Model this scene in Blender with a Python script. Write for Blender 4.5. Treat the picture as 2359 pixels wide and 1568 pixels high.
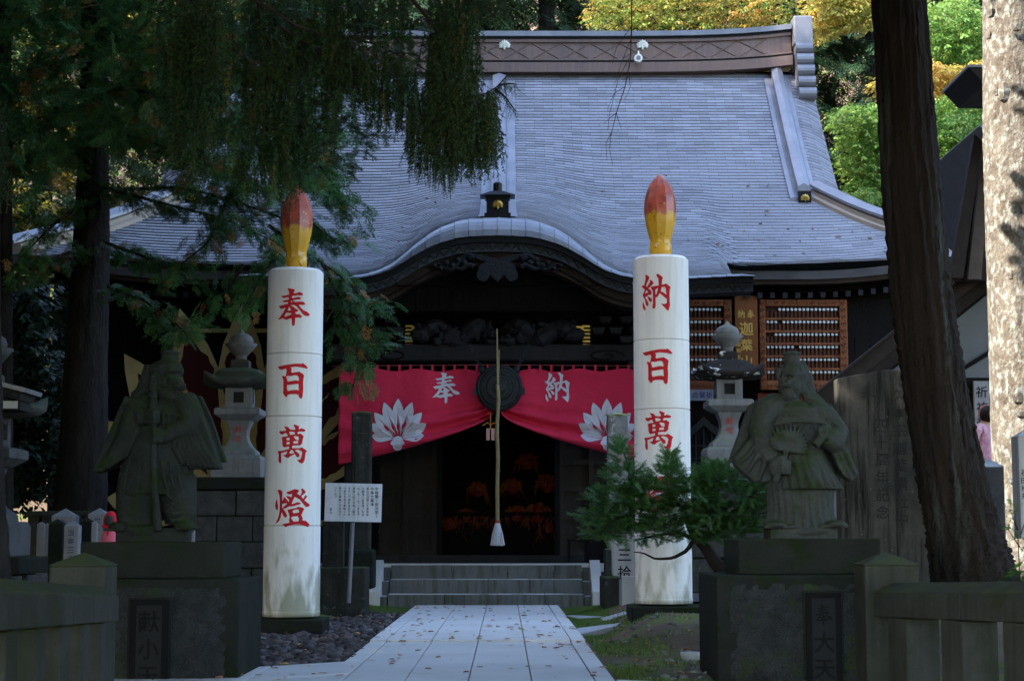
import bpy, math, random
import numpy as np
from mathutils import Vector, Matrix
random.seed(7); rng = np.random.default_rng(11)
for _o in list(bpy.data.objects): bpy.data.objects.remove(_o)
SC = bpy.context.scene; COL = SC.collection
R = math.radians
# ------------------------------------------------------------------ camera, sky, sun, exposure
EYE = 1.0; FPX = 3974.0; PITCH = math.atan(452.5/FPX); YAW = math.atan(17.5/FPX)
cam_d = bpy.data.cameras.new('camera'); cam = bpy.data.objects.new('camera', cam_d); COL.objects.link(cam)
cam.location = (0, 0, EYE); cam.rotation_euler = (R(90)+PITCH, 0, -YAW)
cam_d.sensor_width = 36; cam_d.lens = 36*FPX/2359; cam_d.clip_start = 0.1; cam_d.clip_end = 2000
SC.camera = cam
SUN_AZ = math.atan2(-0.86, -0.36); SUN_EL = R(40)      # towards the sun: left and a little behind the camera
sdir = Vector((math.sin(SUN_AZ)*math.cos(SUN_EL), math.cos(SUN_AZ)*math.cos(SUN_EL), math.sin(SUN_EL)))
w = bpy.data.worlds.new('World'); SC.world = w; w.use_nodes = True
wn = w.node_tree; wn.nodes.clear()
wo = wn.nodes.new('ShaderNodeOutputWorld'); wb = wn.nodes.new('ShaderNodeBackground'); ws = wn.nodes.new('ShaderNodeTexSky')
ws.sky_type = 'NISHITA'; ws.sun_disc = False; ws.sun_elevation = SUN_EL; ws.sun_rotation = SUN_AZ
wb.inputs['Strength'].default_value = 0.15
wn.links.new(ws.outputs[0], wb.inputs[0]); wn.links.new(wb.outputs[0], wo.inputs[0])
sun_d = bpy.data.lights.new('sun', 'SUN'); sun_d.energy = 2.0; sun_d.angle = R(0.5); sun_d.color = (1, .93, .82)
sun = bpy.data.objects.new('sun', sun_d); COL.objects.link(sun); sun.location = (-10, -5, 30)
sun.rotation_euler = sdir.to_track_quat('Z', 'Y').to_euler()
SC.view_settings.view_transform = 'Standard'; SC.view_settings.look = 'None'
SC.view_settings.exposure = 3.2; SC.view_settings.gamma = 1; SC.view_settings.use_curve_mapping = False
SC.cycles.max_bounces = 6; SC.cycles.diffuse_bounces = 4; SC.cycles.glossy_bounces = 2; SC.cycles.transparent_max_bounces = 4; SC.cycles.transmission_bounces = 2
SC.cycles.use_denoising = True

# ------------------------------------------------------------------ helpers
_cr = cam.rotation_euler.to_matrix()
def W(px, py, D):
    """world point on the plane y = D that the photo (2359 px wide) shows at px, py"""
    d = _cr @ Vector(((px-1179.5)/FPX, -(py-784)/FPX, -1)); t = D/d.y
    return Vector((d.x*t, D, EYE+d.z*t))
def mpp(D): return D/FPX
def link(o, parent=None):
    COL.objects.link(o)
    if parent is not None: o.parent = parent
    return o
def tag(o, label=None, cat=None, group=None, kind=None):
    if label: o['label'] = label
    if cat: o['category'] = cat
    if group: o['group'] = group
    if kind: o['kind'] = kind
    return o
def thing(name, label, cat, loc=(0, 0, 0), rotz=0, group=None):
    o = bpy.data.objects.new(name, None); COL.objects.link(o); o.empty_display_size = .2
    o.location = loc; o.rotation_euler = (0, 0, rotz); return tag(o, label, cat, group)
def wloc(o):
    v = Vector((0, 0, 0))
    while o is not None: v += o.location; o = o.parent
    return v
def np_mesh(name, V, F, mat=None, parent=None, smooth=False, world=True):
    V = np.asarray(V, dtype=np.float32); F = np.asarray(F, dtype=np.int32)
    if world and parent is not None: V = V-np.array(wloc(parent), dtype=np.float32)
    me = bpy.data.meshes.new(name); m, k = F.shape
    me.vertices.add(len(V)); me.vertices.foreach_set('co', V.ravel())
    me.loops.add(m*k); me.loops.foreach_set('vertex_index', F.ravel())
    me.polygons.add(m); me.polygons.foreach_set('loop_start', np.arange(0, m*k, k, dtype=np.int32))
    me.update(calc_edges=True)
    if smooth: me.polygons.foreach_set('use_smooth', np.ones(m, dtype=bool))
    if mat: me.materials.append(mat)
    return link(bpy.data.objects.new(name, me), parent)
class MB:
    """collects shapes, then builds them as ONE mesh object"""
    def __init__(s): s.v = []; s.f = []
    def add(s, vs, fs):
        b = len(s.v); s.v += [Vector(v) for v in vs]; s.f += [tuple(i+b for i in f) for f in fs]; return s
    def box(s, c, d, rz=0, rx=0, ry=0, taper=1.0):
        M = Matrix.Translation(c) @ Matrix.Rotation(rz, 4, 'Z') @ Matrix.Rotation(ry, 4, 'Y') @ Matrix.Rotation(rx, 4, 'X')
        vs = []
        for z in (-.5, .5):
            t = 1 if z < 0 else taper
            for x, y in ((-.5, -.5), (.5, -.5), (.5, .5), (-.5, .5)): vs.append(M @ Vector((x*d[0]*t, y*d[1]*t, z*d[2])))
        return s.add(vs, [(0, 3, 2, 1), (4, 5, 6, 7), (0, 1, 5, 4), (1, 2, 6, 5), (2, 3, 7, 6), (3, 0, 4, 7)])
    def bb(s, x0, x1, y0, y1, z0, z1): return s.box(((x0+x1)/2, (y0+y1)/2, (z0+z1)/2), (x1-x0, y1-y0, z1-z0))
    def rings(s, rings, cap=True, closed=True):
        n = len(rings[0]); b = len(s.v)
        for r in rings: s.v += [Vector(p) for p in r]
        for i in range(len(rings)-1):
            for j in range(n if closed else n-1):
                a = b+i*n+j; c = b+i*n+(j+1) % n; s.f.append((a, c, c+n, a+n))
        if cap and closed:
            s.f.append(tuple(b+n-1-j for j in range(n))); e = b+(len(rings)-1)*n; s.f.append(tuple(e+j for j in range(n)))
        return s
    def lathe(s, prof, n=20, c=(0, 0, 0), sq=0.0, rot=0.0, sx=1, sy=1):
        """prof: (r, z); sq blends the round section towards a square (n should be a multiple of 4)"""
        rr = []
        for r, z in prof:
            ring = []
            for j in range(n):
                a = 2*math.pi*j/n+rot
                k = 1/max(abs(math.cos(a-rot+math.pi/4)), abs(math.sin(a-rot+math.pi/4))) if sq else 1
                q = r*(1-sq+sq*k*.7071*1.0) if sq else r
                ring.append((c[0]+q*math.cos(a)*sx, c[1]+q*math.sin(a)*sy, c[2]+z))
            rr.append(ring)
        return s.rings(rr)
    def sq(s, prof, c=(0, 0, 0), rot=0.0):
        """square section: prof (half width, z)"""
        rr = []
        for h, z in prof:
            rr.append([(c[0]+x*math.cos(rot)-y*math.sin(rot), c[1]+x*math.sin(rot)+y*math.cos(rot), c[2]+z) for x, y in ((-h, -h), (h, -h), (h, h), (-h, h))])
        return s.rings(rr)
    def tube(s, pts, rad, n=8, flat=1.0):
        pts = [Vector(p) for p in pts]; rr = []; up = Vector((0, 0, 1)); prev = None
        for i, p in enumerate(pts):
            t = (pts[min(i+1, len(pts)-1)]-pts[max(i-1, 0)]).normalized()
            if prev is None:
                a = up if abs(t.z) < .9 else Vector((1, 0, 0)); x = t.cross(a).normalized()
            else: x = (prev-t*prev.dot(t)).normalized()
            prev = x; y = t.cross(x)
            r = rad[i] if hasattr(rad, '__len__') else rad
            rr.append([p+x*(r*math.cos(2*math.pi*j/n))+y*(r*flat*math.sin(2*math.pi*j/n)) for j in range(n)])
        return s.rings(rr)
    def ball(s, c, r, n=14, m=9, M=None):
        rr = []; c = Vector(c); r = Vector(r) if hasattr(r, '__len__') else Vector((r, r, r))
        for i in range(m):
            t = math.pi*(i+.02)/(m-1+.04)
            ring = []
            for j in range(n):
                p = Vector((r.x*math.sin(t)*math.cos(2*math.pi*j/n), r.y*math.sin(t)*math.sin(2*math.pi*j/n), -r.z*math.cos(t)))
                if M: p = M @ p
                ring.append(c+p)
            rr.append(ring)
        return s.rings(rr)
    def plate(s, poly, d0, d1, f=None):
        """a 2-D outline (x, z) given thickness from y = d0 to d1 (f maps x,y,z to a point)"""
        f = f or (lambda x, y, z: (x, y, z)); n = len(poly)
        a = [f(x, d0, z) for x, z in poly]; b = [f(x, d1, z) for x, z in poly]
        return s.rings([a, b])
    def build(s, name, mat=None, parent=None, world=True, smooth=False, bevel=0, seg=2):
        off = wloc(parent) if (world and parent is not None) else Vector((0, 0, 0))
        me = bpy.data.meshes.new(name); me.from_pydata([v-off for v in s.v], [], s.f); me.update()
        if smooth: me.polygons.foreach_set('use_smooth', [True]*len(me.polygons))
        if mat: me.materials.append(mat)
        o = link(bpy.data.objects.new(name, me), parent)
        if bevel:
            b = o.modifiers.new('bevel', 'BEVEL'); b.width = bevel; b.segments = seg; b.limit_method = 'ANGLE'; b.angle_limit = R(35)
        return o
def copy_tree(o, parent=None):
    c = o.copy(); COL.objects.link(c); c.parent = parent
    for ch in list(o.children): copy_tree(ch, c)
    return c
def remesh(mb, name, mat, parent, voxel=.012, smooth_it=3, world=True):
    """melts the collected shapes into one continuous skin"""
    off = wloc(parent) if world else Vector((0, 0, 0))
    me = bpy.data.meshes.new('tmp'); me.from_pydata([v-off for v in mb.v], [], mb.f)
    t = bpy.data.objects.new('tmp', me); COL.objects.link(t)
    m = t.modifiers.new('r', 'REMESH'); m.mode = 'VOXEL'; m.voxel_size = voxel; m.use_smooth_shade = True
    s_ = t.modifiers.new('s', 'SMOOTH'); s_.iterations = smooth_it; s_.factor = .5
    dg = bpy.context.evaluated_depsgraph_get(); ev = t.evaluated_get(dg)
    out = bpy.data.meshes.new_from_object(ev); out.name = name
    bpy.data.objects.remove(t); bpy.data.meshes.remove(me)
    out.materials.clear(); out.materials.append(mat)
    out.polygons.foreach_set('use_smooth', [True]*len(out.polygons))
    return link(bpy.data.objects.new(name, out), parent)
def sstep(a, b, x):
    t = np.clip((np.asarray(x, dtype=float)-a)/(b-a), 0, 1); return t*t*(3-2*t)

# ------------------------------------------------------------------ materials
MATS = {}
def material(name, c1, c2=None, scale=4.0, rough=.85, bump=0.0, bscale=30.0, c3=None, s3=2.0, t3=.55, w3=.08,
             streak=None, sstr=.5, spec=.10, metal=0.0, top=None, tamt=.6, island=0.0, speck=None, detail=6, zs=1.0, bdist=.02, t4=.62):
    """c1/c2 mottled by noise; c3 patches; streak = run-down stains; top = growth or paler tint on upward faces; speck = fine grain"""
    if name in MATS: return MATS[name]
    m = bpy.data.materials.new(name); m.use_nodes = True; MATS[name] = m
    nt = m.node_tree; N = nt.nodes; L = nt.links; N.clear()
    out = N.new('ShaderNodeOutputMaterial'); p = N.new('ShaderNodeBsdfPrincipled'); L.new(p.outputs[0], out.inputs[0])
    p.inputs['Roughness'].default_value = rough; p.inputs['Specular IOR Level'].default_value = spec; p.inputs['Metallic'].default_value = metal
    geo = N.new('ShaderNodeNewGeometry')
    def noise(sc, vec=None, det=detail, ro=.6):
        n = N.new('ShaderNodeTexNoise'); n.inputs['Scale'].default_value = sc; n.inputs['Detail'].default_value = det; n.inputs['Roughness'].default_value = ro
        L.new(vec or pos, n.inputs['Vector']); return n.outputs['Fac']
    def mapr(x, a, b, lo=0, hi=1):
        r = N.new('ShaderNodeMapRange'); r.inputs[1].default_value = a; r.inputs[2].default_value = b; r.inputs[3].default_value = lo; r.inputs[4].default_value = hi
        L.new(x, r.inputs[0]); return r.outputs[0]
    def mix(f, a, b):
        x = N.new('ShaderNodeMix'); x.data_type = 'RGBA'
        if hasattr(f, 'is_output'): L.new(f, x.inputs[0])
        else: x.inputs[0].default_value = f
        for i, v in ((6, a), (7, b)):
            if hasattr(v, 'is_output'): L.new(v, x.inputs[i])
            else: x.inputs[i].default_value = (*v, 1)
        return x.outputs[2]
    pos = geo.outputs['Position']
    if zs != 1.0:
        mp = N.new('ShaderNodeMapping'); mp.inputs['Scale'].default_value = (1, 1, zs); L.new(pos, mp.inputs[0]); pos = mp.outputs[0]
    col = mix(mapr(noise(scale), .32, .68), c1, c2 or tuple(x*.75 for x in c1))
    if speck: col = mix(mapr(noise(190, det=2), .56, .66, 0, .75), col, speck)
    if streak:
        mp = N.new('ShaderNodeMapping'); mp.inputs['Scale'].default_value = (1, 1, .07); L.new(geo.outputs['Position'], mp.inputs[0])
        col = mix(mapr(noise(16, mp.outputs[0]), .48, .68, 0, sstr), col, streak)
    if c3: col = mix(mapr(noise(s3), t3, t3+w3), col, c3)
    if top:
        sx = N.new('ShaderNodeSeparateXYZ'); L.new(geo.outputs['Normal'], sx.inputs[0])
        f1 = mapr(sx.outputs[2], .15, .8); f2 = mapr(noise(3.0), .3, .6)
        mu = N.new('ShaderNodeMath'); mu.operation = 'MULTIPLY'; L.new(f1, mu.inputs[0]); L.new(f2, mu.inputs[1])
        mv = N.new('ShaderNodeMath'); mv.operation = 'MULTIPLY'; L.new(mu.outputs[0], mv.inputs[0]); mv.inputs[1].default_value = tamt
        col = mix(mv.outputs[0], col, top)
    if island:
        hs = N.new('ShaderNodeHueSaturation'); L.new(mapr(geo.outputs['Random Per Island'], 0, 1, 1-island, 1+island), hs.inputs['Value']); L.new(col, hs.inputs['Color']); col = hs.outputs[0]
    L.new(col, p.inputs['Base Color'])
    if bump:
        b = N.new('ShaderNodeBump'); b.inputs['Strength'].default_value = bump; b.inputs['Distance'].default_value = bdist
        L.new(noise(bscale), b.inputs['Height']); L.new(b.outputs[0], p.inputs['Normal'])
    return m
def leaf_mat(name, c1, c2, trans=.35, scale=.6, hue=.03, val=.45, rough=.55):
    if name in MATS: return MATS[name]
    m = bpy.data.materials.new(name); m.use_nodes = True; MATS[name] = m
    nt = m.node_tree; N = nt.nodes; L = nt.links; N.clear()
    out = N.new('ShaderNodeOutputMaterial'); p = N.new('ShaderNodeBsdfPrincipled'); p.inputs['Roughness'].default_value = rough; p.inputs['Specular IOR Level'].default_value = .3
    t = N.new('ShaderNodeBsdfTranslucent'); mx = N.new('ShaderNodeMixShader'); mx.inputs[0].default_value = trans
    geo = N.new('ShaderNodeNewGeometry'); n = N.new('ShaderNodeTexNoise'); n.inputs['Scale'].default_value = scale; n.inputs['Detail'].default_value = 3
    L.new(geo.outputs['Position'], n.inputs['Vector'])
    r = N.new('ShaderNodeMapRange'); r.inputs[1].default_value = .35; r.inputs[2].default_value = .65; L.new(n.outputs[0], r.inputs[0])
    c = N.new('ShaderNodeMix'); c.data_type = 'RGBA'; c.inputs[6].default_value = (*c1, 1); c.inputs[7].default_value = (*c2, 1); L.new(r.outputs[0], c.inputs[0])
    hs = N.new('ShaderNodeHueSaturation'); L.new(c.outputs[2], hs.inputs['Color'])
    for sock, a, b in (('Value', 1-val, 1+val), ('Hue', .5-hue, .5+hue)):
        q = N.new('ShaderNodeMapRange'); q.inputs[3].default_value = a; q.inputs[4].default_value = b
        if sock == 'Hue':
            fr = N.new('ShaderNodeMath'); fr.operation = 'FRACT'; mu = N.new('ShaderNodeMath'); mu.operation = 'MULTIPLY'; mu.inputs[1].default_value = 7.31
            L.new(geo.outputs['Random Per Island'], mu.inputs[0]); L.new(mu.outputs[0], fr.inputs[0]); L.new(fr.outputs[0], q.inputs[0])
        else: L.new(geo.outputs['Random Per Island'], q.inputs[0])
        L.new(q.outputs[0], hs.inputs[sock])
    L.new(hs.outputs[0], p.inputs['Base Color']); L.new(hs.outputs[0], t.inputs['Color'])
    L.new(p.outputs[0], mx.inputs[1]); L.new(t.outputs[0], mx.inputs[2]); L.new(mx.outputs[0], out.inputs[0])
    return m
COPPER = material('roof_copper', (.198, .192, .213), (.157, .152, .172), scale=1.1, rough=.42, metal=.35, bump=.15, bscale=60, spec=.5, island=.22, streak=(.198, .192, .210), sstr=.45)
COPPER_S = material('copper_trim', (.213, .207, .228), (.136, .134, .154), scale=2, rough=.4, metal=.35, bump=.1, bscale=40, spec=.5)
RIDGE = material('ridge_copper_brown', (.176, .114, .092), (.132, .092, .084), scale=1.6, rough=.45, metal=.25, streak=(.211, .150, .132), sstr=.5, bump=.1)
COPPER_D = material('dark_copper', (.015, .016, .018), (.010, .010, .011), scale=3, rough=.5, metal=.2)
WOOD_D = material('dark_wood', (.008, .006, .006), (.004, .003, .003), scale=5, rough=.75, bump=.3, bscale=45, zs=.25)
WOOD_B = material('brown_wood', (.041, .027, .019), (.021, .014, .011), scale=4, rough=.7, bump=.25, bscale=40)
WOOD_G = material('grey_wood', (.031, .029, .031), (.017, .017, .017), scale=5, rough=.8, bump=.3, zs=.3)
CARVE = material('carving_wood', (.026, .025, .028), (.014, .014, .017), scale=6, rough=.65, bump=.5, bscale=18, bdist=.03)
GOLD = material('gold_leaf', (.62, .43, .12), (.5, .33, .08), scale=20, rough=.35, metal=.6)
WHITEP = material('white_crest_paint', (.8, .78, .7), (.7, .66, .55), scale=8, rough=.5)
STONE = material('grey_granite', (.27, .27, .275), (.20, .20, .205), scale=3, rough=.85, bump=.25, bscale=60, speck=(.10, .10, .105), streak=(.09, .095, .08), sstr=.6, bdist=.006)
STONE_L = material('pale_granite', (.46, .46, .47), (.38, .38, .39), scale=3, rough=.8, bump=.2, bscale=70, speck=(.25, .25, .26), streak=(.2, .2, .18), sstr=.5, bdist=.005)
PAVE = material('paving_granite', (.62, .59, .57), (.53, .505, .49), scale=1.3, rough=.75, bump=.15, bscale=90, speck=(.40, .385, .37), island=.09, bdist=.004)
MOSSY = material('mossy_dark_stone', (.019, .021, .017), (.010, .012, .010), scale=5, rough=.9, bump=.5, bscale=35, c3=(.010, .015, .006), s3=3.5, t3=.53, w3=.12, speck=(.027, .028, .027), top=(.017, .027, .008), tamt=.75, bdist=.012)
STATUE = material('statue_stone', (.053, .058, .055), (.032, .036, .032), scale=6, rough=.88, bump=.75, bscale=28, c3=(.021, .036, .011), s3=4.0, t3=.52, w3=.14, speck=(.071, .074, .074), top=(.031, .046, .013), tamt=.8, bdist=.02)
FENCE = material('fence_stone', (.048, .048, .042), (.030, .031, .026), scale=4, rough=.9, bump=.3, bscale=60, c3=(.026, .029, .018), s3=2.2, t3=.5, w3=.15, speck=(.027, .027, .026), top=(.049, .060, .023), tamt=.95, streak=(.018, .022, .014), sstr=.6, bdist=.008)
BLACKST = material('black_polished_stone', (.007, .007, .007), (.005, .005, .005), rough=.6, spec=.06)
BLACKIN = material('carved_black', (.018, .018, .018), (.013, .013, .013), rough=.8)
ASHLAR = material('ashlar_stone', (.072, .070, .067), (.036, .036, .034), scale=7, rough=.92, bump=.7, bscale=22, c3=(.158, .158, .163), s3=14, t3=.66, w3=.05, top=(.029, .048, .014), tamt=.6, island=.2, bdist=.02)
WHITE = material('candle_white', (.80, .80, .80), (.74, .745, .75), scale=1.5, rough=.6, bump=.06, bscale=25, streak=(.55, .57, .55), sstr=.35, c3=(.62, .63, .62), s3=5, t3=.68, w3=.1, speck=(.70, .71, .72))
REDP = material('red_paint', (.52, .018, .025), (.44, .014, .022), scale=9, rough=.6)
REDCARVE = material('faded_red_paint', (.40, .06, .045), (.28, .05, .04), scale=40, rough=.8)
CLOTH = material('red_cloth', (.60, .03, .075), (.53, .022, .06), scale=2, rough=.75, bump=.45, bscale=5, bdist=.05)
CLOTHW = material('white_print', (.570, .570, .626), (.515, .515, .570), scale=6, rough=.8)
BLACKP = material('black_ink', (.02, .02, .022), rough=.8)
INKST = material('stone_inscription_dark', (.035, .034, .033), rough=.9)
BARK = material('fir_bark', (.028, .024, .022), (.013, .011, .011), scale=9, rough=.95, bump=1.0, bscale=14, zs=.35, bdist=.04)
BARK_C = material('cypress_bark', (.036, .027, .024), (.016, .013, .011), scale=10, rough=.95, bump=1.0, bscale=20, zs=.09, bdist=.05, c3=(.057, .066, .060), s3=4, t3=.6, w3=.1)
BARK_L = material('lichened_bark', (.212, .187, .157), (.111, .089, .072), scale=6, rough=.9, bump=1.0, bscale=16, bdist=.05, c3=(.289, .302, .272), s3=20, t3=.50, w3=.12, speck=(.085, .068, .051), zs=.6)
TWIG = material('twig_bark', (.05, .035, .028), (.03, .022, .018), rough=.9)
HINOKI = leaf_mat('hinoki_leaf', (.078, .185, .048), (.042, .12, .036), trans=.3)
DEADL = leaf_mat('dead_spray', (.36, .20, .05), (.27, .13, .035), trans=.3)
SPRUCE = leaf_mat('spruce_needle', (.022, .060, .019), (.036, .062, .015), trans=.2, scale=1.6)
SPRUCE_T = leaf_mat('spruce_tip', (.05, .105, .045), (.035, .085, .035), trans=.2, scale=1.6)
YEW = leaf_mat('yew_leaf', (.050, .120, .024), (.026, .072, .018), trans=.35, val=.55)
MAPLE_G = leaf_mat('maple_green', (.095, .20, .035), (.16, .26, .055), trans=.45, scale=.35)
MAPLE_O = leaf_mat('zelkova_orange', (.48, .24, .045), (.28, .24, .05), trans=.45, scale=.5, hue=.03)
MAPLE_Y = leaf_mat('leaf_yellow', (.42, .30, .03), (.30, .26, .035), trans=.45)
CEDAR = leaf_mat('cedar_leaf', (.02, .05, .016), (.013, .034, .012), trans=.2)
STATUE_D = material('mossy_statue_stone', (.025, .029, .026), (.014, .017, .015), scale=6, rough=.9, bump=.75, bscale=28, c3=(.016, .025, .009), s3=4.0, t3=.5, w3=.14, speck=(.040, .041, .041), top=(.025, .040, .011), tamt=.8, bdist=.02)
DOORW = material('door_wood', (.038, .030, .026), (.022, .018, .016), scale=5, rough=.75, bump=.3, bscale=45, zs=.25)
# ------------------------------------------------------------------ the ground
def gz(x, y):
    x = np.asarray(x, dtype=float); y = np.asarray(y, dtype=float)
    z = -.62*(1-sstep(3.5, 9.5, y))
    z = z+.24*sstep(.95, 1.55, x)*sstep(14.0, 17.4, y)*(1-.7*sstep(20, 24, y))
    z = z+.10*sstep(1.3, 2.5, -x)*sstep(18, 23, y)
    z = z+.60*sstep(2.8, 4.6, x)*sstep(13, 18, y)
    z = z+.35*sstep(3.4, 6.0, -x)*sstep(15, 22, y)
    hill = np.maximum(y-37, 0)*.62+np.maximum(np.abs(x)-11, 0)*.30*sstep(6, 20, y)
    z = z+hill+.02*np.sin(x*5.1+y*2.3)*sstep(1.0, 1.8, np.abs(x+.2))*np.cos(y*3.7)
    return z
gx = np.concatenate([np.arange(-70, -6, 4.0), np.arange(-6, 6, .12), np.arange(6, 71, 4.0)])
gy = np.concatenate([np.arange(-40, 8, 4.0), np.arange(8, 27, .16), np.arange(27, 40, 1.0), np.arange(40, 121, 5.0)])
GX, GY = np.meshgrid(gx, gy); GZ = gz(GX, GY)
nx, ny = len(gx), len(gy); idx = np.arange(nx*ny).reshape(ny, nx)
F = np.stack([idx[:-1, :-1], idx[:-1, 1:], idx[1:, 1:], idx[1:, :-1]], -1).reshape(-1, 4)
SOIL = material('soil_and_moss', (.138, .094, .060), (.084, .062, .041), scale=3, rough=.95, bump=.6, bscale=30, c3=(.102, .138, .030), s3=1.6, t3=.52, w3=.10, speck=(.228, .192, .156), bdist=.02)
tag(np_mesh('ground', np.stack([GX, GY, GZ], -1).reshape(-1, 3), F, SOIL, smooth=True), kind='structure')
# gravel bed left of the path
GRAVEL = material('gravel_dark', (.08, .068, .068), (.04, .034, .036), scale=25, rough=.95, bump=.9, bscale=45, speck=(.2, .19, .19), bdist=.03)
gpoly = [(-1.23, 14.1), (-1.25, 22.4), (-2.0, 22.6), (-2.9, 20.4), (-3.1, 13.3), (-1.9, 13.15)]
tag(MB().add([(x, y, .02+.5*float(gz(x, y))) for x, y in gpoly], [tuple(range(len(gpoly)))]).build('gravel_bed', GRAVEL), kind='structure')
def stones(n, xr, yr, smin, smax, name, mat, zoff=.02, inside=None, flat=.6, zf=None):
    T = MB().ball((0, 0, 0), 1, n=7, m=5); tv = np.array([list(v) for v in T.v]); quads = [f for f in T.f if len(f) == 4]; tf = np.array(quads)
    k = 0; Vs = []; Fs = []
    while k < n:
        x = rng.uniform(*xr); y = yr[0]+(yr[1]-yr[0])*rng.random()**1.25
        if inside and not inside(x, y): continue
        s = smin+(smax-smin)*rng.random()**2.2
        a = rng.uniform(0, 6.28); sc = np.array([s*rng.uniform(.7, 1.3), s*rng.uniform(.7, 1.2), s*flat*rng.uniform(.7, 1.2)])
        v = tv*sc*(1+.16*rng.standard_normal((len(tv), 1)))
        c, d = math.cos(a), math.sin(a); v = np.stack([v[:, 0]*c-v[:, 1]*d, v[:, 0]*d+v[:, 1]*c, v[:, 2]], -1)
        z = float(zf(x, y)) if zf else zoff
        Vs.append(v+np.array([x, y, z+s*flat*.25])); Fs.append(tf+k*len(tv)); k += 1
    return np_mesh(name, np.concatenate(Vs), np.concatenate(Fs), mat)
PEB = material('pebble_stone', (.115, .098, .098), (.06, .05, .052), scale=6, rough=.9, bump=.4, bscale=40, island=.5)
def in_gravel(x, y):
    if x > -1.24-.02*math.sin(y*7) or x < -3.0 or y > 22.2: return False
    return y > 13.15+.9*(x+1.92)*(x > -1.92) +.06
tag(stones(2900, (-3.05, -1.2), (13.0, 22.2), .012, .062, 'gravel_stones', PEB, inside=in_gravel), 'loose purple-grey gravel and rounded stones left of the path', 'gravel', kind='stuff')
SCAT = material('scattered_stone', (.17, .16, .15), (.10, .095, .085), scale=6, rough=.9, bump=.4, island=.45)
tag(stones(420, (.85, 3.0), (11.9, 19.0), .008, .045, 'scattered_stones', SCAT, inside=lambda x, y: y > 12.0-.55*(x-.75)+.08, zf=gz), 'small loose stones on the mossy soil right of the path', 'stones', kind='stuff')
# moss sheets beside the steps
MOSS = material('bright_moss', (.085, .13, .02), (.05, .085, .018), scale=5, rough=.95, bump=.8, bscale=60, c3=(.06, .055, .03), s3=2.5, t3=.6, w3=.12, bdist=.02)
for poly, nm in (([(-1.27, 22.5), (-1.27, 24.5), (-2.2, 24.6), (-2.6, 23.4), (-2.0, 22.5)], 'moss_bed'),
                 ([(.78, 19.2), (1.0, 18.2), (1.25, 19.0), (1.5, 21.5), (1.45, 24.3), (.78, 24.4)], 'moss_bed')):
    tag(MB().add([(x, y, .012+float(gz(x, y))) for x, y in poly], [tuple(range(len(poly)))]).build(nm, MOSS), kind='structure')
# grass and moss tufts on the right bank
def tufts(n, fn, name, mat, h=(.012, .04)):
    P = np.array([fn() for _ in range(n)]); a = rng.uniform(0, 6.28, n); hh = rng.uniform(*h, n); wd = hh*.16
    lean = rng.normal(0, .45, (n, 2))*hh[:, None]
    z = gz(P[:, 0], P[:, 1])
    b0 = np.stack([P[:, 0]-np.cos(a)*wd, P[:, 1]-np.sin(a)*wd, z], -1); b1 = np.stack([P[:, 0]+np.cos(a)*wd, P[:, 1]+np.sin(a)*wd, z], -1)
    t = np.stack([P[:, 0]+lean[:, 0], P[:, 1]+lean[:, 1], z+hh], -1)
    return np_mesh(name, np.stack([b0, b1, t], 1).reshape(-1, 3), np.arange(n*3).reshape(-1, 3), mat)
GRASS = leaf_mat('grass_blade', (.10, .17, .03), (.12, .15, .035), trans=.3, scale=2)
def grass_pt():
    while True:
        x = .8+abs(rng.normal(0, .42)); y = rng.uniform(11.9, 21)
        if y > 12.0-.55*(x-.75)+.05 and x < 2.6 and (math.sin(x*6+y*1.7)+math.sin(y*3.1-x*2.2)+rng.normal(0, .5)) > .1: return (x, y)
tag(tufts(9000, grass_pt, 'grass_tufts', GRASS), 'short green grass and moss tufts along the right path edge', 'grass', kind='stuff')
tag(tufts(5000, lambda: (rng.uniform(-2.4, -1.28), rng.uniform(22.4, 24.5)), 'moss_tufts', GRASS, (.01, .03)), 'green moss fringe left of the stone steps', 'moss', kind='stuff')

# ------------------------------------------------------------------ paving
paving = tag(thing('paving', None, None, (-.25, 16, 0)), kind='structure')
def slab(poly, z1, z0=-.02, parent=paving, mat=PAVE, name='paving_slab', bev=.004):
    m = MB(); n = len(poly); z1 += rng.normal(0, .0012)
    m.rings([[(x, y, z0) for x, y in poly], [(x, y, z1+rng.normal(0, .0006)) for x, y in poly]])
    return m.build(name, mat, parent, bevel=bev, seg=1)
xe = [-1.25, -1.095, -.675, -.245, .185, .615, .755]
g = .004
for i in range(6):
    ys = [16.22, 20.0, 24.42] if i not in (0, 5) else [16.22, 18.6, 21.4, 24.42]
    for a, b in zip(ys[:-1], ys[1:]): slab([(xe[i]+g, a+g), (xe[i+1]-g, a+g), (xe[i+1]-g, b-g), (xe[i]+g, b-g)], .056)
    ys = [9.0, 12.72 if i > 3 else 12.3+.25*(i % 2), 16.19]
    for a, b in zip(ys[:-1], ys[1:]):
        if i == 0:
            slab([(xe[i]+g, max(a, 13.66)+g), (xe[i+1]-g, max(a, 13.8)+g), (xe[i+1]-g, b-g), (xe[i]+g, b-g)], .038) if b > 13.7 else None
        else: slab([(xe[i]+g, a+g), (xe[i+1]-g, a+g), (xe[i+1]-g, b-g), (xe[i]+g, b-g)], .038)
def ledge(x): return 13.77+.9*(x+1.116)
for x0, x1 in ((-1.75, -1.1), (-2.4, -1.755), (-3.05, -2.405), (-3.7, -3.055), (-4.4, -3.705)):
    for k, (lo, hi) in enumerate(((0, 1.3), (1.3, 2.6), (2.6, 4.2))):
        slab([(x0+g, ledge(x0)-hi+g), (x1-g, ledge(x1)-hi+g), (x1-g, ledge(x1)-lo-g), (x0+g, ledge(x0)-lo-g)], .037)
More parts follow.
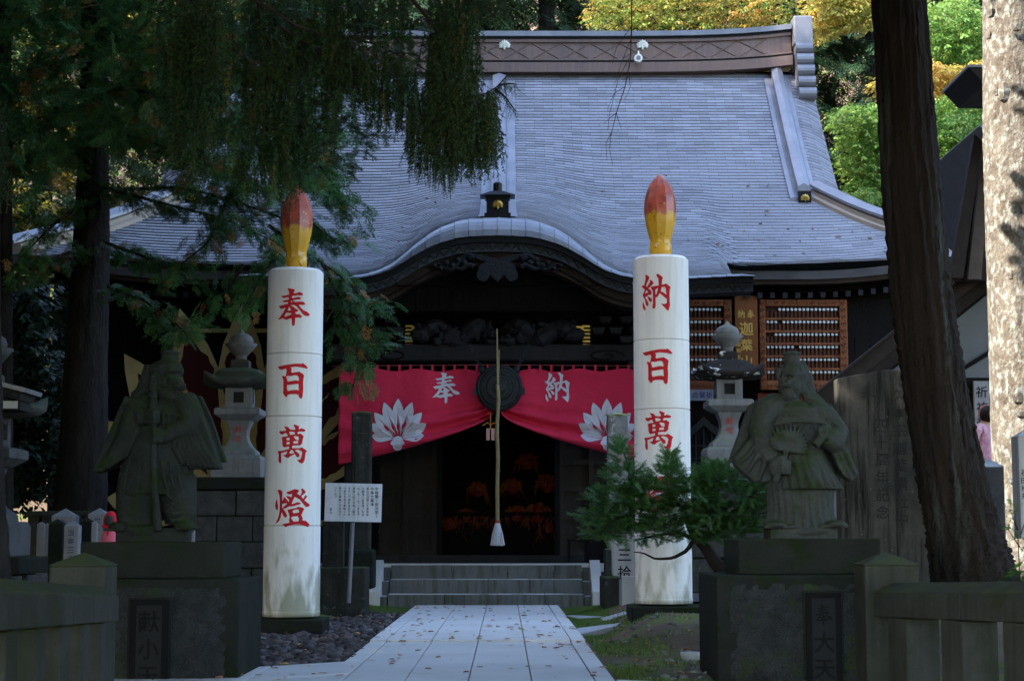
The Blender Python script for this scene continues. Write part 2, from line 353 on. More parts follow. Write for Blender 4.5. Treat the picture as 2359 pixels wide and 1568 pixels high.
def redge(x): return 11.95-.58*(x-.75)
for x0, x1 in ((.76, 1.5), (1.505, 2.3), (2.305, 3.1)):
    slab([(x0+g, 8.9), (x1-g, 8.9), (x1-g, redge(x1)), (x0+g, redge(x0))], .037)
for k, (pts, lab) in enumerate((([(1303, 1411), (1330, 1409), (1390, 1417), (1362, 1423)], 'flat pale stepping stone nearest the right step corner'),
                                ([(1368, 1421), (1440, 1413), (1446, 1418), (1380, 1425)], 'long thin stepping stone in the moss under the right pillar'),
                                ([(1312, 1441), (1430, 1431), (1420, 1438), (1318, 1456)], 'broad stepping stone covered in leaves beside the path'))):
    P = []
    for px, py in pts:
        D = .93*FPX/(py-1236.5)
        for _ in range(4): q = W(px, py, D); D = (EYE-.028-float(gz(q.x, D)))*FPX/(py-1236.5)
        q = W(px, py, D); P.append((q.x, q.y))
    P = P if k != 99 else P
    m = MB(); m.rings([[(x, y, float(gz(x, y))-.05) for x, y in P], [(x, y, float(gz(x, y))+.014) for x, y in P]])
    tag(m.build('stepping_stone', STONE_L, bevel=.004), lab, 'stepping stone')
# fallen leaves
LITTER = leaf_mat('fallen_leaf', (.36, .15, .05), (.42, .27, .11), trans=.1, scale=9, hue=.04, val=.5)
def leaves(n, fn, name, label, size=(.018, .045)):
    Vs = []; Fs = []
    for k in range(n):
        x, y, z = fn(); s = rng.uniform(*size); a = rng.uniform(0, 6.28)
        pr = np.array([(-1, 0, .0), (-.4, .42, .18), (.5, .36, .25), (1, 0, .05), (.5, -.36, .22), (-.4, -.42, .3)])*s
        pr[:, 2] *= rng.uniform(.3, 1.6); c, d = math.cos(a), math.sin(a)
        v = np.stack([pr[:, 0]*c-pr[:, 1]*d+x, pr[:, 0]*d+pr[:, 1]*c+y, pr[:, 2]+z+.004], -1)
        Vs.append(v); Fs += [(6*k, 6*k+1, 6*k+2, 6*k+3), (6*k, 6*k+3, 6*k+4, 6*k+5)]
    return tag(np_mesh(name, np.concatenate(Vs), np.array(Fs), LITTER), label, 'leaves', kind='stuff')
def lf_path():
    y = rng.uniform(11.8, 24.3); y = y if rng.random() > .3 else rng.uniform(15.5, 21); return (rng.uniform(-1.2, .78), y, .058 if y > 16.2 else .04)
leaves(190, lf_path, 'fallen_leaves', 'small brown and yellow leaves scattered on the paved path')
def lf_bank():
    x = rng.uniform(.85, 2.4); y = rng.uniform(12.2, 21); return (x, y, float(gz(x, y)))
leaves(160, lf_bank, 'fallen_leaves', 'brown leaves lying on the mossy bank right of the path')
def lf_grav():
    x = rng.uniform(-2.8, -1.3); y = rng.uniform(14.2, 23.5); return (x, y, .045+float(gz(x, y)))
leaves(110, lf_grav, 'fallen_leaves', 'dry leaves caught in the gravel beside the left candle')
def lf_cross():
    x = rng.uniform(-2.0, -1.2); return (x, rng.uniform(11.8, ledge(x)), .04)
leaves(14, lf_cross, 'fallen_leaves', 'few dry leaves on the paving left of the path')
# ------------------------------------------------------------------ brush-written characters (outlines on a 1568 box) and printed ones
GLYPH = {
'奉': [[(545,165),(580,150),(770,182),(798,212),(765,270),(765,310),(790,320),(860,305),(920,268),(1010,295),(1068,340),(1030,375),(870,378),(720,405),(700,430),(720,478),(850,448),(910,430),(960,445),(1000,480),(960,510),(850,515),(740,545),(760,570),(820,600),(940,580),(1060,580),(1130,625),(1140,655),(1100,682),(920,690),(980,765),(1080,850),(1210,900),(1310,980),(1250,1040),(1130,1030),(1060,985),(960,860),(850,735),(800,705),(740,695),(665,715),(720,735),(790,775),(840,825),(880,830),(915,870),(880,905),(815,930),(840,990),(950,985),(1010,1030),(1040,1070),(985,1105),(910,1098),(820,1110),(815,1220),(810,1330),(750,1385),(715,1330),(708,1160),(690,1130),(630,1145),(530,1172),(390,1115),(330,1150),(220,1150),(300,1085),(420,940),(500,795),(475,785),(380,815),(320,800),(260,735),(280,715),(400,690),(580,650),(585,620),(570,600),(470,605),(410,595),(380,560),(450,545),(605,515),(605,470),(590,445),(520,445),(435,468),(380,440),(335,395),(420,395),(610,355),(600,250),(580,205)],
 [(625,748),(690,860),(590,885),(570,860)], [(530,940),(680,960),(695,1000),(485,1075),(465,1050)], [(695,560),(720,590),(695,618),(668,595)]],
'百': [[(240,290),(270,275),(540,228),(840,190),(1020,190),(1065,168),(1150,220),(1240,310),(1220,338),(1160,335),(1060,315),(840,288),(700,305),(680,320),(715,375),(692,440),(720,485),(945,445),(1060,505),(1110,560),(1090,680),(1080,800),(1090,980),(1072,1230),(1050,1295),(1000,1305),(960,1270),(935,1185),(860,1168),(700,1170),(600,1190),(570,1250),(535,1268),(490,1220),(432,1130),(445,1060),(440,720),(395,600),(400,572),(505,598),(540,500),(548,400),(520,350),(390,385),(290,355)],
 [(530,605),(590,580),(670,595),(800,565),(890,570),(935,630),(945,745),(840,722),(600,770),(575,750),(565,680)], [(570,880),(720,865),(935,835),(945,1055),(880,1030),(720,1045),(595,1070),(565,1000)]],
'萬': [[(465,195),(480,185),(580,205),(635,250),(650,285),(810,300),(820,250),(760,140),(800,125),(950,185),(925,255),(950,275),(1010,245),(1110,270),(1165,305),(1110,350),(930,350),(885,400),(910,430),(990,410),(1095,490),(1070,580),(1045,730),(960,800),(900,785),(745,800),(725,850),(740,880),(980,880),(1030,845),(1130,900),(1215,960),(1170,1030),(1140,1250),(1090,1340),(1045,1362),(980,1340),(880,1245),(985,1240),(1020,1170),(1055,1020),(1010,960),(900,925),(815,940),(880,1000),(960,1060),(965,1140),(920,1172),(870,1150),(820,1065),(690,1130),(610,1195),(560,1180),(435,1105),(540,1085),(580,990),(560,980),(410,1030),(370,1030),(385,1320),(350,1360),(300,1320),(280,1240),(290,1100),(250,965),(390,965),(630,905),(635,830),(500,850),(470,860),(415,790),(405,620),(385,530),(590,490),(535,400),(480,410),(410,450),(350,430),(290,375),(320,325),(400,338),(525,320),(515,270)],
 [(635,360),(720,352),(810,385),(810,435),(660,460)], [(540,560),(640,545),(645,625),(565,640)], [(545,690),(650,685),(650,750),(560,772)], [(770,505),(840,495),(920,510),(940,560),(925,630),(840,610)], [(770,665),(910,645),(920,720),(770,735)], [(690,945),(740,940),(800,1035),(670,1060),(645,1035)]],
'燈': [[(230,450),(260,510),(292,700),(275,780),(250,795),(210,760),(180,660),(200,560)],
 [(265,200),(300,170),(370,185),(430,240),(420,490),(445,500),(460,440),(470,390),(520,420),(620,540),(645,500),(535,365),(620,368),(705,400),(725,300),(630,320),(580,300),(548,245),(640,225),(790,158),(880,165),(940,210),(870,290),(970,350),(1020,250),(990,148),(1045,135),(1150,235),(1120,275),(995,370),(1065,450),(1135,330),(1195,375),(1105,490),(1160,535),(1305,625),(1240,690),(1140,685),(1050,585),(950,465),(800,390),(770,450),(715,595),(730,608),(880,552),(960,562),(995,590),(960,615),(860,640),(740,675),(640,680),(540,730),(450,745),(520,830),(580,940),(565,1005),(530,1015),(480,980),(415,850),(400,900),(380,1010),(330,1120),(270,1170),(190,1205),(280,1060),(325,930),(345,770),(350,560),(335,360)],
 [(425,600),(555,580),(575,600),(430,725),(420,715)],
 [(585,795),(620,770),(870,715),(900,690),(1000,698),(1105,740),(1070,810),(1010,940),(1055,1020),(1045,1095),(1170,1110),(1285,1205),(1280,1260),(1235,1295),(1180,1280),(1060,1235),(930,1215),(780,1225),(620,1260),(550,1300),(440,1225),(480,1200),(660,1165),(640,1090),(665,1000),(630,880)],
 [(740,820),(780,785),(900,765),(935,790),(930,860),(770,885)], [(705,1025),(740,985),(890,965),(945,1040),(930,1120),(775,1135)]],
'納': [[(375,175),(410,150),(515,230),(510,290),(430,430),(395,515),(430,555),(490,480),(540,400),(530,340),(560,330),(630,385),(660,440),(640,470),(560,545),(475,605),(560,670),(592,740),(580,800),(540,830),(500,805),(430,850),(355,890),(410,960),(480,1090),(475,1150),(440,1178),(400,1150),(375,1100),(350,960),(310,905),(255,810),(355,640),(210,520),(250,495),(325,490),(375,320)],
 [(415,655),(475,725),(370,770),(355,750)], [(440,860),(530,890),(600,960),(600,1020),(560,1048),(510,1020),(480,960)], [(262,1000),(300,1070),(345,1160),(375,1260),(340,1312),(305,1290),(250,1185),(252,1050)],
 [(735,170),(780,150),(850,175),(960,270),(930,340),(920,490),(960,505),(1060,462),(1205,575),(1180,650),(1165,780),(1170,1060),(1180,1150),(1140,1310),(1100,1340),(1055,1290),(880,1108),(990,1125),(1060,1105),(1080,1060),(1075,955),(1010,910),(855,770),(790,880),(715,925),(720,1180),(700,1255),(655,1272),(615,1240),(610,1190),(630,1100),(635,850),(625,700),(555,560),(820,525),(815,310)],
 [(920,580),(1010,570),(1040,610),(1065,830),(980,760),(885,710),(910,610)], [(710,665),(790,600),(800,650),(740,820),(715,800)]],
}
_gc = {}
def _curve_mesh(cu):
    o = bpy.data.objects.new('tmp', cu); COL.objects.link(o)
    dg = bpy.context.evaluated_depsgraph_get(); me = bpy.data.meshes.new_from_object(o.evaluated_get(dg))
    v = [tuple(p.co[:2]) for p in me.vertices]; f = [tuple(p.vertices) for p in me.polygons]
    bpy.data.objects.remove(o); bpy.data.meshes.remove(me); return v, f
def glyph(ch):
    """flat triangles of a character centred on 0,0, about one unit high"""
    if ch in _gc: return _gc[ch]
    if ch in GLYPH:
        cu = bpy.data.curves.new('g', 'CURVE'); cu.dimensions = '2D'; cu.fill_mode = 'FRONT'
        for poly in GLYPH[ch]:
            s = cu.splines.new('POLY'); s.points.add(len(poly)-1); s.use_cyclic_u = True
            for p, (x, y) in zip(s.points, poly): p.co = ((x-770)/1240, (760-y)/1240, 0, 1)
        v, f = _curve_mesh(cu); bpy.data.curves.remove(cu)
    else:
        cu = bpy.data.curves.new('g', 'FONT'); cu.body = ch; cu.fill_mode = 'FRONT'; cu.offset = .012; cu.resolution_u = 3
        v, f = _curve_mesh(cu); bpy.data.curves.remove(cu)
        if v:
            x0 = min(p[0] for p in v); x1 = max(p[0] for p in v); y0 = min(p[1] for p in v); y1 = max(p[1] for p in v)
            s = 1/max(.3, max(x1-x0, y1-y0)); v = [((x-(x0+x1)/2)*s, (y-(y0+y1)/2)*s) for x, y in v]
    _gc[ch] = (v, f); return _gc[ch]
def fine(v, f, m):
    """splits triangles until no edge is longer than m, so that lettering follows a curved face"""
    v = list(v); todo = [t for p in f for t in ([p] if len(p) == 3 else [(p[0], p[i], p[i+1]) for i in range(1, len(p)-1)])]; out = []; mid = {}
    while todo:
        t = todo.pop(); d = [((v[t[i]][0]-v[t[(i+1) % 3]][0])**2+(v[t[i]][1]-v[t[(i+1) % 3]][1])**2, i) for i in range(3)]; L, i = max(d)
        if L < m*m: out.append(t); continue
        a, b, c = t[i], t[(i+1) % 3], t[(i+2) % 3]; k = (min(a, b), max(a, b))
        if k not in mid: mid[k] = len(v); v.append(((v[a][0]+v[b][0])/2, (v[a][1]+v[b][1])/2))
        todo += [(a, mid[k], c), (mid[k], b, c)]
    return v, out
def text_mb(mb, chars, places, fn, split=0):
    """places: (u, v, size) per character; fn maps u, v to a world point"""
    for ch, (u, v, s) in zip(chars, places):
        gv, gf = glyph(ch); su, sv = (s if hasattr(s, '__len__') else (s, s))
        if gv and split: gv, gf = fine(gv, gf, split)
        if gv: mb.add([fn(u+x*su, v+y*sv) for x, y in gv], gf)
    return mb
def petals(n=9, spread=82, inner=.10, wid=.30, angs=None, lens=None):
    """the temple's fan of pointed leaves: outlines (x, z) round 0,0 with the middle leaf 1 long"""
    out = []
    for k in range(n):
        a = R(-spread+2*spread*k/(n-1)); q = abs(k-(n-1)/2)/((n-1)/2); L_ = 1.0-.20*q**1.6-(.06 if q == 1 else 0); w_ = wid*(1-.12*q)
        if angs:
            j = int(round(abs(k-(n-1)/2))); a = R(angs[j])*(1 if k > (n-1)/2 else -1); L_ = lens[j]
        prof = [(inner, 0), (.3, .42), (.5, .82), (.66, .95), (.8, .75), (.92, .36), (1.0, 0)]
        bend = .10*math.sin(a)
        pts = [(t, w_*.5*h) for t, h in prof]+[(t, -w_*.5*h) for t, h in prof[-2:0:-1]]
        out.append([(math.sin(a)*t*L_+math.cos(a)*u+bend*t*(1-t), math.cos(a)*t*L_-math.sin(a)*u) for t, u in pts])
    order = sorted(range(n), key=lambda k: -abs(k-(n-1)/2)); return [out[k] for k in order]
# ------------------------------------------------------------------ the temple hall
XC = -.10
hall = thing('temple_hall', 'wide temple hall with a sweeping grey metal roof and arched porch gable', 'temple', (XC, 29, 0))
PM = np.polyfit([26.9, 28, 29, 30.4, 31.8], [5.19, 5.93, 6.81, 8.2, 9.75], 3)
PP = np.polyfit([23.8, 25, 26, 27, 28, 29, 30.4, 31.8], [4.57, 4.80, 5.08, 5.48, 6.06, 6.83, 8.2, 9.75], 5)
_gu = np.array([0, .5, .87, 1.17, 1.47, 1.77, 2.1, 9]); _gv = np.array([1, .965, .80, .54, .22, .06, 0, 0])
_gx = np.linspace(0, 4, 401); _gk = np.convolve(np.interp(np.abs(np.linspace(-.4, 4.4, 481)), _gu, _gv), np.hanning(41)/np.hanning(41).sum(), 'same')[40:441]
def gbump(u): return np.interp(np.abs(u), _gx, _gk)
def Bd(D): return np.interp(D, [23.8, 24.08, 25.5, 27, 28.5, 30.6], [.86, .86, .85, .66, .32, 0])
def zroof(u, D):
    u = np.asarray(u, dtype=float); D = np.asarray(D, dtype=float); a = np.abs(u)
    m = np.polyval(PM, D); p = np.polyval(PP, D)
    wv = (1-sstep(3.35, 3.85, a))*(1-sstep(28.6, 30.2, D)*.0)
    z = m*(1-wv)+p*wv+Bd(D)*gbump(u)
    z = z+.24*sstep(4.6, 7.75, a)**1.4*(1-sstep(26.9, 29.5, D))
    z = z+.05*sstep(2.2, 3.6, a)*(1-sstep(23.8, 25.2, D))
    z = z-.22*np.clip((a-5.36)/.53, 0, 2)**2*sstep(28.9, 29.15, D)
    return z
def ulim(D): return np.where(np.asarray(D) < 26.88, 3.6, np.where(np.asarray(D) < 29.0, 7.75-(np.asarray(D)-26.9)*(7.75-5.42)/2.1, 5.89))
# rows of copper plates
rows = [24.08]; 
while rows[-1] < 31.72:
    d = rows[-1]; sl = (np.polyval(PP, d+.02)-np.polyval(PP, d-.02))/.04; rows.append(d+.098/math.sqrt(1+max(sl, .2)**2))
near = int(np.argmin(np.abs(np.array(rows)-26.9))); rows[near] = 26.9
plates = []
PW = .335
for i in range(len(rows)-1):
    d0, d1 = rows[i], rows[i+1]; lim0 = float(ulim(d0+1e-4)); lim1 = float(ulim(d1-1e-4)); lim = max(lim0, lim1)
    u = -lim-(PW*.5 if i % 2 else 0)
    while u < lim:
        a, b = u+.002, u+PW-.002
        if b > -lim and a < lim:
            n = 3; us = np.linspace(a, b, n); lift = .010+rng.normal(0, .0013); tl = rng.normal(0, .0022)
            e0 = np.clip(us, -lim0, lim0); e1 = np.clip(us, -lim1, lim1)
            if e0[-1]-e0[0] > .02 or e1[-1]-e1[0] > .02:
                z0 = zroof(e0, d0); z1 = zroof(e1, d1); k = np.linspace(-1, 1, n)*tl
                top0 = np.stack([e0+XC, np.full(n, d0-.004), z0+lift+k], -1); top1 = np.stack([e1+XC, np.full(n, d1+.012), z1+.004+k*.3], -1)
                lip = np.stack([e0+XC, np.full(n, d0+.001), z0-.002], -1)
                V = np.concatenate([lip, top0, top1]); Fq = np.array([(0, 1, 4, 3), (1, 2, 5, 4), (3, 4, 7, 6), (4, 5, 8, 7)])
                c = V.mean(0); nrm = np.cross(top0[2]-top0[0], top1[0]-top0[0]); vw = np.array([0, 0, EYE])-c
                ar = float(nrm @ vw)/np.linalg.norm(vw)**3
                plates.append((ar if (c[0]-XC) > 1.3 else -1, V, Fq))
        u += PW
roof = MB()
us = np.linspace(-7.75, 7.75, 80); ds = np.linspace(24.06, 31.8, 50)
b = 0
VV = np.array([[(np.clip(u, -ulim(d), ulim(d))+XC, d, zroof(np.clip(u, -ulim(d), ulim(d)), d)-.02) for u in us] for d in ds]).reshape(-1, 3)
ii = np.arange(len(ds)*len(us)).reshape(len(ds), len(us)); FF = np.stack([ii[:-1, :-1], ii[:-1, 1:], ii[1:, 1:], ii[1:, :-1]], -1).reshape(-1, 4)
roof_o = np_mesh('roof', VV, FF, COPPER_D, hall, smooth=True)
order = sorted(range(len(plates)), key=lambda k: -plates[k][0]); big = set(order[:300])
for k in order[:300]: np_mesh('copper_plate', plates[k][1], plates[k][2], COPPER, roof_o)
rest = [plates[k] for k in range(len(plates)) if k not in big]
tag(np_mesh('copper_plates', np.concatenate([p[1] for p in rest]), np.concatenate([p[2]+9*i for i, p in enumerate(rest)]), COPPER, roof_o), kind='stuff')
# back slope and side slopes (plain sheets, seen only from the side)
bk = MB(); s1 = 31.8
for sx in (-1, 1):
    hip = [(sx*(7.75-(d-26.9)*(7.75-5.42)/2.1), d) for d in np.linspace(26.9, 29, 6)]
    fr = [(u+XC, d, float(zroof(u, d))-.01) for u, d in hip]; bkp = [(x, 63.6-y, z) for x, y, z in fr]
    bk.rings([fr, bkp], cap=False, closed=False)
bk.rings([[(u+XC, d, float(zroof(u*0+5.0*np.sign(u), d))-.02) for d in np.linspace(31.8, 26.9, 9)] for u in (-5.85, 5.85)], cap=False, closed=False)
bk2 = MB(); bk2.v = [Vector((v.x, 63.6-v.y, v.z)) for v in bk.v[-18:]]; bk2.f = [tuple(i for i in f) for f in [(0, 1, 10, 9), (1, 2, 11, 10), (2, 3, 12, 11), (3, 4, 13, 12), (4, 5, 14, 13), (5, 6, 15, 14), (6, 7, 16, 15), (7, 8, 17, 16)]]
bk.v = bk.v[:-18]; bk.f = [f for f in bk.f if max(f) < len(bk.v)]
_n = len(bk.v)//2
for _k in (0, 1):
    _m = MB(); _m.v = bk.v[_k*_n:(_k+1)*_n]; _m.f = [tuple(i-_k*_n for i in f) for f in bk.f if _k*_n <= min(f) < (_k+1)*_n]; _m.build('side_roof', COPPER, hall, smooth=True)
bk2.build('back_roof', COPPER, hall, smooth=True)
gb = MB()
for sx in (-1, 1): gb = MB(); gb.add([(XC+sx*5.35, 29.0, 6.7), (XC+sx*5.35, 34.6, 6.7), (XC+sx*5.35, 31.8, 9.5)], [(0, 1, 2)]); gb.build('gable_board', WOOD_B, hall)

# ridge
RZ = 9.74
def rz(u): return RZ+.16*abs(u/5.6)**5
def ridge_band(name, z0, z1, hy, mat, parent, x0=-5.55, x1=5.5, n=24):
    m = MB(); rr = []
    for u in np.linspace(x0, x1, n): rr.append([(XC+u, 31.8-hy, rz(u)+z0), (XC+u, 31.8-hy, rz(u)+z1), (XC+u, 31.8+hy, rz(u)+z1), (XC+u, 31.8+hy, rz(u)+z0)])
    return m.rings(rr).build(name, mat, parent)
ridge = ridge_band('ridge', .14, .52, .16, RIDGE, hall)
ridge_band('ridge_base', -.10, .085, .30, RIDGE, ridge); ridge_band('ridge_moulding', .087, .137, .23, COPPER_D, ridge)
ridge_band('ridge_moulding', .137, .165, .25, RIDGE, ridge)
ridge_band('ridge_moulding', .50, .56, .2, RIDGE, ridge); ridge_band('ridge_moulding', .563, .60, .22, COPPER_D, ridge)
ridge_band('ridge_cap', .603, .70, .26, COPPER_S, ridge)
sm = MB(); stp = .555
for k in range(int(11/stp)+1):
    u0 = -5.5+k*stp
    for sgn in (1, -1):
        a = (u0, .17 if sgn > 0 else .49); b2 = (u0+stp, .49 if sgn > 0 else .17)
        if b2[0] > 5.4: continue
        p = [Vector((XC+a[0], 31.636, rz(a[0])+a[1])), Vector((XC+b2[0], 31.636, rz(b2[0])+b2[1]))]; sm.tube(p, [.011, .011], 5)
sm.build('diamond_seam', RIDGE, ridge)
def crest(c, s, mat, name, parent, th=.03, lab=None):
    root = None
    for k, poly in enumerate(petals(wid=.40)):
        m = MB(); cx = np.mean([p[0] for p in poly]); cz = np.mean([p[1] for p in poly]); k2 = .55+.45*k/9
        f = [(c[0]+x*s, c[1]-th*.3-k*.0025, c[2]+z*s) for x, z in poly]; bkk = [(x, c[1], z) for x, _, z in f]; ap = (c[0]+cx*s, c[1]-th-k*.0025, c[2]+cz*s)
        n = len(f); m.add(f+bkk+[ap], [(j, (j+1) % n, 2*n) for j in range(n)]+[(j+n, (j+1) % n+n, (j+1) % n, j) for j in range(n)])
        if root is None: root = m.build(name, mat, parent)
        else: m.build('petal', mat, root)
    mm = MB().ball((c[0], c[1]-th*.7, c[2]-.05*s), (.16*s, th*.6, .14*s), 10, 6); mm.ball((c[0], c[1]-th*.6, c[2]-.24*s), (.13*s, th*.5, .10*s), 10, 6); mm.build('petal_base', mat, root)
    return root
for px in (843, 1162, 1480):
    p = W(px, 107, 31.62); crest((p.x, 31.63, p.z-.02), .15, WHITEP, 'ridge_crest', ridge, .035)
for sx in (-1, 1):          # ridge ends
    u0 = sx*5.52; m = MB(); m.bb(XC+min(u0, u0+sx*.36), XC+max(u0, u0+sx*.36), 31.45, 32.15, RZ+.42, RZ+.98)
    o = m.build('ridge_end', COPPER_S, hall, bevel=.03); b2 = MB()
    for k in range(5): b2.lathe([(.02, -.17), (.12, -.16), (.12, .16), (.02, .17)], 12)
    b2.v = []; b2.f = []
    for k in range(5):
        zc = RZ+.36-k*.235
        ring = lambda x: [(x, 31.50-.11*max(0, math.sin(t))-.0*k-k*.07, zc+.115*math.cos(t)) for t in np.linspace(0, math.pi, 8)]+[(x, 31.9, zc-.115), (x, 31.9, zc+.115)]
        b2.rings([ring(XC+u0+sx*.03), ring(XC+u0+sx*(.35-.0*k))])
    b2.build('scroll', COPPER_S, o, smooth=False)
def beam_on_roof(name, u_of, d0, d1, hw, z0, z1, mat, parent, n=14, slope_top=False):
    m = MB(); rr = []
    for d in np.linspace(d0, d1, n):
        u = u_of(d); z = float(zroof(u, d)); rr.append([(XC+u-hw, d, z+z0), (XC+u-hw, d, z+z1*.8), (XC+u, d, z+z1), (XC+u+hw, d, z+z1*.8), (XC+u+hw, d, z+z0)])
    return m.rings(rr).build(name, mat, parent)
for sx in (-1, 1):          # descending ridges beside the gables
    o = beam_on_roof('descending_ridge', lambda d: sx*5.20, 28.88, 31.62, .10, .0, .30, COPPER_S, hall)
    beam_on_roof('ridge_apron', lambda d: sx*5.03, 28.86, 31.55, .07, .0, .07, COPPER_S, o); beam_on_roof('ridge_apron', lambda d: sx*5.36, 28.86, 31.55, .06, .0, .10, COPPER_S, o)
    z = float(zroof(sx*5.2, 28.8)); MB().bb(XC+sx*5.2-.11, XC+sx*5.2+.11, 28.80, 28.875, z-.02, z+.22).build('ridge_foot', COPPER_D, o); crest((XC+sx*5.2, 28.79, z+.06), .10, GOLD, 'gold_crest', o, .03)
    hz = lambda d: sx*(7.72-(d-26.9)*(7.75-5.42)/2.1)
    o = beam_on_roof('hip_ridge', hz, 26.95, 28.95, .12, .0, .18, material('sunlit_hip_copper', (.30, .235, .175), (.22, .18, .15), scale=2, rough=.5, metal=.2), hall)  # tan tint: warm sunlight on the hips put into the colour
    beam_on_roof('hip_cap', hz, 26.85, 28.95, .15, .19, .30, COPPER_S, o); beam_on_roof('hip_foot', lambda d: hz(d)-sx*.16, 26.95, 28.95, .05, .0, .09, MATS['sunlit_hip_copper'], o)
cr = beam_on_roof('central_ridge', lambda d: .0, 24.75, 31.5, .12, -.05, .20, COPPER_S, hall, 30)
beam_on_roof('ridge_apron', lambda d: -.20, 24.75, 31.5, .09, -.03, .05, COPPER_S, cr, 30); beam_on_roof('ridge_apron', lambda d: .20, 24.75, 31.5, .09, -.03, .05, COPPER_S, cr, 30)
zc = float(zroof(0, 24.5))
on = MB(); on.bb(XC-.25, XC+.25, 24.40, 24.72, zc-.10, zc+.02); on.bb(XC-.19, XC+.19, 24.44, 24.70, zc+.02, zc+.08); on.bb(XC-.16, XC+.16, 24.46, 24.70, zc+.08, zc+.30); on.bb(XC-.18, XC+.18, 24.44, 24.71, zc+.30, zc+.335)
on.add([(XC-.25, 24.38, zc+.335), (XC+.25, 24.38, zc+.335), (XC+.25, 24.74, zc+.335), (XC-.25, 24.74, zc+.335), (XC-.08, 24.44, zc+.40), (XC+.08, 24.44, zc+.40), (XC+.08, 24.72, zc+.40), (XC-.08, 24.72, zc+.40)], [(0, 3, 2, 1), (4, 5, 6, 7), (0, 1, 5, 4), (1, 2, 6, 5), (2, 3, 7, 6), (3, 0, 4, 7)])
on.lathe([(.065, .40), (.065, .52), (.05, .545), (.0, .55)], 10, (XC, 24.56, zc))
on_o = on.build('ridge_ornament', material('black_lacquer', (.016, .015, .016), (.01, .01, .011), rough=.4), hall); crest((XC, 24.455, zc+.165), .105, GOLD, 'gold_crest', on_o, .03)
lp = W(1470, 137, 31.4); m = MB(); m.tube([(lp.x, 31.40, lp.z), (lp.x, 31.30, lp.z)], [.075, .075], 16); m.tube([(lp.x, 31.30, lp.z+.05), (lp.x, 31.30, lp.z+.13)], [.02, .012], 6)
fl = m.build('floodlight', WHITEP); tag(fl, 'small round white floodlight fixed below the roof ridge', 'lamp'); MB().tube([(lp.x, 31.297, lp.z), (lp.x, 31.294, lp.z)], [.045, .045], 14).build('lens', COPPER_S, fl, world=True)
# eave strip of the porch, panel by panel
def low(u): return 4.57+.62*gbump(u)+.05*sstep(2.2, 3.6, np.abs(u))
es = [-3.6]+[-3.6+.2*k for k in range(1, 36)]+[3.6]
strip = MB().add([(XC-3.6, 23.9, 4.5), (XC+3.6, 23.9, 4.5), (XC+3.6, 24.1, 4.5), (XC-3.6, 24.1, 4.5)], [(0, 1, 2, 3)]).build('eave_edge', COPPER_D, hall)
for a, b2 in zip(es[:-1], es[1:]):
    m = MB(); rr = []
    for u in np.linspace(a, b2-.004, 3):
        z0 = float(low(u)); z1 = float(zroof(u, 24.1))+.012; ring = []
        for t in np.linspace(0, 1, 7): ring.append((XC+u, 23.80+.30*t**1.7, z0+(z1-z0)*math.sin(t*math.pi/2)**.9))
        ring.append((XC+u, 24.1, z0-.0)); rr.append(ring)
    m.rings(rr); 
    for p in m.v[:8]: p.y -= .006; p.z += .004
    m.build('eave_panel', COPPER_S, strip, smooth=False)
def curve_band(name, o0, o1, y0, y1, mat, parent, ulo=-3.58, uhi=3.58, n=60, fn=low):
    m = MB(); m.rings([[(XC+u, y0, float(fn(u))-o0), (XC+u, y0, float(fn(u))-o1), (XC+u, y1, float(fn(u))-o1), (XC+u, y1, float(fn(u))-o0)] for u in np.linspace(ulo, uhi, n)]); return m.build(name, mat, parent)
curve_band('eave_fascia', .004, .085, 23.84, 24.2, COPPER_D, hall); fz = curve_band('eave_fascia', .087, .21, 23.90, 24.3, material('dark_shingle_edge', (.05, .052, .055), (.03, .03, .034), scale=9, rough=.8, bump=.4), hall)
zz = MB()
for k in range(104):
    u = -3.5+k*.0673; dz = .09 if k % 2 else .005; u2 = u+.0673
    zz.tube([(XC+u, 23.895, float(low(u))-.10-dz), (XC+u2, 23.895, float(low(u2))-.10-(.095-dz))], [.005, .005], 4)
zz.build('zigzag_edge', COPPER_D, fz)
curve_band('barge_board', .213, .40, 23.98, 24.12, WOOD_B, hall, -2.7, 2.7); curve_band('barge_moulding', .32, .345, 23.96, 23.979, WOOD_D, hall, -2.65, 2.65); curve_band('barge_moulding', .40, .44, 24.02, 24.14, WOOD_D, hall, -2.6, 2.6)
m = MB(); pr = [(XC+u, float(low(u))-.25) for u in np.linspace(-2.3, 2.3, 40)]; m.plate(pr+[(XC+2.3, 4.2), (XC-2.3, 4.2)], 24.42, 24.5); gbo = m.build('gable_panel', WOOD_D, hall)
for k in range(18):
    u = -1.5+k*.17; m = MB(); m.bb(XC+u, XC+u+.155, 24.395, 24.42, 4.22, float(min(low(u), low(u+.155)))-.38); m.build('gable_plank', WOOD_D, gbo)
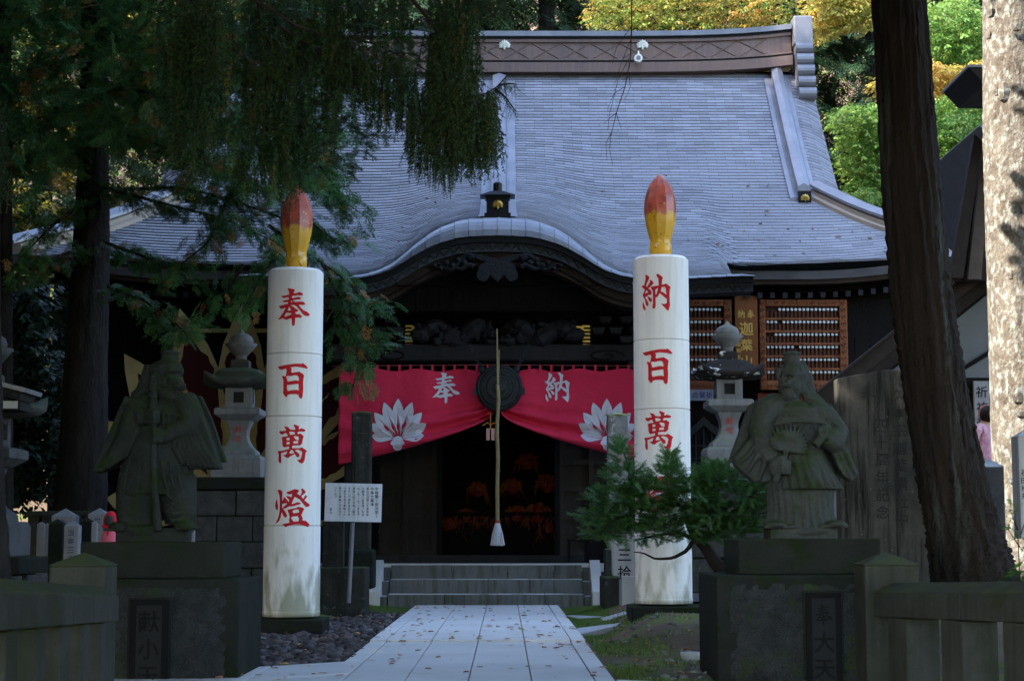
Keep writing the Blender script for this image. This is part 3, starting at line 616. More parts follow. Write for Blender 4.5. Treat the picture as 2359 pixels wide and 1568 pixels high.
# hanging gable carving
cz = W(1145, 620, 24.0).z; ca = MB(); m_ = mpp(24.0)
heart = [(-78, 42), (-70, 25), (-40, 14), (-60, -2), (-62, -22), (-45, -34), (-22, -30), (0, -52), (22, -30), (45, -34), (62, -22), (60, -2), (40, 14), (70, 25), (78, 42), (40, 34), (0, 22), (-40, 34)]
ca.plate([(XC+x*m_*.72, cz+z*m_*.72+.03) for x, z in heart], 23.90, 24.02)
for sx in (-1, 1):
    ca.lathe([(.02, -.03), (.09, -.03), (.09, .03), (.02, .03)], 14); 
    for v in ca.v[-56:]: v.x, v.y, v.z = v.x+XC+sx*.20, 23.90+v.z, v.y+cz-.10
    pts = [(XC+sx*(.33+.62*t), 23.95, cz+.14-.16*t+.07*math.sin(t*9)) for t in np.linspace(0, 1, 12)]; ca.tube(pts, [.10-.085*t for t in np.linspace(0, 1, 12)], 8, .6)
    pts = [(XC+sx*(.33+.5*t), 23.93, cz+.02+.03*math.sin(t*12)) for t in np.linspace(0, 1, 12)]; ca.tube(pts, [.075-.065*t for t in np.linspace(0, 1, 12)], 8, .6)
    for k in range(7):
        t = k/6; ca.ball((XC+sx*(.38+.5*t), 23.91, cz+.13-.12*t+.03*(-1)**k), (.055-.02*t, .05, .045-.015*t), 8, 6)
ca.build('gable_carving', CARVE, hall)
# beams, dragons, brackets
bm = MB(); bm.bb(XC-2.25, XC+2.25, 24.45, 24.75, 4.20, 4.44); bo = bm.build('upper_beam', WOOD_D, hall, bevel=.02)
for k in range(10):
    u = -1.8+k*.4; MB().tube([(XC+u+.15*math.cos(t)*(1-t/9), 24.44, 4.32+.07*math.sin(t)*(1-t/9)) for t in np.linspace(0, 6, 14)], .014, 5).build('beam_scroll', WOOD_D, bo)
bm = MB(); bm.bb(XC-2.45, XC+2.45, 24.7, 25.0, 3.52, 3.76); lb = bm.build('lower_beam', WOOD_G, hall, bevel=.03)
for sx in (-1, 1):
    MB().tube([(XC+sx*(1.55+.28*math.cos(t)*(1-t/11)), 24.69, 3.59+.09*math.sin(t)*(1-t/11)) for t in np.linspace(0, 8, 20)], .012, 5).build('beam_scroll', WOOD_D, lb)
dr = MB(); rr_ = random.Random(3)
for sx in (-1, 1):
    pts = [(XC+sx*(.12+1.0*t), 24.75+.05*math.sin(t*20), 3.93+.10*math.sin(t*10)*(1-.3*t)) for t in np.linspace(0, 1, 22)]
    dr.tube(pts, [.10+.04*math.sin(t*3.1) for t in np.linspace(0, 1, 22)], 8)
    for k in range(34): dr.ball((XC+sx*rr_.uniform(.05, 1.15), 24.68+rr_.uniform(-.04, .06), 3.78+rr_.uniform(0, .28)), (rr_.uniform(.03, .09), .06, rr_.uniform(.025, .07)), 8, 5)
    dr.ball((XC+sx*1.12, 24.66, 3.9), (.14, .1, .10), 10, 7)
dr.build('dragon_carving', CARVE, hall)
for sx in (-1, 1):
    st = MB()
    for k in range(6): st.bb(XC+sx*1.30-.055, XC+sx*1.30+.055, 25.1, 25.16, 3.78+k*.055, 3.805+k*.055)
    st.build('gold_fitting', GOLD, hall); MB().bb(XC+sx*1.17-.09, XC+sx*1.17+.09, 25.1, 25.15, 4.02, 4.07).build('gold_fitting', GOLD, hall)
for sx in (-1, 1):
    for k, (u, z) in enumerate(((1.55, 4.08), (1.85, 4.08), (2.15, 4.08), (1.45, 3.92), (1.7, 3.92), (2.0, 3.92), (2.3, 3.92), (1.85, 3.79), (2.15, 3.79))):
        m = MB(); m.add([(XC+sx*u+x*.5, y, z+zz_) for x, y, zz_ in ((-.13, 24.6, -.02), (.13, 24.6, -.02), (.13, 24.9, -.02), (-.13, 24.9, -.02), (-.2, 24.55, .07), (.2, 24.55, .07), (.2, 24.95, .07), (-.2, 24.95, .07))], [(0, 3, 2, 1), (4, 5, 6, 7), (0, 1, 5, 4), (1, 2, 6, 5), (2, 3, 7, 6), (3, 0, 4, 7)])
        m.build('bracket_block', WOOD_G, hall, bevel=.01)
    MB().bb(XC+sx*2.04-.15, XC+sx*2.04+.15, 24.72, 25.02, .62, 3.52).build('porch_pillar', WOOD_G, hall, bevel=.025)
    MB().bb(XC+sx*2.04-.2, XC+sx*2.04+.2, 24.68, 25.08, .45, .62).build('pillar_base', STONE, hall, bevel=.03)
    MB().bb(XC+sx*2.04-.12, XC+sx*2.04+.12, 25.0, 27.6, 4.05, 4.3).build('tie_beam', WOOD_D, hall)
# walls, platform, floor, rafters
pl = MB(); pl.bb(XC-7.2, XC+7.2, 25.45, 37, -.1, .60); pl.build('stone_platform', STONE, hall, bevel=.01)
MB().bb(XC-2.2, XC+2.2, 25.335, 25.95, .5, .612).build('platform_paving', PAVE, hall)
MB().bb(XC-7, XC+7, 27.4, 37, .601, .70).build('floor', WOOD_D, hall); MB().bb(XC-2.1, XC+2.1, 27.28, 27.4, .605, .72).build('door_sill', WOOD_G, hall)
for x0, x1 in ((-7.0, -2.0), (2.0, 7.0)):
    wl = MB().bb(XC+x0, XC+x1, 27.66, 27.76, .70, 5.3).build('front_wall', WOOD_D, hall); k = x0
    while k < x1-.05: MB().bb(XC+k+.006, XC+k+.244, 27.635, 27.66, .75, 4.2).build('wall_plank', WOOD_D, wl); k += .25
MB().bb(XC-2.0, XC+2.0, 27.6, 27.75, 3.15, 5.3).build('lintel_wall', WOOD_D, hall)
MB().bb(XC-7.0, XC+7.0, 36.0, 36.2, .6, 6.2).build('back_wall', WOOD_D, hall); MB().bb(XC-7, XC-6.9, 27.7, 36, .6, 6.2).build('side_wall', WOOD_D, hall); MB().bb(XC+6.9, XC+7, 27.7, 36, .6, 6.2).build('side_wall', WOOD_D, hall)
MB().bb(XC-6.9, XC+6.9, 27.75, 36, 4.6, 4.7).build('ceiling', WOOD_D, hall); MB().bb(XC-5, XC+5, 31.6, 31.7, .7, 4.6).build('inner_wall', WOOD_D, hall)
for u in (-7, -4.6, -2.05, 2.05, 4.6, 7): MB().lathe([(.16, .62), (.16, 5.2)], 14, (XC+u, 27.55, 0)).build('wall_post', WOOD_D, hall, smooth=True)
for x0, x1 in ((-1.98, -.97), (.97, 1.98)):
    dp = MB().bb(XC+x0, XC+x1, 27.56, 27.6, .72, 3.15).build('door', DOORW, hall)
    W2 = x1-x0
    for fx in (0, .47, .93): MB().bb(XC+x0+fx*W2, XC+x0+fx*W2+.07, 27.49, 27.56, .72, 3.15).build('stile', DOORW, dp)
    for z in (.72, 1.05, 1.28, 1.72, 2.15, 2.5, 2.9): MB().bb(XC+x0, XC+x1, 27.495, 27.565, z, z+.075).build('rail', DOORW, dp)
for x in (-.97, .90): MB().bb(XC+x, XC+x+.08, 27.48, 27.6, .72, 3.15).build('door_frame', WOOD_D, hall)
sf = MB(); sf.add([(XC-7.7, 26.95, 5.12), (XC+7.7, 26.95, 5.12), (XC+7.7, 28.3, 5.35), (XC-7.7, 28.3, 5.35)], [(0, 1, 2, 3)]); sf.build('soffit', WOOD_D, hall)
for sx in (-1, 1):
    ef = MB(); rr = []
    for u in np.linspace(3.62, 7.72, 24):
        z = float(zroof(u, 26.9)); rr.append([(XC+sx*u, 26.9, z-.02), (XC+sx*u, 26.92, z-.15), (XC+sx*u, 27.1, z-.15), (XC+sx*u, 27.1, z-.02)])
    ef.rings(rr).build('eave_fascia', material('fascia_copper', (.085, .08, .082), (.06, .056, .06), scale=3, rough=.6, metal=.1), hall)
    ef = MB(); rr = [[(XC+sx*u, 26.98, float(zroof(u, 26.9))-.151), (XC+sx*u, 26.98, float(zroof(u, 26.9))-.22), (XC+sx*u, 27.2, float(zroof(u, 26.9))-.22), (XC+sx*u, 27.2, float(zroof(u, 26.9))-.151)] for u in np.linspace(3.62, 7.7, 24)]
    ef.rings(rr).build('eave_board', WOOD_B, hall)
raf = None
for sx in (-1, 1):
    for k in range(20):
        u = 3.75+k*.2
        if raf is None:
            m = MB(); m.box((0, .7, 0), (.075, 1.4, .085), rx=R(9)); raf = m.build('rafter', WOOD_G, hall, world=False); o = raf
        else: o = link(raf.copy(), hall)
        o.location = Vector((XC+sx*u, 27.06, float(zroof(u, 26.9))-.275))-hall.location
# inner dark masks and cloths

rl = []
for k in range(70):
    u = rng.uniform(-3.5, 6.3); d = rng.uniform(24.3, 29.5) if abs(u) < 3.4 else rng.uniform(27.0, 29.2)
    if abs(u) < float(ulim(d))-.2: rl.append((XC+u, d, float(zroof(u, d))+.014))
_it = iter(rl); leaves(len(rl), lambda: next(_it), 'roof_leaves', 'a few pale fallen leaves lying on the lower roof', (.02, .05))
# ------------------------------------------------------------------ steps
steps = thing('stone_steps', 'three low granite steps with sloping cheek stones before the porch', 'steps', (-.26, 24.6, 0))
STEPM = material('step_granite', (.15, .15, .143), (.10, .10, .096), scale=3, rough=.85, bump=.25, bscale=60, speck=(.08, .08, .08), streak=(.045, .05, .03), sstr=.7, top=(.62, .62, .64), tamt=1.0, bdist=.006)  # treads paler than risers: light on upward faces put into the colour
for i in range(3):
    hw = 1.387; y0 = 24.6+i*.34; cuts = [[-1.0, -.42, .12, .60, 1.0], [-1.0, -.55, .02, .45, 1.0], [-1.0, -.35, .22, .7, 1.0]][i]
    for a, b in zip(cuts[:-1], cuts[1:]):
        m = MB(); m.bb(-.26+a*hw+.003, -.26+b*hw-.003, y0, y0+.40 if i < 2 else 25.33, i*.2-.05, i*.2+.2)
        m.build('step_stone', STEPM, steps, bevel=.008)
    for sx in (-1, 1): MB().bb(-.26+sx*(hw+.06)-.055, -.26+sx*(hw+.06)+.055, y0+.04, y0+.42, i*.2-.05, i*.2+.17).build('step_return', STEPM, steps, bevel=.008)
for sx in (-1, 1):
    x0 = -.26+sx*1.57-.075; x1 = x0+.15; m = MB()
    pr = [(24.42, -.05), (24.42, .24), (25.28, .67), (25.32, .67), (25.32, -.05)]
    m.rings([[(x0, y, z) for y, z in pr], [(x1, y, z) for y, z in pr]]); m.build('cheek_stone', PAVE, steps, bevel=.006)
# ------------------------------------------------------------------ giant candles
def candle(name, label, px, D, zb, ztop, chars, zplace, flame_z, plinth, tilt=0):
    X = W(px, 1236, D).x; r = .29
    t = thing(name, label, 'candle pillar', (X, D, zb), 0, 'giant candle pillars')
    m = MB(); seg = zplace['joints']; zs = [zb]+seg+[ztop]; body = None
    for a, b in zip(zs[:-1], zs[1:]):
        m = MB(); rr = .29 if a > zb else .292
        m.lathe([(rr-.012, a+.001), (rr, a+.008), (rr, b-.006), (rr-.008, b-.001)] if b < ztop else [(rr-.012, a+.001), (rr, a+.008), (rr, b-.03), (rr-.03, b), (.0, b+.004)], 48, (X, D, 0))
        o = m.build('shaft', CANDLE_M, t, smooth=True); o.data.set_sharp_from_angle(angle=R(40)) if hasattr(o.data, 'set_sharp_from_angle') else None
    MB().lathe([(.294, zb+.0), (.296, zb+.05), (.294, zb+.055)], 48, (X, D, 0)).build('base_band', CANDLE_M, t, smooth=True)
    for ch, (pxc, pyc, s) in zip(chars, zplace['chars']):
        mb = MB(); p = W(pxc, pyc, D-.29); du = p.x-X
        def fn(u, v):
            a = (u)/.2915; a = max(-1.4, min(1.4, a)); return (X+.2935*math.sin(a), D-.2935*math.cos(a), v)
        text_mb(mb, ch, [(math.asin(max(-.9, min(.9, du/.2915)))*.2915, p.z, s)], fn, .09); mb.build('painted_character', REDP, t)
    fl = MB(); fz = ztop; H = flame_z-ztop
    prof = [(.11, 0), (.112, .16), (.104, .19), (.125, .26), (.158, .42), (.172, .55), (.162, .70), (.125, .83), (.07, .93), (.0, 1.0)]
    zz_ = np.linspace(0, 1, 41); kk = np.array([.25, .5, .25]); rr_ = np.interp(zz_, [p[1] for p in prof], [p[0] for p in prof])
    for _ in range(2): rr_[1:-1] = np.convolve(rr_, kk, 'valid')
    pr = [(float(a_), fz+float(b_)*H) for a_, b_ in zip(rr_, zz_)]
    low_, up = [p for p in pr if p[1] <= fz+.57*H], [p for p in pr if p[1] >= fz+.54*H]
    fo = MB().lathe([(a_, b_) for a_, b_ in pr], 10, (X, D, 0)).build('flame', FLAME_M, t)
    MB().lathe([(.114, fz-.01), (.116, fz+.155*H), (.108, fz+.16*H)], 20, (X, D, 0)).build('flame_socket', FLAME_M, t, smooth=True)
    px0, px1, d0, d1, z0, z1 = plinth
    MB().bb(px0, px1, d0, d1, z0, z1).build('plinth', MOSSY, t, bevel=.012)
    MB().lathe([(.24, z1-.01), (.24, zb+.02)], 24, (X, D, 0)).build('foot', BLACKST, t)
    return t
def candle_material():
    m = material('candle_paint', (.82, .80, .775), (.755, .74, .72), scale=1.5, rough=.55, bump=.05, bscale=22, streak=(.52, .54, .52), sstr=.4, speck=(.68, .69, .70))
    nt = m.node_tree; N = nt.nodes; L = nt.links; p = [n for n in N if n.type == 'BSDF_PRINCIPLED'][0]
    src = p.inputs['Base Color'].links[0].from_socket          # algae and flaking paint low on the shaft
    g = N.new('ShaderNodeNewGeometry'); s = N.new('ShaderNodeSeparateXYZ'); L.new(g.outputs['Position'], s.inputs[0])
    r = N.new('ShaderNodeMapRange'); r.inputs[1].default_value = 1.35; r.inputs[2].default_value = .25; r.inputs[3].default_value = -.30; r.inputs[4].default_value = .17; L.new(s.outputs[2], r.inputs[0])
    mp = N.new('ShaderNodeMapping'); mp.inputs['Scale'].default_value = (1, 1, .35); L.new(g.outputs['Position'], mp.inputs[0])
    n = N.new('ShaderNodeTexNoise'); n.inputs['Scale'].default_value = 9; n.inputs['Detail'].default_value = 8; L.new(mp.outputs[0], n.inputs['Vector'])
    a = N.new('ShaderNodeMath'); a.operation = 'ADD'; L.new(r.outputs[0], a.inputs[0]); L.new(n.outputs[0], a.inputs[1])
    q = N.new('ShaderNodeMapRange'); q.inputs[1].default_value = .47; q.inputs[2].default_value = .70; q.inputs[4].default_value = .85; L.new(a.outputs[0], q.inputs[0])
    n2 = N.new('ShaderNodeTexNoise'); n2.inputs['Scale'].default_value = 5; L.new(g.outputs['Position'], n2.inputs['Vector'])
    cm = N.new('ShaderNodeMix'); cm.data_type = 'RGBA'; cm.inputs[6].default_value = (.34, .32, .17, 1); cm.inputs[7].default_value = (.23, .25, .21, 1); L.new(n2.outputs[0], cm.inputs[0])
    x = N.new('ShaderNodeMix'); x.data_type = 'RGBA'; L.new(q.outputs[0], x.inputs[0]); L.new(src, x.inputs[6]); L.new(cm.outputs[2], x.inputs[7]); L.new(x.outputs[2], p.inputs['Base Color'])
    return m
CANDLE_M = candle_material()
def flame_material():
    """ochre paint below, flaking red above, each flame's seam at its own height"""
    m = bpy.data.materials.new('flame_paint'); m.use_nodes = True; N = m.node_tree.nodes; L = m.node_tree.links; p = N['Principled BSDF']
    tc = N.new('ShaderNodeTexCoord'); s = N.new('ShaderNodeSeparateXYZ'); L.new(tc.outputs['Object'], s.inputs[0]); g = N.new('ShaderNodeNewGeometry')
    n = N.new('ShaderNodeTexNoise'); n.inputs['Scale'].default_value = 14; n.inputs['Detail'].default_value = 6; L.new(g.outputs['Position'], n.inputs['Vector'])
    a = N.new('ShaderNodeMath'); a.operation = 'MULTIPLY_ADD'; a.inputs[1].default_value = .16; L.new(n.outputs[0], a.inputs[0]); L.new(s.outputs[2], a.inputs[2])
    r = N.new('ShaderNodeMapRange'); r.inputs[1].default_value = 4.10; r.inputs[2].default_value = 4.14; L.new(a.outputs[0], r.inputs[0])
    rd = N.new('ShaderNodeMix'); rd.data_type = 'RGBA'; rd.inputs[6].default_value = (.50, .095, .055, 1); rd.inputs[7].default_value = (.30, .055, .045, 1)
    n3 = N.new('ShaderNodeTexNoise'); n3.inputs['Scale'].default_value = 9; n3.inputs['Detail'].default_value = 8; L.new(g.outputs['Position'], n3.inputs['Vector'])
    q3 = N.new('ShaderNodeMapRange'); q3.inputs[1].default_value = .4; q3.inputs[2].default_value = .65; L.new(n3.outputs[0], q3.inputs[0]); L.new(q3.outputs[0], rd.inputs[0])
    mx = N.new('ShaderNodeMix'); mx.data_type = 'RGBA'; mx.inputs[6].default_value = (.66, .35, .02, 1); L.new(r.outputs[0], mx.inputs[0]); L.new(rd.outputs[2], mx.inputs[7])
    n4 = N.new('ShaderNodeTexNoise'); n4.inputs['Scale'].default_value = 26; n4.inputs['Detail'].default_value = 5; L.new(g.outputs['Position'], n4.inputs['Vector'])
    q4 = N.new('ShaderNodeMapRange'); q4.inputs[1].default_value = .64; q4.inputs[2].default_value = .67; L.new(n4.outputs[0], q4.inputs[0])
    m2 = N.new('ShaderNodeMix'); m2.data_type = 'RGBA'; L.new(q4.outputs[0], m2.inputs[0]); L.new(mx.outputs[2], m2.inputs[6]); m2.inputs[7].default_value = (.58, .42, .16, 1)
    n5 = N.new('ShaderNodeTexNoise'); n5.inputs['Scale'].default_value = 17; n5.inputs['Detail'].default_value = 7; mp5 = N.new('ShaderNodeMapping'); mp5.inputs['Location'].default_value = (5, 3, 1); L.new(g.outputs['Position'], mp5.inputs[0]); L.new(mp5.outputs[0], n5.inputs['Vector'])
    q5 = N.new('ShaderNodeMapRange'); q5.inputs[1].default_value = .62; q5.inputs[2].default_value = .68; q5.inputs[4].default_value = .7; L.new(n5.outputs[0], q5.inputs[0])
    m3 = N.new('ShaderNodeMix'); m3.data_type = 'RGBA'; L.new(q5.outputs[0], m3.inputs[0]); L.new(m2.outputs[2], m3.inputs[6]); m3.inputs[7].default_value = (.05, .035, .02, 1)
    L.new(m3.outputs[2], p.inputs['Base Color']); p.inputs['Roughness'].default_value = .32
    return m
FLAME_M = flame_material()
zl = lambda py: W(674, py, 17.71).z
zr = lambda py: W(1520, py, 17.61).z
cl = candle('candle_pillar', 'white candle pillar with four red characters standing left of the path', 673, 18.0, zl(1421), zl(613), '奉百萬燈',
       {'joints': [zl(1210), zl(957), zl(812)], 'chars': [(677, 707, .40), (676, 878, .40), (676, 1023, .40), (676, 1172, .42)]}, zl(412), (-2.58, -1.84, 17.62, 18.4, -.1, zl(1426)))
cr_ = candle('candle_pillar', 'white candle pillar half hidden by a dark low conifer', 1528, 17.9, zr(1391), zr(584), '納百萬燈',
       {'joints': [zr(1222), zr(940), zr(780)], 'chars': [(1514, 674, .40), (1516, 845, .40), (1519, 992, .40), (1522, 1140, .40)]}, zr(386), (1.28, 2.06, 17.52, 18.3, .0, zr(1396)))
# ------------------------------------------------------------------ curtain, gong, rope
CD = 24.62
cur = thing('curtain', 'red festival curtain with white leaf crests tied up under the porch beam', 'curtain', (XC, CD, 2.0))
zt = W(1145, 852, CD).z; zbm = W(800, 1068, CD).z; hwc = 2.27; ztie = W(1130, 955, CD).z
def drape(s, t, sx):
    """s 0..1 centre to outer edge, t 0..1 top to hem"""
    u = sx*(.05+s*(hwc-.05)); hem = ztie-(ztie-zbm)*min(1, s*1.02)**.62+.03*(1-s)
    z = zt-.02*math.sin(s*22)*(1-t)-(zt-hem)*t
    gather = (1-s)**1.5
    y = CD+.03*math.sin(s*7+t*2)*(1-t*.4)+.02*math.sin(u*9+1+t*1.5)*(1-.5*t)-.05*t*s
    fold = sstep(.45, 1.0, t)*(.05+.05*(1-s))
    y += -fold*math.sin((t*6.5+s*.9)*math.pi*1.3)-.10*gather*t+.018*math.sin(u*5+t*7*s)*t
    y += .02*math.sin(s*38+t*6)*gather*t
    if s > .93: y += .015*math.sin(t*30)
    return Vector((XC+u, float(y), float(z)))
for sx in (-1, 1):
    n, m2 = 64, 40; V = [drape(i/n, j/m2, sx) for j in range(m2+1) for i in range(n+1)]
    Fq = [(j*(n+1)+i, j*(n+1)+i+1, (j+1)*(n+1)+i+1, (j+1)*(n+1)+i) for j in range(m2) for i in range(n)]
    co = np_mesh('curtain_half', [list(v) for v in V], Fq, CLOTH, cur, smooth=True); sd = co.modifiers.new('thick', 'SOLIDIFY'); sd.thickness = .006; sd.offset = 1 if sx > 0 else -1
    def fnc(u, v):
        s = abs(u); s = (s-.05)/(hwc-.05); s = min(1, max(0, s)); hem = ztie-(ztie-zbm)*min(1, s*1.02)**.62+.03*(1-s)
        t = (zt-v)/(zt-hem); p = drape(s, max(0, min(1, t)), sx); return (XC+u, p.y-.016, v)
    px, ch = ((1028, '奉') if sx < 0 else (1287, '納')); q = W(px, 893, CD)
    tm = MB(); text_mb(tm, ch, [(q.x-XC, q.z, .45)], fnc, .08); tm.build('printed_character', CLOTHW, co)
    q = W(917 if sx < 0 else 1398, 1012, CD); s = .59
    for k, poly in enumerate(petals(wid=.31, angs=[0, 21, 42, 62, 82], lens=[1, .97, .88, .80, .66])):
        m = MB(); gv = [(q.x-XC+x*s, q.z+z*s) for x, z in poly]
        cxx = sum(p[0] for p in gv)/len(gv); czz = sum(p[1] for p in gv)/len(gv)
        sh = [(cxx+(x-cxx)*.94, czz+(z-czz)*.97) for x, z in gv]
        pts = [fnc(x, z) for x, z in sh]; pts = [(a_, b_-.0012*(k+1), c_) for a_, b_, c_ in pts]; cp = fnc(cxx, czz); m.add(pts+[(cp[0], cp[1]-.0012*(k+1), cp[2])], [(j, (j+1) % len(pts), len(pts)) for j in range(len(pts))]); m.build('crest_petal', CLOTHW, co)
        if k % 1 == 0:
            a0, a1 = sh[0], sh[6]; mid = [(a0[0]+(a1[0]-a0[0])*t, a0[1]+(a1[1]-a0[1])*t) for t in (.05, .3, .55, .8)]
            MB().tube([(fnc(x, z)[0], fnc(x, z)[1]-.0012*(k+1)-.002, z) for x, z in mid], [.006, .005, .004, .001], 4).build('crest_vein', CLOTH, co)
    for k, (bx, bz, br) in enumerate(((0, -.02, .11), (-.09, -.07, .06), (.09, -.07, .06), (0, -.13, .10))):
        m = MB(); ring = [(q.x-XC+(bx+br*math.cos(a))*s*1.6*.7, q.z+(bz+br*.8*math.sin(a))*s*1.3) for a in np.linspace(0, 2*math.pi, 16, endpoint=False)]
        pts = [(a_, b_-.014, c_) for a_, b_, c_ in [fnc(x, z) for x, z in ring]]; m.add(pts, [tuple(range(16))]); m.build('crest_base', CLOTHW, co)
    for k in range(14):
        u = sx*(.14+k*.158)
        if abs(u) < hwc: MB().bb(XC+u-.016, XC+u+.016, CD-.012, CD-.004, zt-.03, zt+.075).build('tie_loop', CLOTH, co)
MB().tube([(XC-hwc-.1, CD-.008, zt+.055), (XC, CD-.008, zt+.075), (XC+hwc+.1, CD-.008, zt+.055)], .006, 5).build('hanging_cord', material('cord', (.25, .08, .07), rough=.8), cur)
gc = W(1150, 893, 24.40); gong = thing('gong', 'round black bronze temple gong hanging in front of the curtain', 'gong', (gc.x, 24.40, gc.z))
BRONZE = material('dark_bronze', (.035, .04, .042), (.02, .023, .025), scale=8, rough=.5, metal=.5, bump=.2)
def disc_mb(prof, n=40):
    m = MB().lathe(prof, n)
    for v in m.v: v.x, v.y, v.z = v.x+gc.x, 24.40-v.z, v.y+gc.z
    return m
disc_mb([(.02, -.09), (.25, -.09), (.325, -.05), (.335, 0), (.325, .03), (.30, .05), (.285, .045), (.27, .06), (.2, .075), (.19, .068), (.175, .08), (.10, .085), (.095, .10), (.06, .11), (.0, .112)]).build('body', BRONZE, gong, smooth=False)
for r_ in (.245, .155, .075):
    disc_mb([(r_-.008, .05), (r_, .098 if r_ < .2 else .078), (r_+.008, .05)]).build('raised_ring', material('worn_bronze', (.13, .11, .09), (.07, .06, .05), scale=14, rough=.45, metal=.6), gong)
for sx in (-1, 1):
    q = (gc.x+sx*.25, 24.40, gc.z+.26); ch = MB(); ch.ball(q, (.05, .04, .06), 8, 6); ch.build('ear', BRONZE, gong)
    a = Vector(q); b = Vector((gc.x+sx*.42, 24.50, gc.z+.62))
    for k in range(8):
        p = a.lerp(b, (k+.5)/8); ring = [(p.x+.022*math.cos(t)*(1 if k % 2 else .4), p.y+.018*math.cos(t)*(.3 if k % 2 else 1), p.z+.035*math.sin(t)) for t in np.linspace(0, 2*math.pi, 10)]
        MB().tube(ring, .006, 5).build('chain_link', BRONZE, gong)
    MB().box((gc.x+sx*.33, 24.40, gc.z-.05), (.07, .05, .10)).build('side_lug', BRONZE, gong)
rp0 = W(1145, 756, 24.15); rp1 = W(1146, 1200, 24.15)
rope = thing('bell_rope', 'thick twisted straw bell rope with a white tassel hanging over the steps', 'rope', (rp1.x, 24.15, rp1.z-.35))
ROPE = material('straw_rope', (.34, .27, .15), (.24, .18, .09), scale=30, rough=.9, bump=.4)
zg = gc.z+.02; L_ = zg-rp1.z
for k in range(3):
    pts = []
    for i in range(150):
        t = i/149; a = t*2*math.pi*22+k*2.094; x = rp1.x+.012*math.sin(t*14)*(1-t); pts.append((x+.015*math.cos(a), 24.15+.015*math.sin(a), zg-L_*t))
    MB().tube(pts, .0155, 6).build('strand', ROPE, rope, smooth=True)
MB().tube([(rp0.x, 24.2, rp0.z), (rp1.x, 24.15, zg)], .012, 6).build('thin_cord', ROPE, rope); MB().tube([(rp0.x+.03, 24.2, rp0.z-.3), (rp1.x+.012, 24.15, zg+.02)], .01, 6).build('thin_cord', ROPE, rope)
ts = MB(); rr_ = random.Random(5)
for k in range(110):
    a = rr_.uniform(0, 6.28); q = rr_.random()**.5; ts.tube([(rp1.x+.025*q*math.cos(a), 24.15+.025*q*math.sin(a), rp1.z-.02), (rp1.x+.07*q*math.cos(a), 24.15+.07*q*math.sin(a), rp1.z-.18), (rp1.x+.10*q*math.cos(a), 24.15+.10*q*math.sin(a), rp1.z-.31-rr_.uniform(0, .03))], [.009, .008, .006], 4)
ts.build('tassel', material('white_tassel', (.6, .58, .6), (.5, .48, .5), scale=30, rough=.9), rope); MB().lathe([(.035, .01), (.04, -.01), (.03, -.03)], 10, (rp1.x, 24.15, rp1.z)).build('tassel_knot', REDCARVE, rope)
ch0 = W(1130, 965, 24.45); charm = thing('hanging_charm', 'two small pinkish paper charms on an orange bow under the gong', 'charm', (ch0.x, 24.45, ch0.z-.3))
for k in (-1, 1): MB().bb(ch0.x+k*.035-.025, ch0.x+k*.035+.025, 24.445, 24.46, ch0.z-.30, ch0.z-.13).build('paper_tag', material('pink_tag', (.55, .3, .25), rough=.8), charm)
MB().tube([(ch0.x-.11, 24.45, ch0.z-.09), (ch0.x-.04, 24.44, ch0.z-.05), (ch0.x, 24.45, ch0.z-.09), (ch0.x+.04, 24.44, ch0.z-.05), (ch0.x+.11, 24.45, ch0.z-.09)], .009, 5).build('bow', material('orange_cord', (.55, .22, .05), rough=.8), charm); MB().tube([(ch0.x, 24.45, ch0.z+.1), (ch0.x, 24.45, ch0.z-.14)], .008, 5).build('cord', MATS['orange_cord'], charm)
# ------------------------------------------------------------------ stone lanterns
LSTONE = material('lantern_granite', (.202, .202, .208), (.149, .149, .155), scale=4, rough=.85, bump=.3, bscale=50, speck=(.083, .083, .086), streak=(.083, .083, .077), sstr=.5, c3=(.095, .101, .077), s3=3, t3=.58, w3=.12, top=(.119, .143, .071), tamt=.55, bdist=.007)
LCAP = material('lantern_cap_lichen', (.070, .074, .066), (.041, .043, .038), scale=5, rough=.92, bump=.6, bscale=35, c3=(.171, .175, .171), s3=9, t3=.64, w3=.04, top=(.061, .082, .029), tamt=.6, bdist=.015)
LCAP_D = material('lantern_cap_black', (.035, .03, .028), (.02, .018, .018), scale=7, rough=.95, bump=.7, bscale=35, c3=(.62, .62, .62), s3=7, t3=.60, w3=.04, bdist=.015)
DIMST = material('dim_lantern_stone', (.084, .084, .087), (.052, .052, .056), scale=4, rough=.9, bump=.4, bscale=50, speck=(.035, .035, .035), c3=(.042, .049, .032), s3=3, t3=.55, w3=.12, bdist=.008)
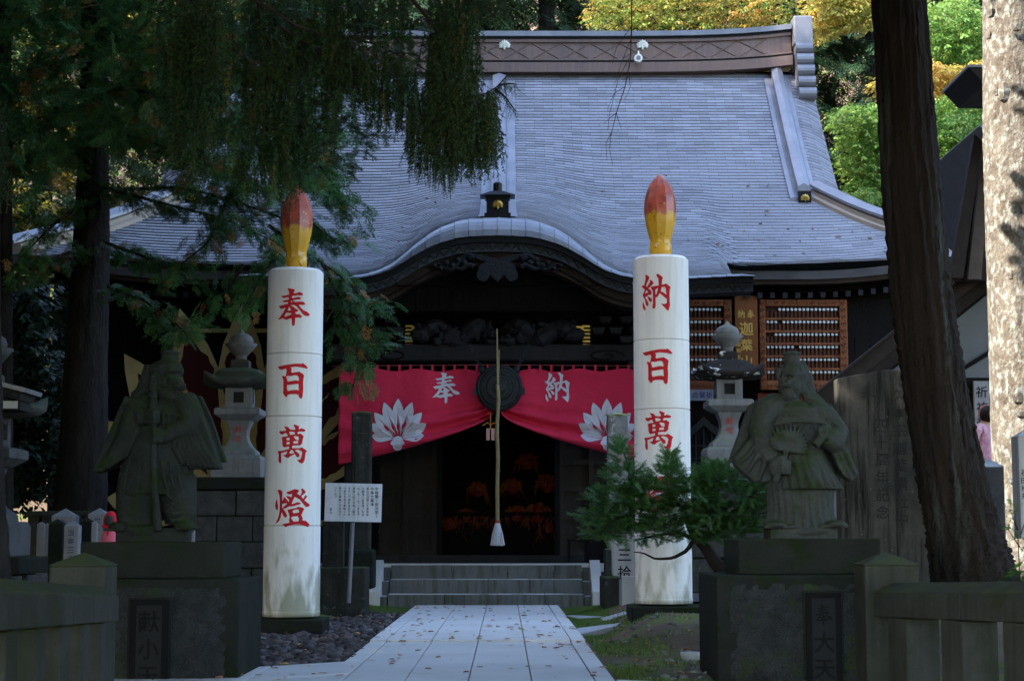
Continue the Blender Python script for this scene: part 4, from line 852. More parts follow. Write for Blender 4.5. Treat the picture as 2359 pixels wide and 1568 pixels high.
def lantern(label, X, D, zb, cap_mat, base_h, base_hw, chars='献燈', sc=1.0, ashlar=True, dark_knob=True, group='stone lanterns', LSTONE=LSTONE):
    t = thing('stone_lantern', label, 'stone lantern', (X, D, zb-base_h), 0, group)
    c = (X, D, zb); s = sc
    P = lambda pr: [(h*s, z*s) for h, z in pr]
    MB().sq(P([(.29, -.26), (.29, -.04), (.27, 0), (.25, .0)]), c).build('base_block', LSTONE, t, bevel=.012)
    for sx in (-1, 1): MB().bb(X+sx*.13*s-.09*s, X+sx*.13*s+.09*s, D-.295*s, D-.285*s, zb-.21*s, zb-.07*s).build('base_panel', LSTONE, t, bevel=.01)
    MB().sq(P([(.215, .0), (.21, .05), (.15, .10), (.112, .17), (.098, .23), (.104, .30), (.135, .38), (.145, .41)]), c).build('shaft', LSTONE, t, bevel=.008)
    MB().sq(P([(.17, .41), (.262, .47), (.262, .535), (.235, .55)]), c).build('platform', LSTONE, t, bevel=.008)
    h = .15*s; z0, z1 = zb+.55*s, zb+.785*s; q = .062*s
    for sx in (-1, 1):
        for sy in (-1, 1): MB().bb(X+(sx*h if sx < 0 else q), X+(-q if sx < 0 else h), D+(sy*h if sy < 0 else q), D+(-q if sy < 0 else h), z0, z1).build('fire_box_post', LSTONE, t)
    MB().bb(X-h+.003, X+h-.003, D-h+.003, D+h-.003, z0-.001, z0+.06*s).build('fire_box_sill', LSTONE, t); MB().bb(X-h+.003, X+h-.003, D-h+.003, D+h-.003, z1-.05*s, z1+.002).build('fire_box_head', LSTONE, t)
    MB().bb(X-q, X+q, D-.11*s, D-.10*s, z0+.06*s, z1-.05*s).build('fire_box_grille', COPPER_D, t)
    # cap: a curved square roof with lifted corners
    rings = []
    for rr, zz in ((.16, .775), (.40, .80), (.455, .835), (.45, .865), (.36, .885), (.33, .90), (.31, .95), (.25, .99), (.16, 1.015), (.02, 1.02)):
        ring = []
        for j in range(32):
            a = 2*math.pi*j/32; k = 1/max(abs(math.cos(a)), abs(math.sin(a))); k2 = k*.62+.38*1.12
            lift = .10*sstep(1.12, 1.41, k)*sstep(.3, .45, rr); ext = 1+.0*lift
            ring.append((X+rr*s*k2*.88*math.cos(a), D+rr*s*k2*.88*math.sin(a), zb+(zz+float(lift))*s))
        rings.append(ring)
    MB().rings(rings).build('cap', cap_mat, t, smooth=True)
    MB().sq(P([(.105, 1.01), (.105, 1.10), (.09, 1.115)]), c).build('neck', cap_mat if dark_knob else LSTONE, t, bevel=.01)
    MB().lathe(P([(.07, 1.11), (.065, 1.15), (.08, 1.175), (.10, 1.19), (.15, 1.25), (.19, 1.30), (.185, 1.305), (.14, 1.285), (.10, 1.28)]), 16, c).build('lotus_cup', LSTONE, t, smooth=True)
    MB().lathe(P([(.09, 1.26), (.132, 1.30), (.142, 1.34), (.125, 1.385), (.08, 1.415), (.035, 1.435), (.018, 1.465), (.0, 1.48)]), 18, c).build('jewel', LSTONE, t, smooth=True)
    if chars:
        tm = MB(); text_mb(tm, chars, [(0, .30, .085*s), (0, .19, .085*s)], lambda u, v: (X+u, D-(.107+.028*max(0, (abs(v-.235)-.04))/.1)*s-.004, zb+v*s)); tm.build('painted_inscription', REDCARVE, t)
    # rough ashlar plinth, stone by stone
    z = zb-.26*s; MB().bb(X-base_hw-.03, X+base_hw+.03, D-base_hw-.03, D+base_hw+.03, z-.14, z-.001).build('plinth_slab', MOSSY, t, bevel=.015); z -= .142
    if ashlar:
        hts = []; rem = z-(zb-base_h)
        nrow = max(1, int(round(rem/.27))); core = MB().bb(X-base_hw+.03, X+base_hw-.03, D-base_hw+.03, D+base_hw-.03, zb-base_h-.1, z-.01).build('plinth_core', MOSSY, t)
        for r_ in range(nrow):
            za = z-rem/nrow*(r_+1)-(.1 if r_ == nrow-1 else 0); zc_ = z-rem/nrow*r_-.008
            cuts = [0, .36, .72, 1] if r_ % 2 else [0, .55, 1]
            for a, b in zip(cuts[:-1], cuts[1:]):
                j = rng.uniform(0, .02)
                MB().bb(X-base_hw+2*base_hw*a+.005, X-base_hw+2*base_hw*b-.005, D-base_hw-j, D-base_hw+.2, za, zc_).build('plinth_stone', ASHLAR, core, bevel=.015)
            for sx in (-1, 1): MB().bb(X+sx*base_hw-.02-.02*(sx < 0), X+sx*base_hw+.02*(sx > 0)+.02, D-base_hw+.21, D+base_hw, za, zc_).build('plinth_stone', ASHLAR, core, bevel=.015)
    return t
lantern('mossy stone lantern on a rough block plinth behind the left candle', W(548, 1236, 20).x, 20.0, 1.93, LCAP, 1.85, .56)
lantern('stone lantern with a black lichened cap behind the right candle', W(1682, 1236, 20).x, 20.0, 2.03, LCAP_D, 1.55, .56)
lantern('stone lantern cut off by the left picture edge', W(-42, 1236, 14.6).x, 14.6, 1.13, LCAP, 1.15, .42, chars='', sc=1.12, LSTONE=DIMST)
# little roofed box standing over the cut-off lantern
q = W(10, 900, 13.9); bx = thing('roofed_lamp_box', 'small grey box with a sloping lid at the left picture edge', 'lamp box', (q.x, 13.9, 0))
MB().bb(q.x-.2, q.x+.16, 13.8, 14.1, q.z-.16, q.z-.03).build('box', WOOD_G, bx); m = MB(); m.box((q.x-.02, 13.92, q.z+.05), (.52, .5, .035), ry=R(14)); m.build('lid', COPPER_S, bx); m = MB(); m.box((q.x-.03, 13.92, q.z-.0), (.44, .42, .07), ry=R(14)); m.build('lid_frame', WOOD_G, bx)
MB().bb(q.x-.19, q.x+.14, 13.79, 13.80, q.z-.15, q.z-.09).build('white_panel', STONE_L, bx); MB().bb(q.x-.1, q.x-.04, 13.9, 13.96, -.1, q.z-.1).build('post', WOOD_D, bx)
# ------------------------------------------------------------------ foreground fence
def gatepost(label, X, D, chars, top):
    zt_ = top; t = thing('fence_post', label, 'fence post', (X, D, float(gz(X, D))-.2), 0, 'stone fence gate posts'); h = .175
    MB().sq([(h, float(gz(X, D))-.3), (h, zt_)], (X, D, 0)).build('shaft', FENCE, t, bevel=.012); MB().sq([(h+.004, zt_+.001), (h+.004, zt_+.008), (.004, zt_+.085)], (X, D, 0)).build('cap', FENCE, t, bevel=.006)
    if chars:
        sx = -1 if X > 0 else 1; tm = MB(); text_mb(tm, chars, [(0, zt_-.16-.2*k, .10) for k in range(len(chars))], lambda u, v: (X+sx*(h+.002), D-u*sx, v)); tm.build('carved_inscription', INKST, t)
    return t
PL = W(180, 1300, 10.9); PR = W(2052, 1298, 11.2)
gatepost('mossy square gate post with a pyramid cap, left of the path', PL.x, 11.05, '', PL.z-.01); gatepost('mossy square gate post with a pyramid cap, right of the path', PR.x, 11.35, '昭和六年', PR.z-.01)
def fence(label, A, B, ztop, zb_, n0, hgt=.155):
    d = (B-A); L2 = d.length; t = thing('stone_fence', label, 'stone fence', (A.x, A.y, 0)); u = d.normalized(); nrm = Vector((-u.y, u.x, 0))
    if nrm.y > 0: nrm = -nrm
    k = 2; cuts = np.linspace(0, L2, k+1)
    for a, b in zip(cuts[:-1], cuts[1:]):
        m = MB(); ring = lambda s: [A+u*s+nrm*.11+Vector((0, 0, ztop(s)-.05-hgt)), A+u*s+nrm*.11+Vector((0, 0, ztop(s)-.05)), A+u*s-nrm*.02+Vector((0, 0, ztop(s)+.012)), A+u*s-nrm*.15+Vector((0, 0, ztop(s)-.05)), A+u*s-nrm*.15+Vector((0, 0, ztop(s)-.05-hgt))]
        m.rings([ring(a+.002), ring(b-.002)]); m.build('rail', FENCE, t, bevel=.01)
    s = .42
    while s < L2:
        c = A+u*s; z1 = ztop(s)-.05-hgt-.002; m = MB(); m.box((c.x, c.y, (z1-.75)/2), (.30, .22, z1+.75), rz=math.atan2(u.y, u.x)); m.build('upright', FENCE, t, bevel=.012); s += .80
    m = MB(); a, b = A-u*.05, B+u*.05; m.rings([[a+nrm*.16+Vector((0, 0, -.8)), a+nrm*.16+Vector((0, 0, -.35)), a-nrm*.2+Vector((0, 0, -.35)), a-nrm*.2+Vector((0, 0, -.8))], [b+nrm*.16+Vector((0, 0, -.8)), b+nrm*.16+Vector((0, 0, -.35)), b-nrm*.2+Vector((0, 0, -.35)), b-nrm*.2+Vector((0, 0, -.8))]]); m.build('kerb', FENCE, t)
AL = Vector((W(226, 1236, 11.0).x, 10.95, 0)); BL = Vector((W(-110, 1236, 6.6).x, 6.6, 0)); zLa = W(230, 1366, 11.0).z
fence('low stone fence with a green rail, left foreground', AL, BL, lambda s: .682+.038*s, 0, 0)
AR = Vector((W(2035, 1236, 11.3).x, 11.25, 0)); BR = Vector((W(2520, 1236, 8.6).x, 8.6, 0)); zRa = W(2060, 1345, 11.3).z
fence('low stone fence with a green rail, right foreground', AR, BR, lambda s: zRa+.030*s, 0, 0)
# ------------------------------------------------------------------ pedestals
def pedestal(label, xc, D, ulo, uhi, top, mid, lhw, chars, plq):
    t = thing('statue_pedestal', label, 'pedestal', (xc, D, 0), 0, 'statue pedestals')
    MB().bb(ulo, uhi, D, D+.80, mid+.001, top).build('upper_block', MOSSY, t, bevel=.012)
    lo = MB().bb(xc-lhw, xc+lhw, D-.16, D+.95, -.5, mid).build('lower_block', MOSSY, t, bevel=.014)
    rockm = material('rock_faced_stone', (.032, .034, .033), (.016, .017, .017), scale=9, rough=.92, bump=1.0, bscale=13, c3=(.026, .036, .018), s3=4, t3=.55, w3=.1, speck=(.07, .073, .075), bdist=.05)
    n = 26; V = []; x0, x1, z0, z1 = xc-lhw+.085, xc+lhw-.085, -.45, mid-.05
    for j in range(n+1):
        for i in range(n+1):
            e = min(i, n-i, j, n-j)/n; V.append((x0+(x1-x0)*i/n, D-.16-.055*min(1, e*7)-(.012*rng.standard_normal() if 0 < e else 0)+.004, z0+(z1-z0)*j/n))
    Fq = [(j*(n+1)+i, j*(n+1)+i+1, (j+1)*(n+1)+i+1, (j+1)*(n+1)+i) for j in range(n) for i in range(n)]
    np_mesh('rock_face', V, Fq, rockm, lo, smooth=False)
    px0, px1, pz = plq; fr = MB().bb(px0-.012, px1+.012, D-.232, D-.20, -.42, pz+.012).build('plaque_frame', MOSSY, lo); pq = MB().bb(px0, px1, D-.246, D-.232, -.41, pz).build('plaque', BLACKST, lo, bevel=.004)
    w_ = px1-px0; MB().bb(px0+w_*.18, px1-w_*.18, D-.248, D-.2462, -.4, pz-.04).build('plaque_field', BLACKIN, pq)
    tm = MB(); text_mb(tm, chars, [((px0+px1)/2, pz-.15-.185*k, .145) for k in range(len(chars))], lambda u, v: (u, D-.25, v)); tm.build('plaque_inscription', BLACKST, pq)
    return t
PD = 12.25
l0, l1 = W(185, 1248, PD), W(516, 1332, PD); pedestal('dark mossy pedestal under the beaked statue', W(351, 1236, PD).x, PD, l0.x, l1.x, l0.z, l1.z, .645, '献小天狗', (W(302, 1236, PD-.25).x, W(393, 1236, PD-.25).x, W(350, 1380, PD-.25).z))
r0, r1 = W(1700, 1240, PD), W(2030, 1323, PD); pedestal('dark mossy pedestal under the long-nosed statue', W(1858, 1236, PD).x, PD, r0.x, r1.x, r0.z, r1.z, .66, '奉大天狗', (W(1852, 1236, PD-.25).x, W(1936, 1236, PD-.25).x, W(1890, 1364, PD-.25).z))
# ------------------------------------------------------------------ steles, posts, sign
def post(label, px0, px1, ytop, ybot, D, mat, name='stone_post', cap='flat', depth=None, chars='', ink=BLACKP, cs=.08, x_ang=0, cat='stone post', cgap=1.25, cx=0, cy0=.12, group=None):
    a = W(px0, ytop, D); b = W(px1, ytop, D); w_ = b.x-a.x; xc = (a.x+b.x)/2; dp = depth or w_; zb_ = W(px0, ybot, D).z
    t = thing(name, label, cat, (xc, D+dp/2, zb_), 0, group)
    m = MB(); h0 = a.z
    if cap == 'pyr': m.bb(a.x, b.x, D, D+dp, zb_, h0-.35*w_); m.build('shaft', mat, t, bevel=.008); MB().add([(a.x-.003, D-.003, h0-.349*w_), (b.x+.003, D-.003, h0-.349*w_), (b.x+.003, D+dp+.003, h0-.349*w_), (a.x-.003, D+dp+.003, h0-.349*w_), (xc, D+dp/2, h0)], [(0, 1, 4), (1, 2, 4), (2, 3, 4), (3, 0, 4), (3, 2, 1, 0)]).build('cap', mat, t)
    elif cap == 'round':
        m.bb(a.x, b.x, D, D+dp, zb_, h0-.1*w_); m.build('shaft', mat, t, bevel=.02); MB().lathe([(w_*.68, h0-.1*w_), (w_*.62, h0-.02), (w_*.3, h0), (0, h0+.005)], 16, (xc, D+dp/2, 0), sq=.8, rot=math.pi/4*0).build('cap', mat, t, smooth=True)
    else: m.bb(a.x, b.x, D, D+dp, zb_, h0); m.build('shaft', mat, t, bevel=.012)
    if chars:
        tm = MB(); text_mb(tm, chars, [(cx, h0-cy0-w_*.35-cs*cgap*k, cs) for k in range(len(chars))], lambda u, v: (xc+u, D-.003, v)); tm.build('inscription', ink, t)
    return t
DARKST = material('dark_weathered_stone', (.050, .050, .044), (.026, .026, .022), scale=6, rough=.92, bump=.5, bscale=40, c3=(.092, .092, .088), s3=8, t3=.63, w3=.06, top=(.068, .084, .021), tamt=.8, streak=(.015, .015, .013), sstr=.7, bdist=.015)
t = post('dark inscribed stone pillar rising above the notice board', 810, 855, 946, 1332, 22.5, DARKST, 'stone_pillar', 'round', chars='上之七回', ink=REDCARVE, cs=.13, cat='stone pillar', cgap=1.9, cy0=.55); MB().bb(W(815, 1236, 22.5).x, W(850, 1236, 22.5).x, 22.485, 22.5, 1.2, 2.35).build('recessed_panel', DARKST, t, bevel=.01)
t = post('lichened stone pillar with moss on top, in front of the curtain', 1400, 1446, 950, 1330, 22.3, material('pillar_lichen', (.24, .24, .23), (.13, .13, .12), scale=8, rough=.92, bump=.5, c3=(.34, .35, .33), s3=11, t3=.58, w3=.06, top=(.30, .34, .05), tamt=.9, bdist=.015), 'stone_pillar', 'round', chars='心', ink=REDCARVE, cs=.11, cat='stone pillar', cy0=.5)
t = post('narrow dark stele with carved text behind the left candle', 743, 792, 1200, 1306, 21.4, DARKST, 'stone_stele', 'flat', depth=.16, chars='小川辰蔵', ink=INKST, cs=.10, cat='stele', cy0=.02); a = W(740, 1306, 21.3); b = W(842, 1404, 21.3)
MB().bb(a.x, b.x, 21.3, 21.9, -.1, a.z).build('base_slab', DARKST, t, bevel=.02)
a = W(788, 1265, 21.8); b = W(858, 1308, 21.8); tag(MB().bb(a.x, b.x, 22.0, 22.44, .35, a.z).build('mossy_block', MOSSY, bevel=.03), 'square block furred with moss beside the notice board post', 'stone block')
t = post('pale name post with black brush writing below the conifer', 1411, 1465, 1216, 1326, 20.9, STONE_L, 'name_post', 'flat', depth=.24, chars='三拾', cs=.16, cat='stone post', cy0=.22, cgap=1.3)
a = W(1432, 1326, 20.8); b = W(1500, 1372, 20.8); MB().bb(a.x, b.x, 20.8, 21.3, -.05, a.z).build('base', STONE_L, t, bevel=.01)
a = W(1391, 1263, 22.2); tag(MB().bb(W(1391, 1236, 22.2).x, W(1413, 1236, 22.2).x, 22.2-.2, 22.28, 0.3, a.z).build('dark_block', DARKST, bevel=.02), 'dark speckled block beside the right cheek stone', 'stone block')
a = W(1388, 1327, 21.9); b = W(1480, 1404, 21.9); tag(MB().bb(a.x, b.x, 21.6, 22.6, -.1, a.z).build('stone_footing', DARKST, bevel=.02), 'long weathered footing stone right of the steps', 'stone block')
a = W(748, 1112, 22.6-1.3); sgD = 21.2; sg = thing('notice_board', 'white notice board with black columns of writing on a grey pole', 'sign', (W(808, 1236, sgD).x, sgD, 0))
a = W(749, 1113, sgD); b = W(879, 1201, sgD); tl = R(-1.2)
m = MB(); m.box(((a.x+b.x)/2, sgD, (a.z+b.z)/2), (b.x-a.x, .03, a.z-b.z), ry=R(1.2)); bd = m.build('board', material('sign_white', (.72, .73, .76), (.62, .63, .67), scale=5, rough=.7, streak=(.4, .42, .44), sstr=.5), sg, bevel=.004)
m = MB(); m.tube([W(812, 1203, sgD+.03), W(803, 1388, sgD+.03)], .028, 8); m.build('pole', material('grey_pole', (.22, .22, .25), rough=.5), sg)
cols = ['中峰閣（説法堂）', '中峰大薩埵', '當山中興開山天巽禪師', '大薩埵ハ迦葉佛ノ化身', '此ノ地ニ止マリ衆生ヲ', '濟度シ給フ天狗ノ面ヲ', '奉納シテ諸願成就ヲ祈', 'ル者年々多ク參詣ノ人', '絶エズ霊験アラタカナ', 'リト云フ', '當山']
for k, cc in enumerate(cols):
    tm = MB(); sz = .040 if k < 2 else .030; x = b.x-.06-k*.056; z0 = a.z-.06-(.0 if k else .0)-(.26 if k == len(cols)-1 else 0)
    text_mb(tm, cc, [(x, z0-sz*1.18*i, sz) for i in range(len(cc))], lambda u, v: (u, sgD-.0175, v-(u-(a.x+b.x)/2)*.021)); tm.build('text_column', BLACKP, bd)
# big stele on the right
a = W(1930, 868, 15.0); b = W(2156, 845, 15.0); zb_ = .35
STELE = material('stele_stone', (.083, .076, .066), (.039, .038, .034), scale=3, rough=.9, bump=.4, bscale=45, streak=(.005, .005, .005), sstr=.97, c3=(.124, .115, .099), s3=16, t3=.64, w3=.05, speck=(.099, .093, .083), bdist=.01)
st = thing('stone_stele', 'tall flat grey stele with dark run-down stains beside the tree', 'stele', ((a.x+b.x)/2, 15.1, zb_))
m = MB(); m.rings([[(a.x, 15.0, zb_), (b.x, 15.0, zb_), (b.x-.02, 15.0, b.z), (a.x+.5*(b.x-a.x), 15.0, (a.z+b.z)/2+.02), (a.x, 15.0, a.z-.01)], [(a.x, 15.2, zb_), (b.x, 15.2, zb_), (b.x-.02, 15.2, b.z), (a.x+.5*(b.x-a.x), 15.2, (a.z+b.z)/2+.02), (a.x, 15.2, a.z-.01)]]); m.build('slab', STELE, st, bevel=.01)
for px, py, cc, sz, gp in ((1999, 905, '奉', .135, 1), (2029, 980, '四十周年記念', .115, 1.3), (2070, 910, '久本宗迦葉講社中', .12, 1.28)):
    q = W(px, py, 15.0); tm = MB(); text_mb(tm, cc, [(q.x, q.z-sz*gp*i, sz) for i in range(len(cc))], lambda u, v: (u, 14.995, v)); tm.build('carved_inscription', INKST, st)
post('square dark stone post with a pale pyramid top behind the leaning trunk', 2255, 2312, 1054, 1340, 15.4, material('dark_post', (.07, .072, .075), (.045, .046, .05), scale=9, rough=.9, bump=.3, top=(.4, .41, .45), tamt=1), cap='pyr')
post('pale stone post with small black writing at the right picture edge', 2344, 2400, 985, 1240, 14.2, STONE_L, cap='pyr', chars='石田松井', cs=.05, cx=-.06, cy0=.3)
# small name posts of the inner enclosure, left
BLU = material('pale_blue_granite', (.225, .232, .251), (.180, .184, .203), scale=5, rough=.8, bump=.2, speck=(.120, .120, .128), bdist=.005)
gP = 'name posts of the inner enclosure'
for lab, a0, a1, yt, D, mt, cc in (('broad grey name post at the back, nearest the trunk foot', 119, 171, 1170, 17.6, BLU, '念奉'), ('square dark mossy post beside the name post with blue writing', 112, 145, 1194, 16.4, MOSSY, ''), ('grey name post with a column of blue writing, front row', 148, 181, 1199, 16.2, BLU, '当金三吉'),
                                 ('dark mossy post left of the red-hooded figure', 182, 211, 1190, 16.6, MOSSY, ''), ('broad grey name post behind the red-hooded figure', 203, 247, 1169, 17.6, BLU, '世奉'), ('slim white-topped post between dark post and red-hooded figure', 211, 224, 1199, 16.5, BLU, ''),
                                 ('slim pale post right of the cut-off lantern', 85, 102, 1201, 16.7, BLU, ''), ('narrow pale post between the slim and the dark post', 104, 113, 1204, 16.6, BLU, ''), ('blue-lettered post right of the beaked statue', 436, 449, 1163, 16.8, BLU, '奉納金')):
    post(lab, a0, a1, yt, 1400, D, mt, 'name_post', 'pyr', chars=cc, ink=material('blue_ink', (.05, .06, .14), rough=.8), cs=.065, cat='name post', cy0=.06, group=gP)
a = W(60, 1176, 18); b = W(255, 1188, 18); en = thing('enclosure_rail', 'mossy horizontal stone rail behind the small name posts', 'rail', ((a.x+b.x)/2, 18.1, 0)); MB().bb(a.x, b.x, 18.0, 18.2, b.z, a.z).build('rail', FENCE, en, bevel=.01)
for k in range(6): x = a.x+(b.x-a.x)*(k+.5)/6; MB().bb(x-.06, x+.06, 18.03, 18.17, .1, b.z).build('upright', FENCE, en)
# red-hooded figure
q = W(251, 1250, 15.3); jz = thing('jizo_statue', 'small stone figure in a pink cape and red hood behind the left pedestal', 'statue', (q.x, 15.3, q.z-.2)); PINK = material('pink_cloth', (.62, .14, .20), (.55, .10, .16), scale=12, rough=.85)
b_ = MB(); b_.lathe([(.085, -.12), (.078, .0), (.066, .06), (.045, .115), (.03, .13)], 18, (q.x, 15.3, q.z), sy=.8); b_.build('cape', PINK, jz, smooth=True); MB().ball((q.x+.005, 15.3, q.z+.195), (.05, .055, .062), 14, 10).build('head', STATUE, jz, smooth=True)
hd = MB(); hd.lathe([(.054, .14), (.062, .18), (.062, .215), (.05, .25), (.025, .272), (0, .28)], 16, (q.x+.005, 15.318, q.z)); hd.build('hood', material('red_hood', (.6, .02, .04), rough=.8), jz, smooth=True)
MB().tube([(q.x-.05, 15.26, q.z+.15), (q.x, 15.235, q.z+.125), (q.x+.05, 15.26, q.z+.15)], .014, 6).build('bib_tie', MATS['red_hood'], jz); MB().tube([(q.x, 15.24, q.z+.125), (q.x+.006, 15.215, q.z+.07)], [.016, .007], 6).build('bib_end', MATS['red_hood'], jz); MB().bb(q.x-.1, q.x+.1, 15.2, 15.42, -.05, q.z-.12).build('base', MOSSY, jz)
# hollow stone on the bank
q = W(1592, 1490, 14.2); zb_ = float(gz(q.x, 14.2)); m = MB(); m.lathe([(.06, -.01), (.085, .045), (.092, .075), (.085, .078), (.06, .062), (0, .055)], 18, (q.x, 14.2, zb_), sx=1.0, sy=.8); tag(m.build('stone_bowl', STONE_L, smooth=True), 'small pale bowl-shaped stone lying on the mossy bank', 'stone bowl')
# giant leaf fan leaning on the left front of the hall
FD = 26.6; q = W(548, 1190, FD); fan = thing('giant_leaf_fan', 'giant yellow and dark red leaf fan leaning on the left of the hall', 'fan', (q.x, FD, .6))
YEL = material('fan_yellow', (.42, .31, .13), (.33, .24, .10), scale=3, rough=.7); DRED = material('fan_dark_red', (.055, .008, .008), (.035, .006, .006), scale=5, rough=.7); FS = 3.32
tilt = lambda x, y, z: (x, y+(z-.6)*.05, z)
for k, poly in enumerate(petals(9, 84, .06, .235, [0, 17, 36, 57, 82], [1, 1.02, .94, .83, .62])):
    P = [(q.x+x*FS, q.z+z*FS) for x, z in poly]; cx = sum(p[0] for p in P)/len(P); cz_ = sum(p[1] for p in P)/len(P)
    o = MB().plate(P, FD-.012*k, FD-.012*k+.03, tilt).build('leaf', YEL, fan); rr = []
    tipx, tipz = P[6]; bx_, bz_ = P[0]; dx, dz = (tipx-bx_), (tipz-bz_); L3 = math.hypot(dx, dz); ux, uz = dx/L3, dz/L3
    for i in range(40):
        t_ = i/39; side = 1
        t2 = .16+.66*(i/19 if i < 20 else (39-i)/19.0); wv = .76*np.interp(t2, [0, .16, .3, .5, .66, .82], [0, 0.02, .42, .80, .82, 0.0])*.235*FS*.5*(1 if i < 20 else -1)*(1+.10*math.sin(i*2.7)+.06*math.sin(i*5.1))
        rr.append((bx_+ux*L3*(t2+.05)-uz*wv, bz_+uz*L3*(t2+.05)+ux*wv))
    MB().plate(rr, FD-.012*k-.004, FD-.012*k-.001, tilt).build('leaf_centre', DRED, o)
a = W(400, 758, FD); MB().bb(a.x-.1, W(520, 758, FD).x+1.2, FD+.15, FD+.22, a.z-.03, a.z+.03).build('brace', YEL, fan)
# ------------------------------------------------------------------ the two tengu statues (melted from shapes into one stone skin)
def loft(m, secs, n=24, pleats=0, amp=.0):
    """secs: (x, y, z, rx, ry)"""
    zt_ = max(q[2] for q in secs); zb_ = min(q[2] for q in secs); n = 120 if pleats else n
    f = lambda j, z: 1+amp*(1-(z-zb_)/(zt_-zb_))**.7*(abs(math.sin(pleats*math.pi*j/n+.6*(z-zb_)*6))-.5) if pleats else 1
    m.rings([[(x+rx*f(j, z)*math.cos(2*math.pi*j/n), y+ry*f(j, z)*math.sin(2*math.pi*j/n), z) for j in range(n)] for x, y, z, rx, ry in secs]); return m
def ribs(m, pts_list, r=.012):
    for pts in pts_list: m.tube(pts, [r*.4]+[r]*(len(pts)-2)+[r*.6], 6)
def statue(name, label, base, build, mat_):
    t = thing(name, label, 'statue', base, 0, 'tengu statues'); m = MB(); build(m)
    remesh(m, 'figure', mat_, t, .0075, 1, world=False); return t
K = .000974
def tengu_right(m):
    S = lambda x, y, d=0: Vector(((x-560)*K, d, (1475-y)*K))
    m.box(S(555, 1432, .0), (.48, .34, .095)); m.ball(S(600, 1415, -.12), (.2, .08, .05))
    m.box(S(360, 1388, -.10), (.22, .22, .022), rz=R(6)); m.box(S(790, 1384, -.10), (.20, .22, .022), rz=R(-8)); m.ball(S(350, 1372, -.16), (.075, .085, .03)); m.ball(S(800, 1368, -.16), (.075, .085, .03))
    loft(m, [((570-560)*K, 0, (1475-1392)*K, .275, .19), ((568-560)*K, 0, (1475-1360)*K, .262, .185), ((565-560)*K, 0, (1475-1300)*K, .235, .17), ((565-560)*K, 0, (1475-1200)*K, .235, .175), ((570-560)*K, 0, (1475-1080)*K, .25, .19), ((570-560)*K, 0, (1475-900)*K, .20, .17)], pleats=26, amp=.13)
    ribs(m, [[S(440+k*75+(k-2)*14, 1385, -.185+abs(k-2)*.03), S(450+k*62, 1300, -.172+abs(k-2)*.025), S(460+k*55, 1150, -.185+abs(k-2)*.025)] for k in range(6)], .016)
    # skirted coat with scalloped hem
    loft(m, [((612-560)*K, -.015, (1475-1112)*K, .245, .25), ((604-560)*K, -.01, (1475-1050)*K, .228, .228), ((580-560)*K, 0, (1475-930)*K, .205, .19), ((560-560)*K, 0, (1475-830)*K, .185, .165)], pleats=22, amp=.22)
    loft(m, [((560-560)*K, 0, (1475-835)*K, .185, .165), ((548-560)*K, 0, (1475-700)*K, .205, .17), ((545-560)*K, .01, (1475-590)*K, .225, .165), ((540-560)*K, .02, (1475-500)*K, .20, .14), ((520-560)*K, .02, (1475-450)*K, .10, .10)])
    for k in range(7):
        x0 = 470+k*52; m.tube([S(520+k*26, 850, -.16+abs(k-3)*.012), S(500+k*40, 980, -.20+abs(k-3)*.018), S(x0, 1095, -.225+abs(k-3)*.025)], [.012, .024, .034], 8)
    m.tube([S(345+k*8.2, 630-25*math.sin(k/52*math.pi), -.16-.025*math.sin(k/52*math.pi)) for k in range(0, 53, 4)], .016, 6); m.tube([S(365+k*7.6, 595-22*math.sin(k/50*math.pi), -.155-.025*math.sin(k/50*math.pi)) for k in range(0, 51, 4)], .012, 6)
    for x in (500, 610): m.tube([S(x-35, 650, -.178), S(x-35, 615, -.182), S(x+35, 615, -.182), S(x+35, 650, -.178)], .008, 5)
    # shoulders and sleeves
    m.tube([S(420, 470, .02), S(320, 520, -.02), S(275, 640, -.05), S(300, 780, -.08), S(350, 900, -.13)], [.10, .115, .105, .10, .07], 14)
    m.tube([S(660, 500, .02), S(760, 580, -.01), S(830, 690, -.05), S(790, 760, -.13), S(715, 735, -.19)], [.09, .105, .10, .085, .055], 14)
    m.plate([tuple((p.x, p.z)) for p in (S(275, 560), S(205, 700), S(60, 880), S(75, 935), S(130, 985), S(220, 1062), S(330, 1050), S(360, 900), S(340, 750))], -.10, .07)
    ribs(m, [[S(255, 720, -.11), S(170, 850, -.115), S(95, 915, -.11)], [S(290, 760, -.115), S(220, 880, -.12), S(150, 985, -.11)], [S(325, 800, -.12), S(280, 930, -.12), S(235, 1050, -.11)]], .02)
    m.plate([tuple((p.x, p.z)) for p in (S(790, 620), S(860, 700), S(925, 830), S(990, 1000), S(935, 1050), S(860, 1000), S(815, 900), S(770, 790))], -.10, .06)
    ribs(m, [[S(830, 740, -.11), S(900, 860, -.115), S(965, 1000, -.11)], [S(815, 780, -.115), S(870, 900, -.12), S(930, 1030, -.11)], [S(800, 820, -.115), S(835, 930, -.12), S(880, 1010, -.11)]], .018)
    # folded wings behind
    m.plate([tuple((p.x, p.z)) for p in (S(205, 465), S(235, 448), S(330, 455), S(330, 850), S(150, 900), S(40, 905))], .08, .17); m.plate([tuple((p.x, p.z)) for p in (S(720, 470), S(790, 448), S(838, 465), S(905, 680), S(955, 960), S(850, 1000), S(700, 900))], .08, .17)
    # head, turned to the viewer's left
    hx = 500; m.tube([S(520, 500, .02), S(508, 430, .0)], [.075, .07], 12); m.ball(S(hx, 335, -.01), (.088, .10, .118), 18, 14); m.ball(S(480, 410, -.055), (.06, .06, .045)); m.ball(S(470, 375, -.085), (.045, .035, .035))
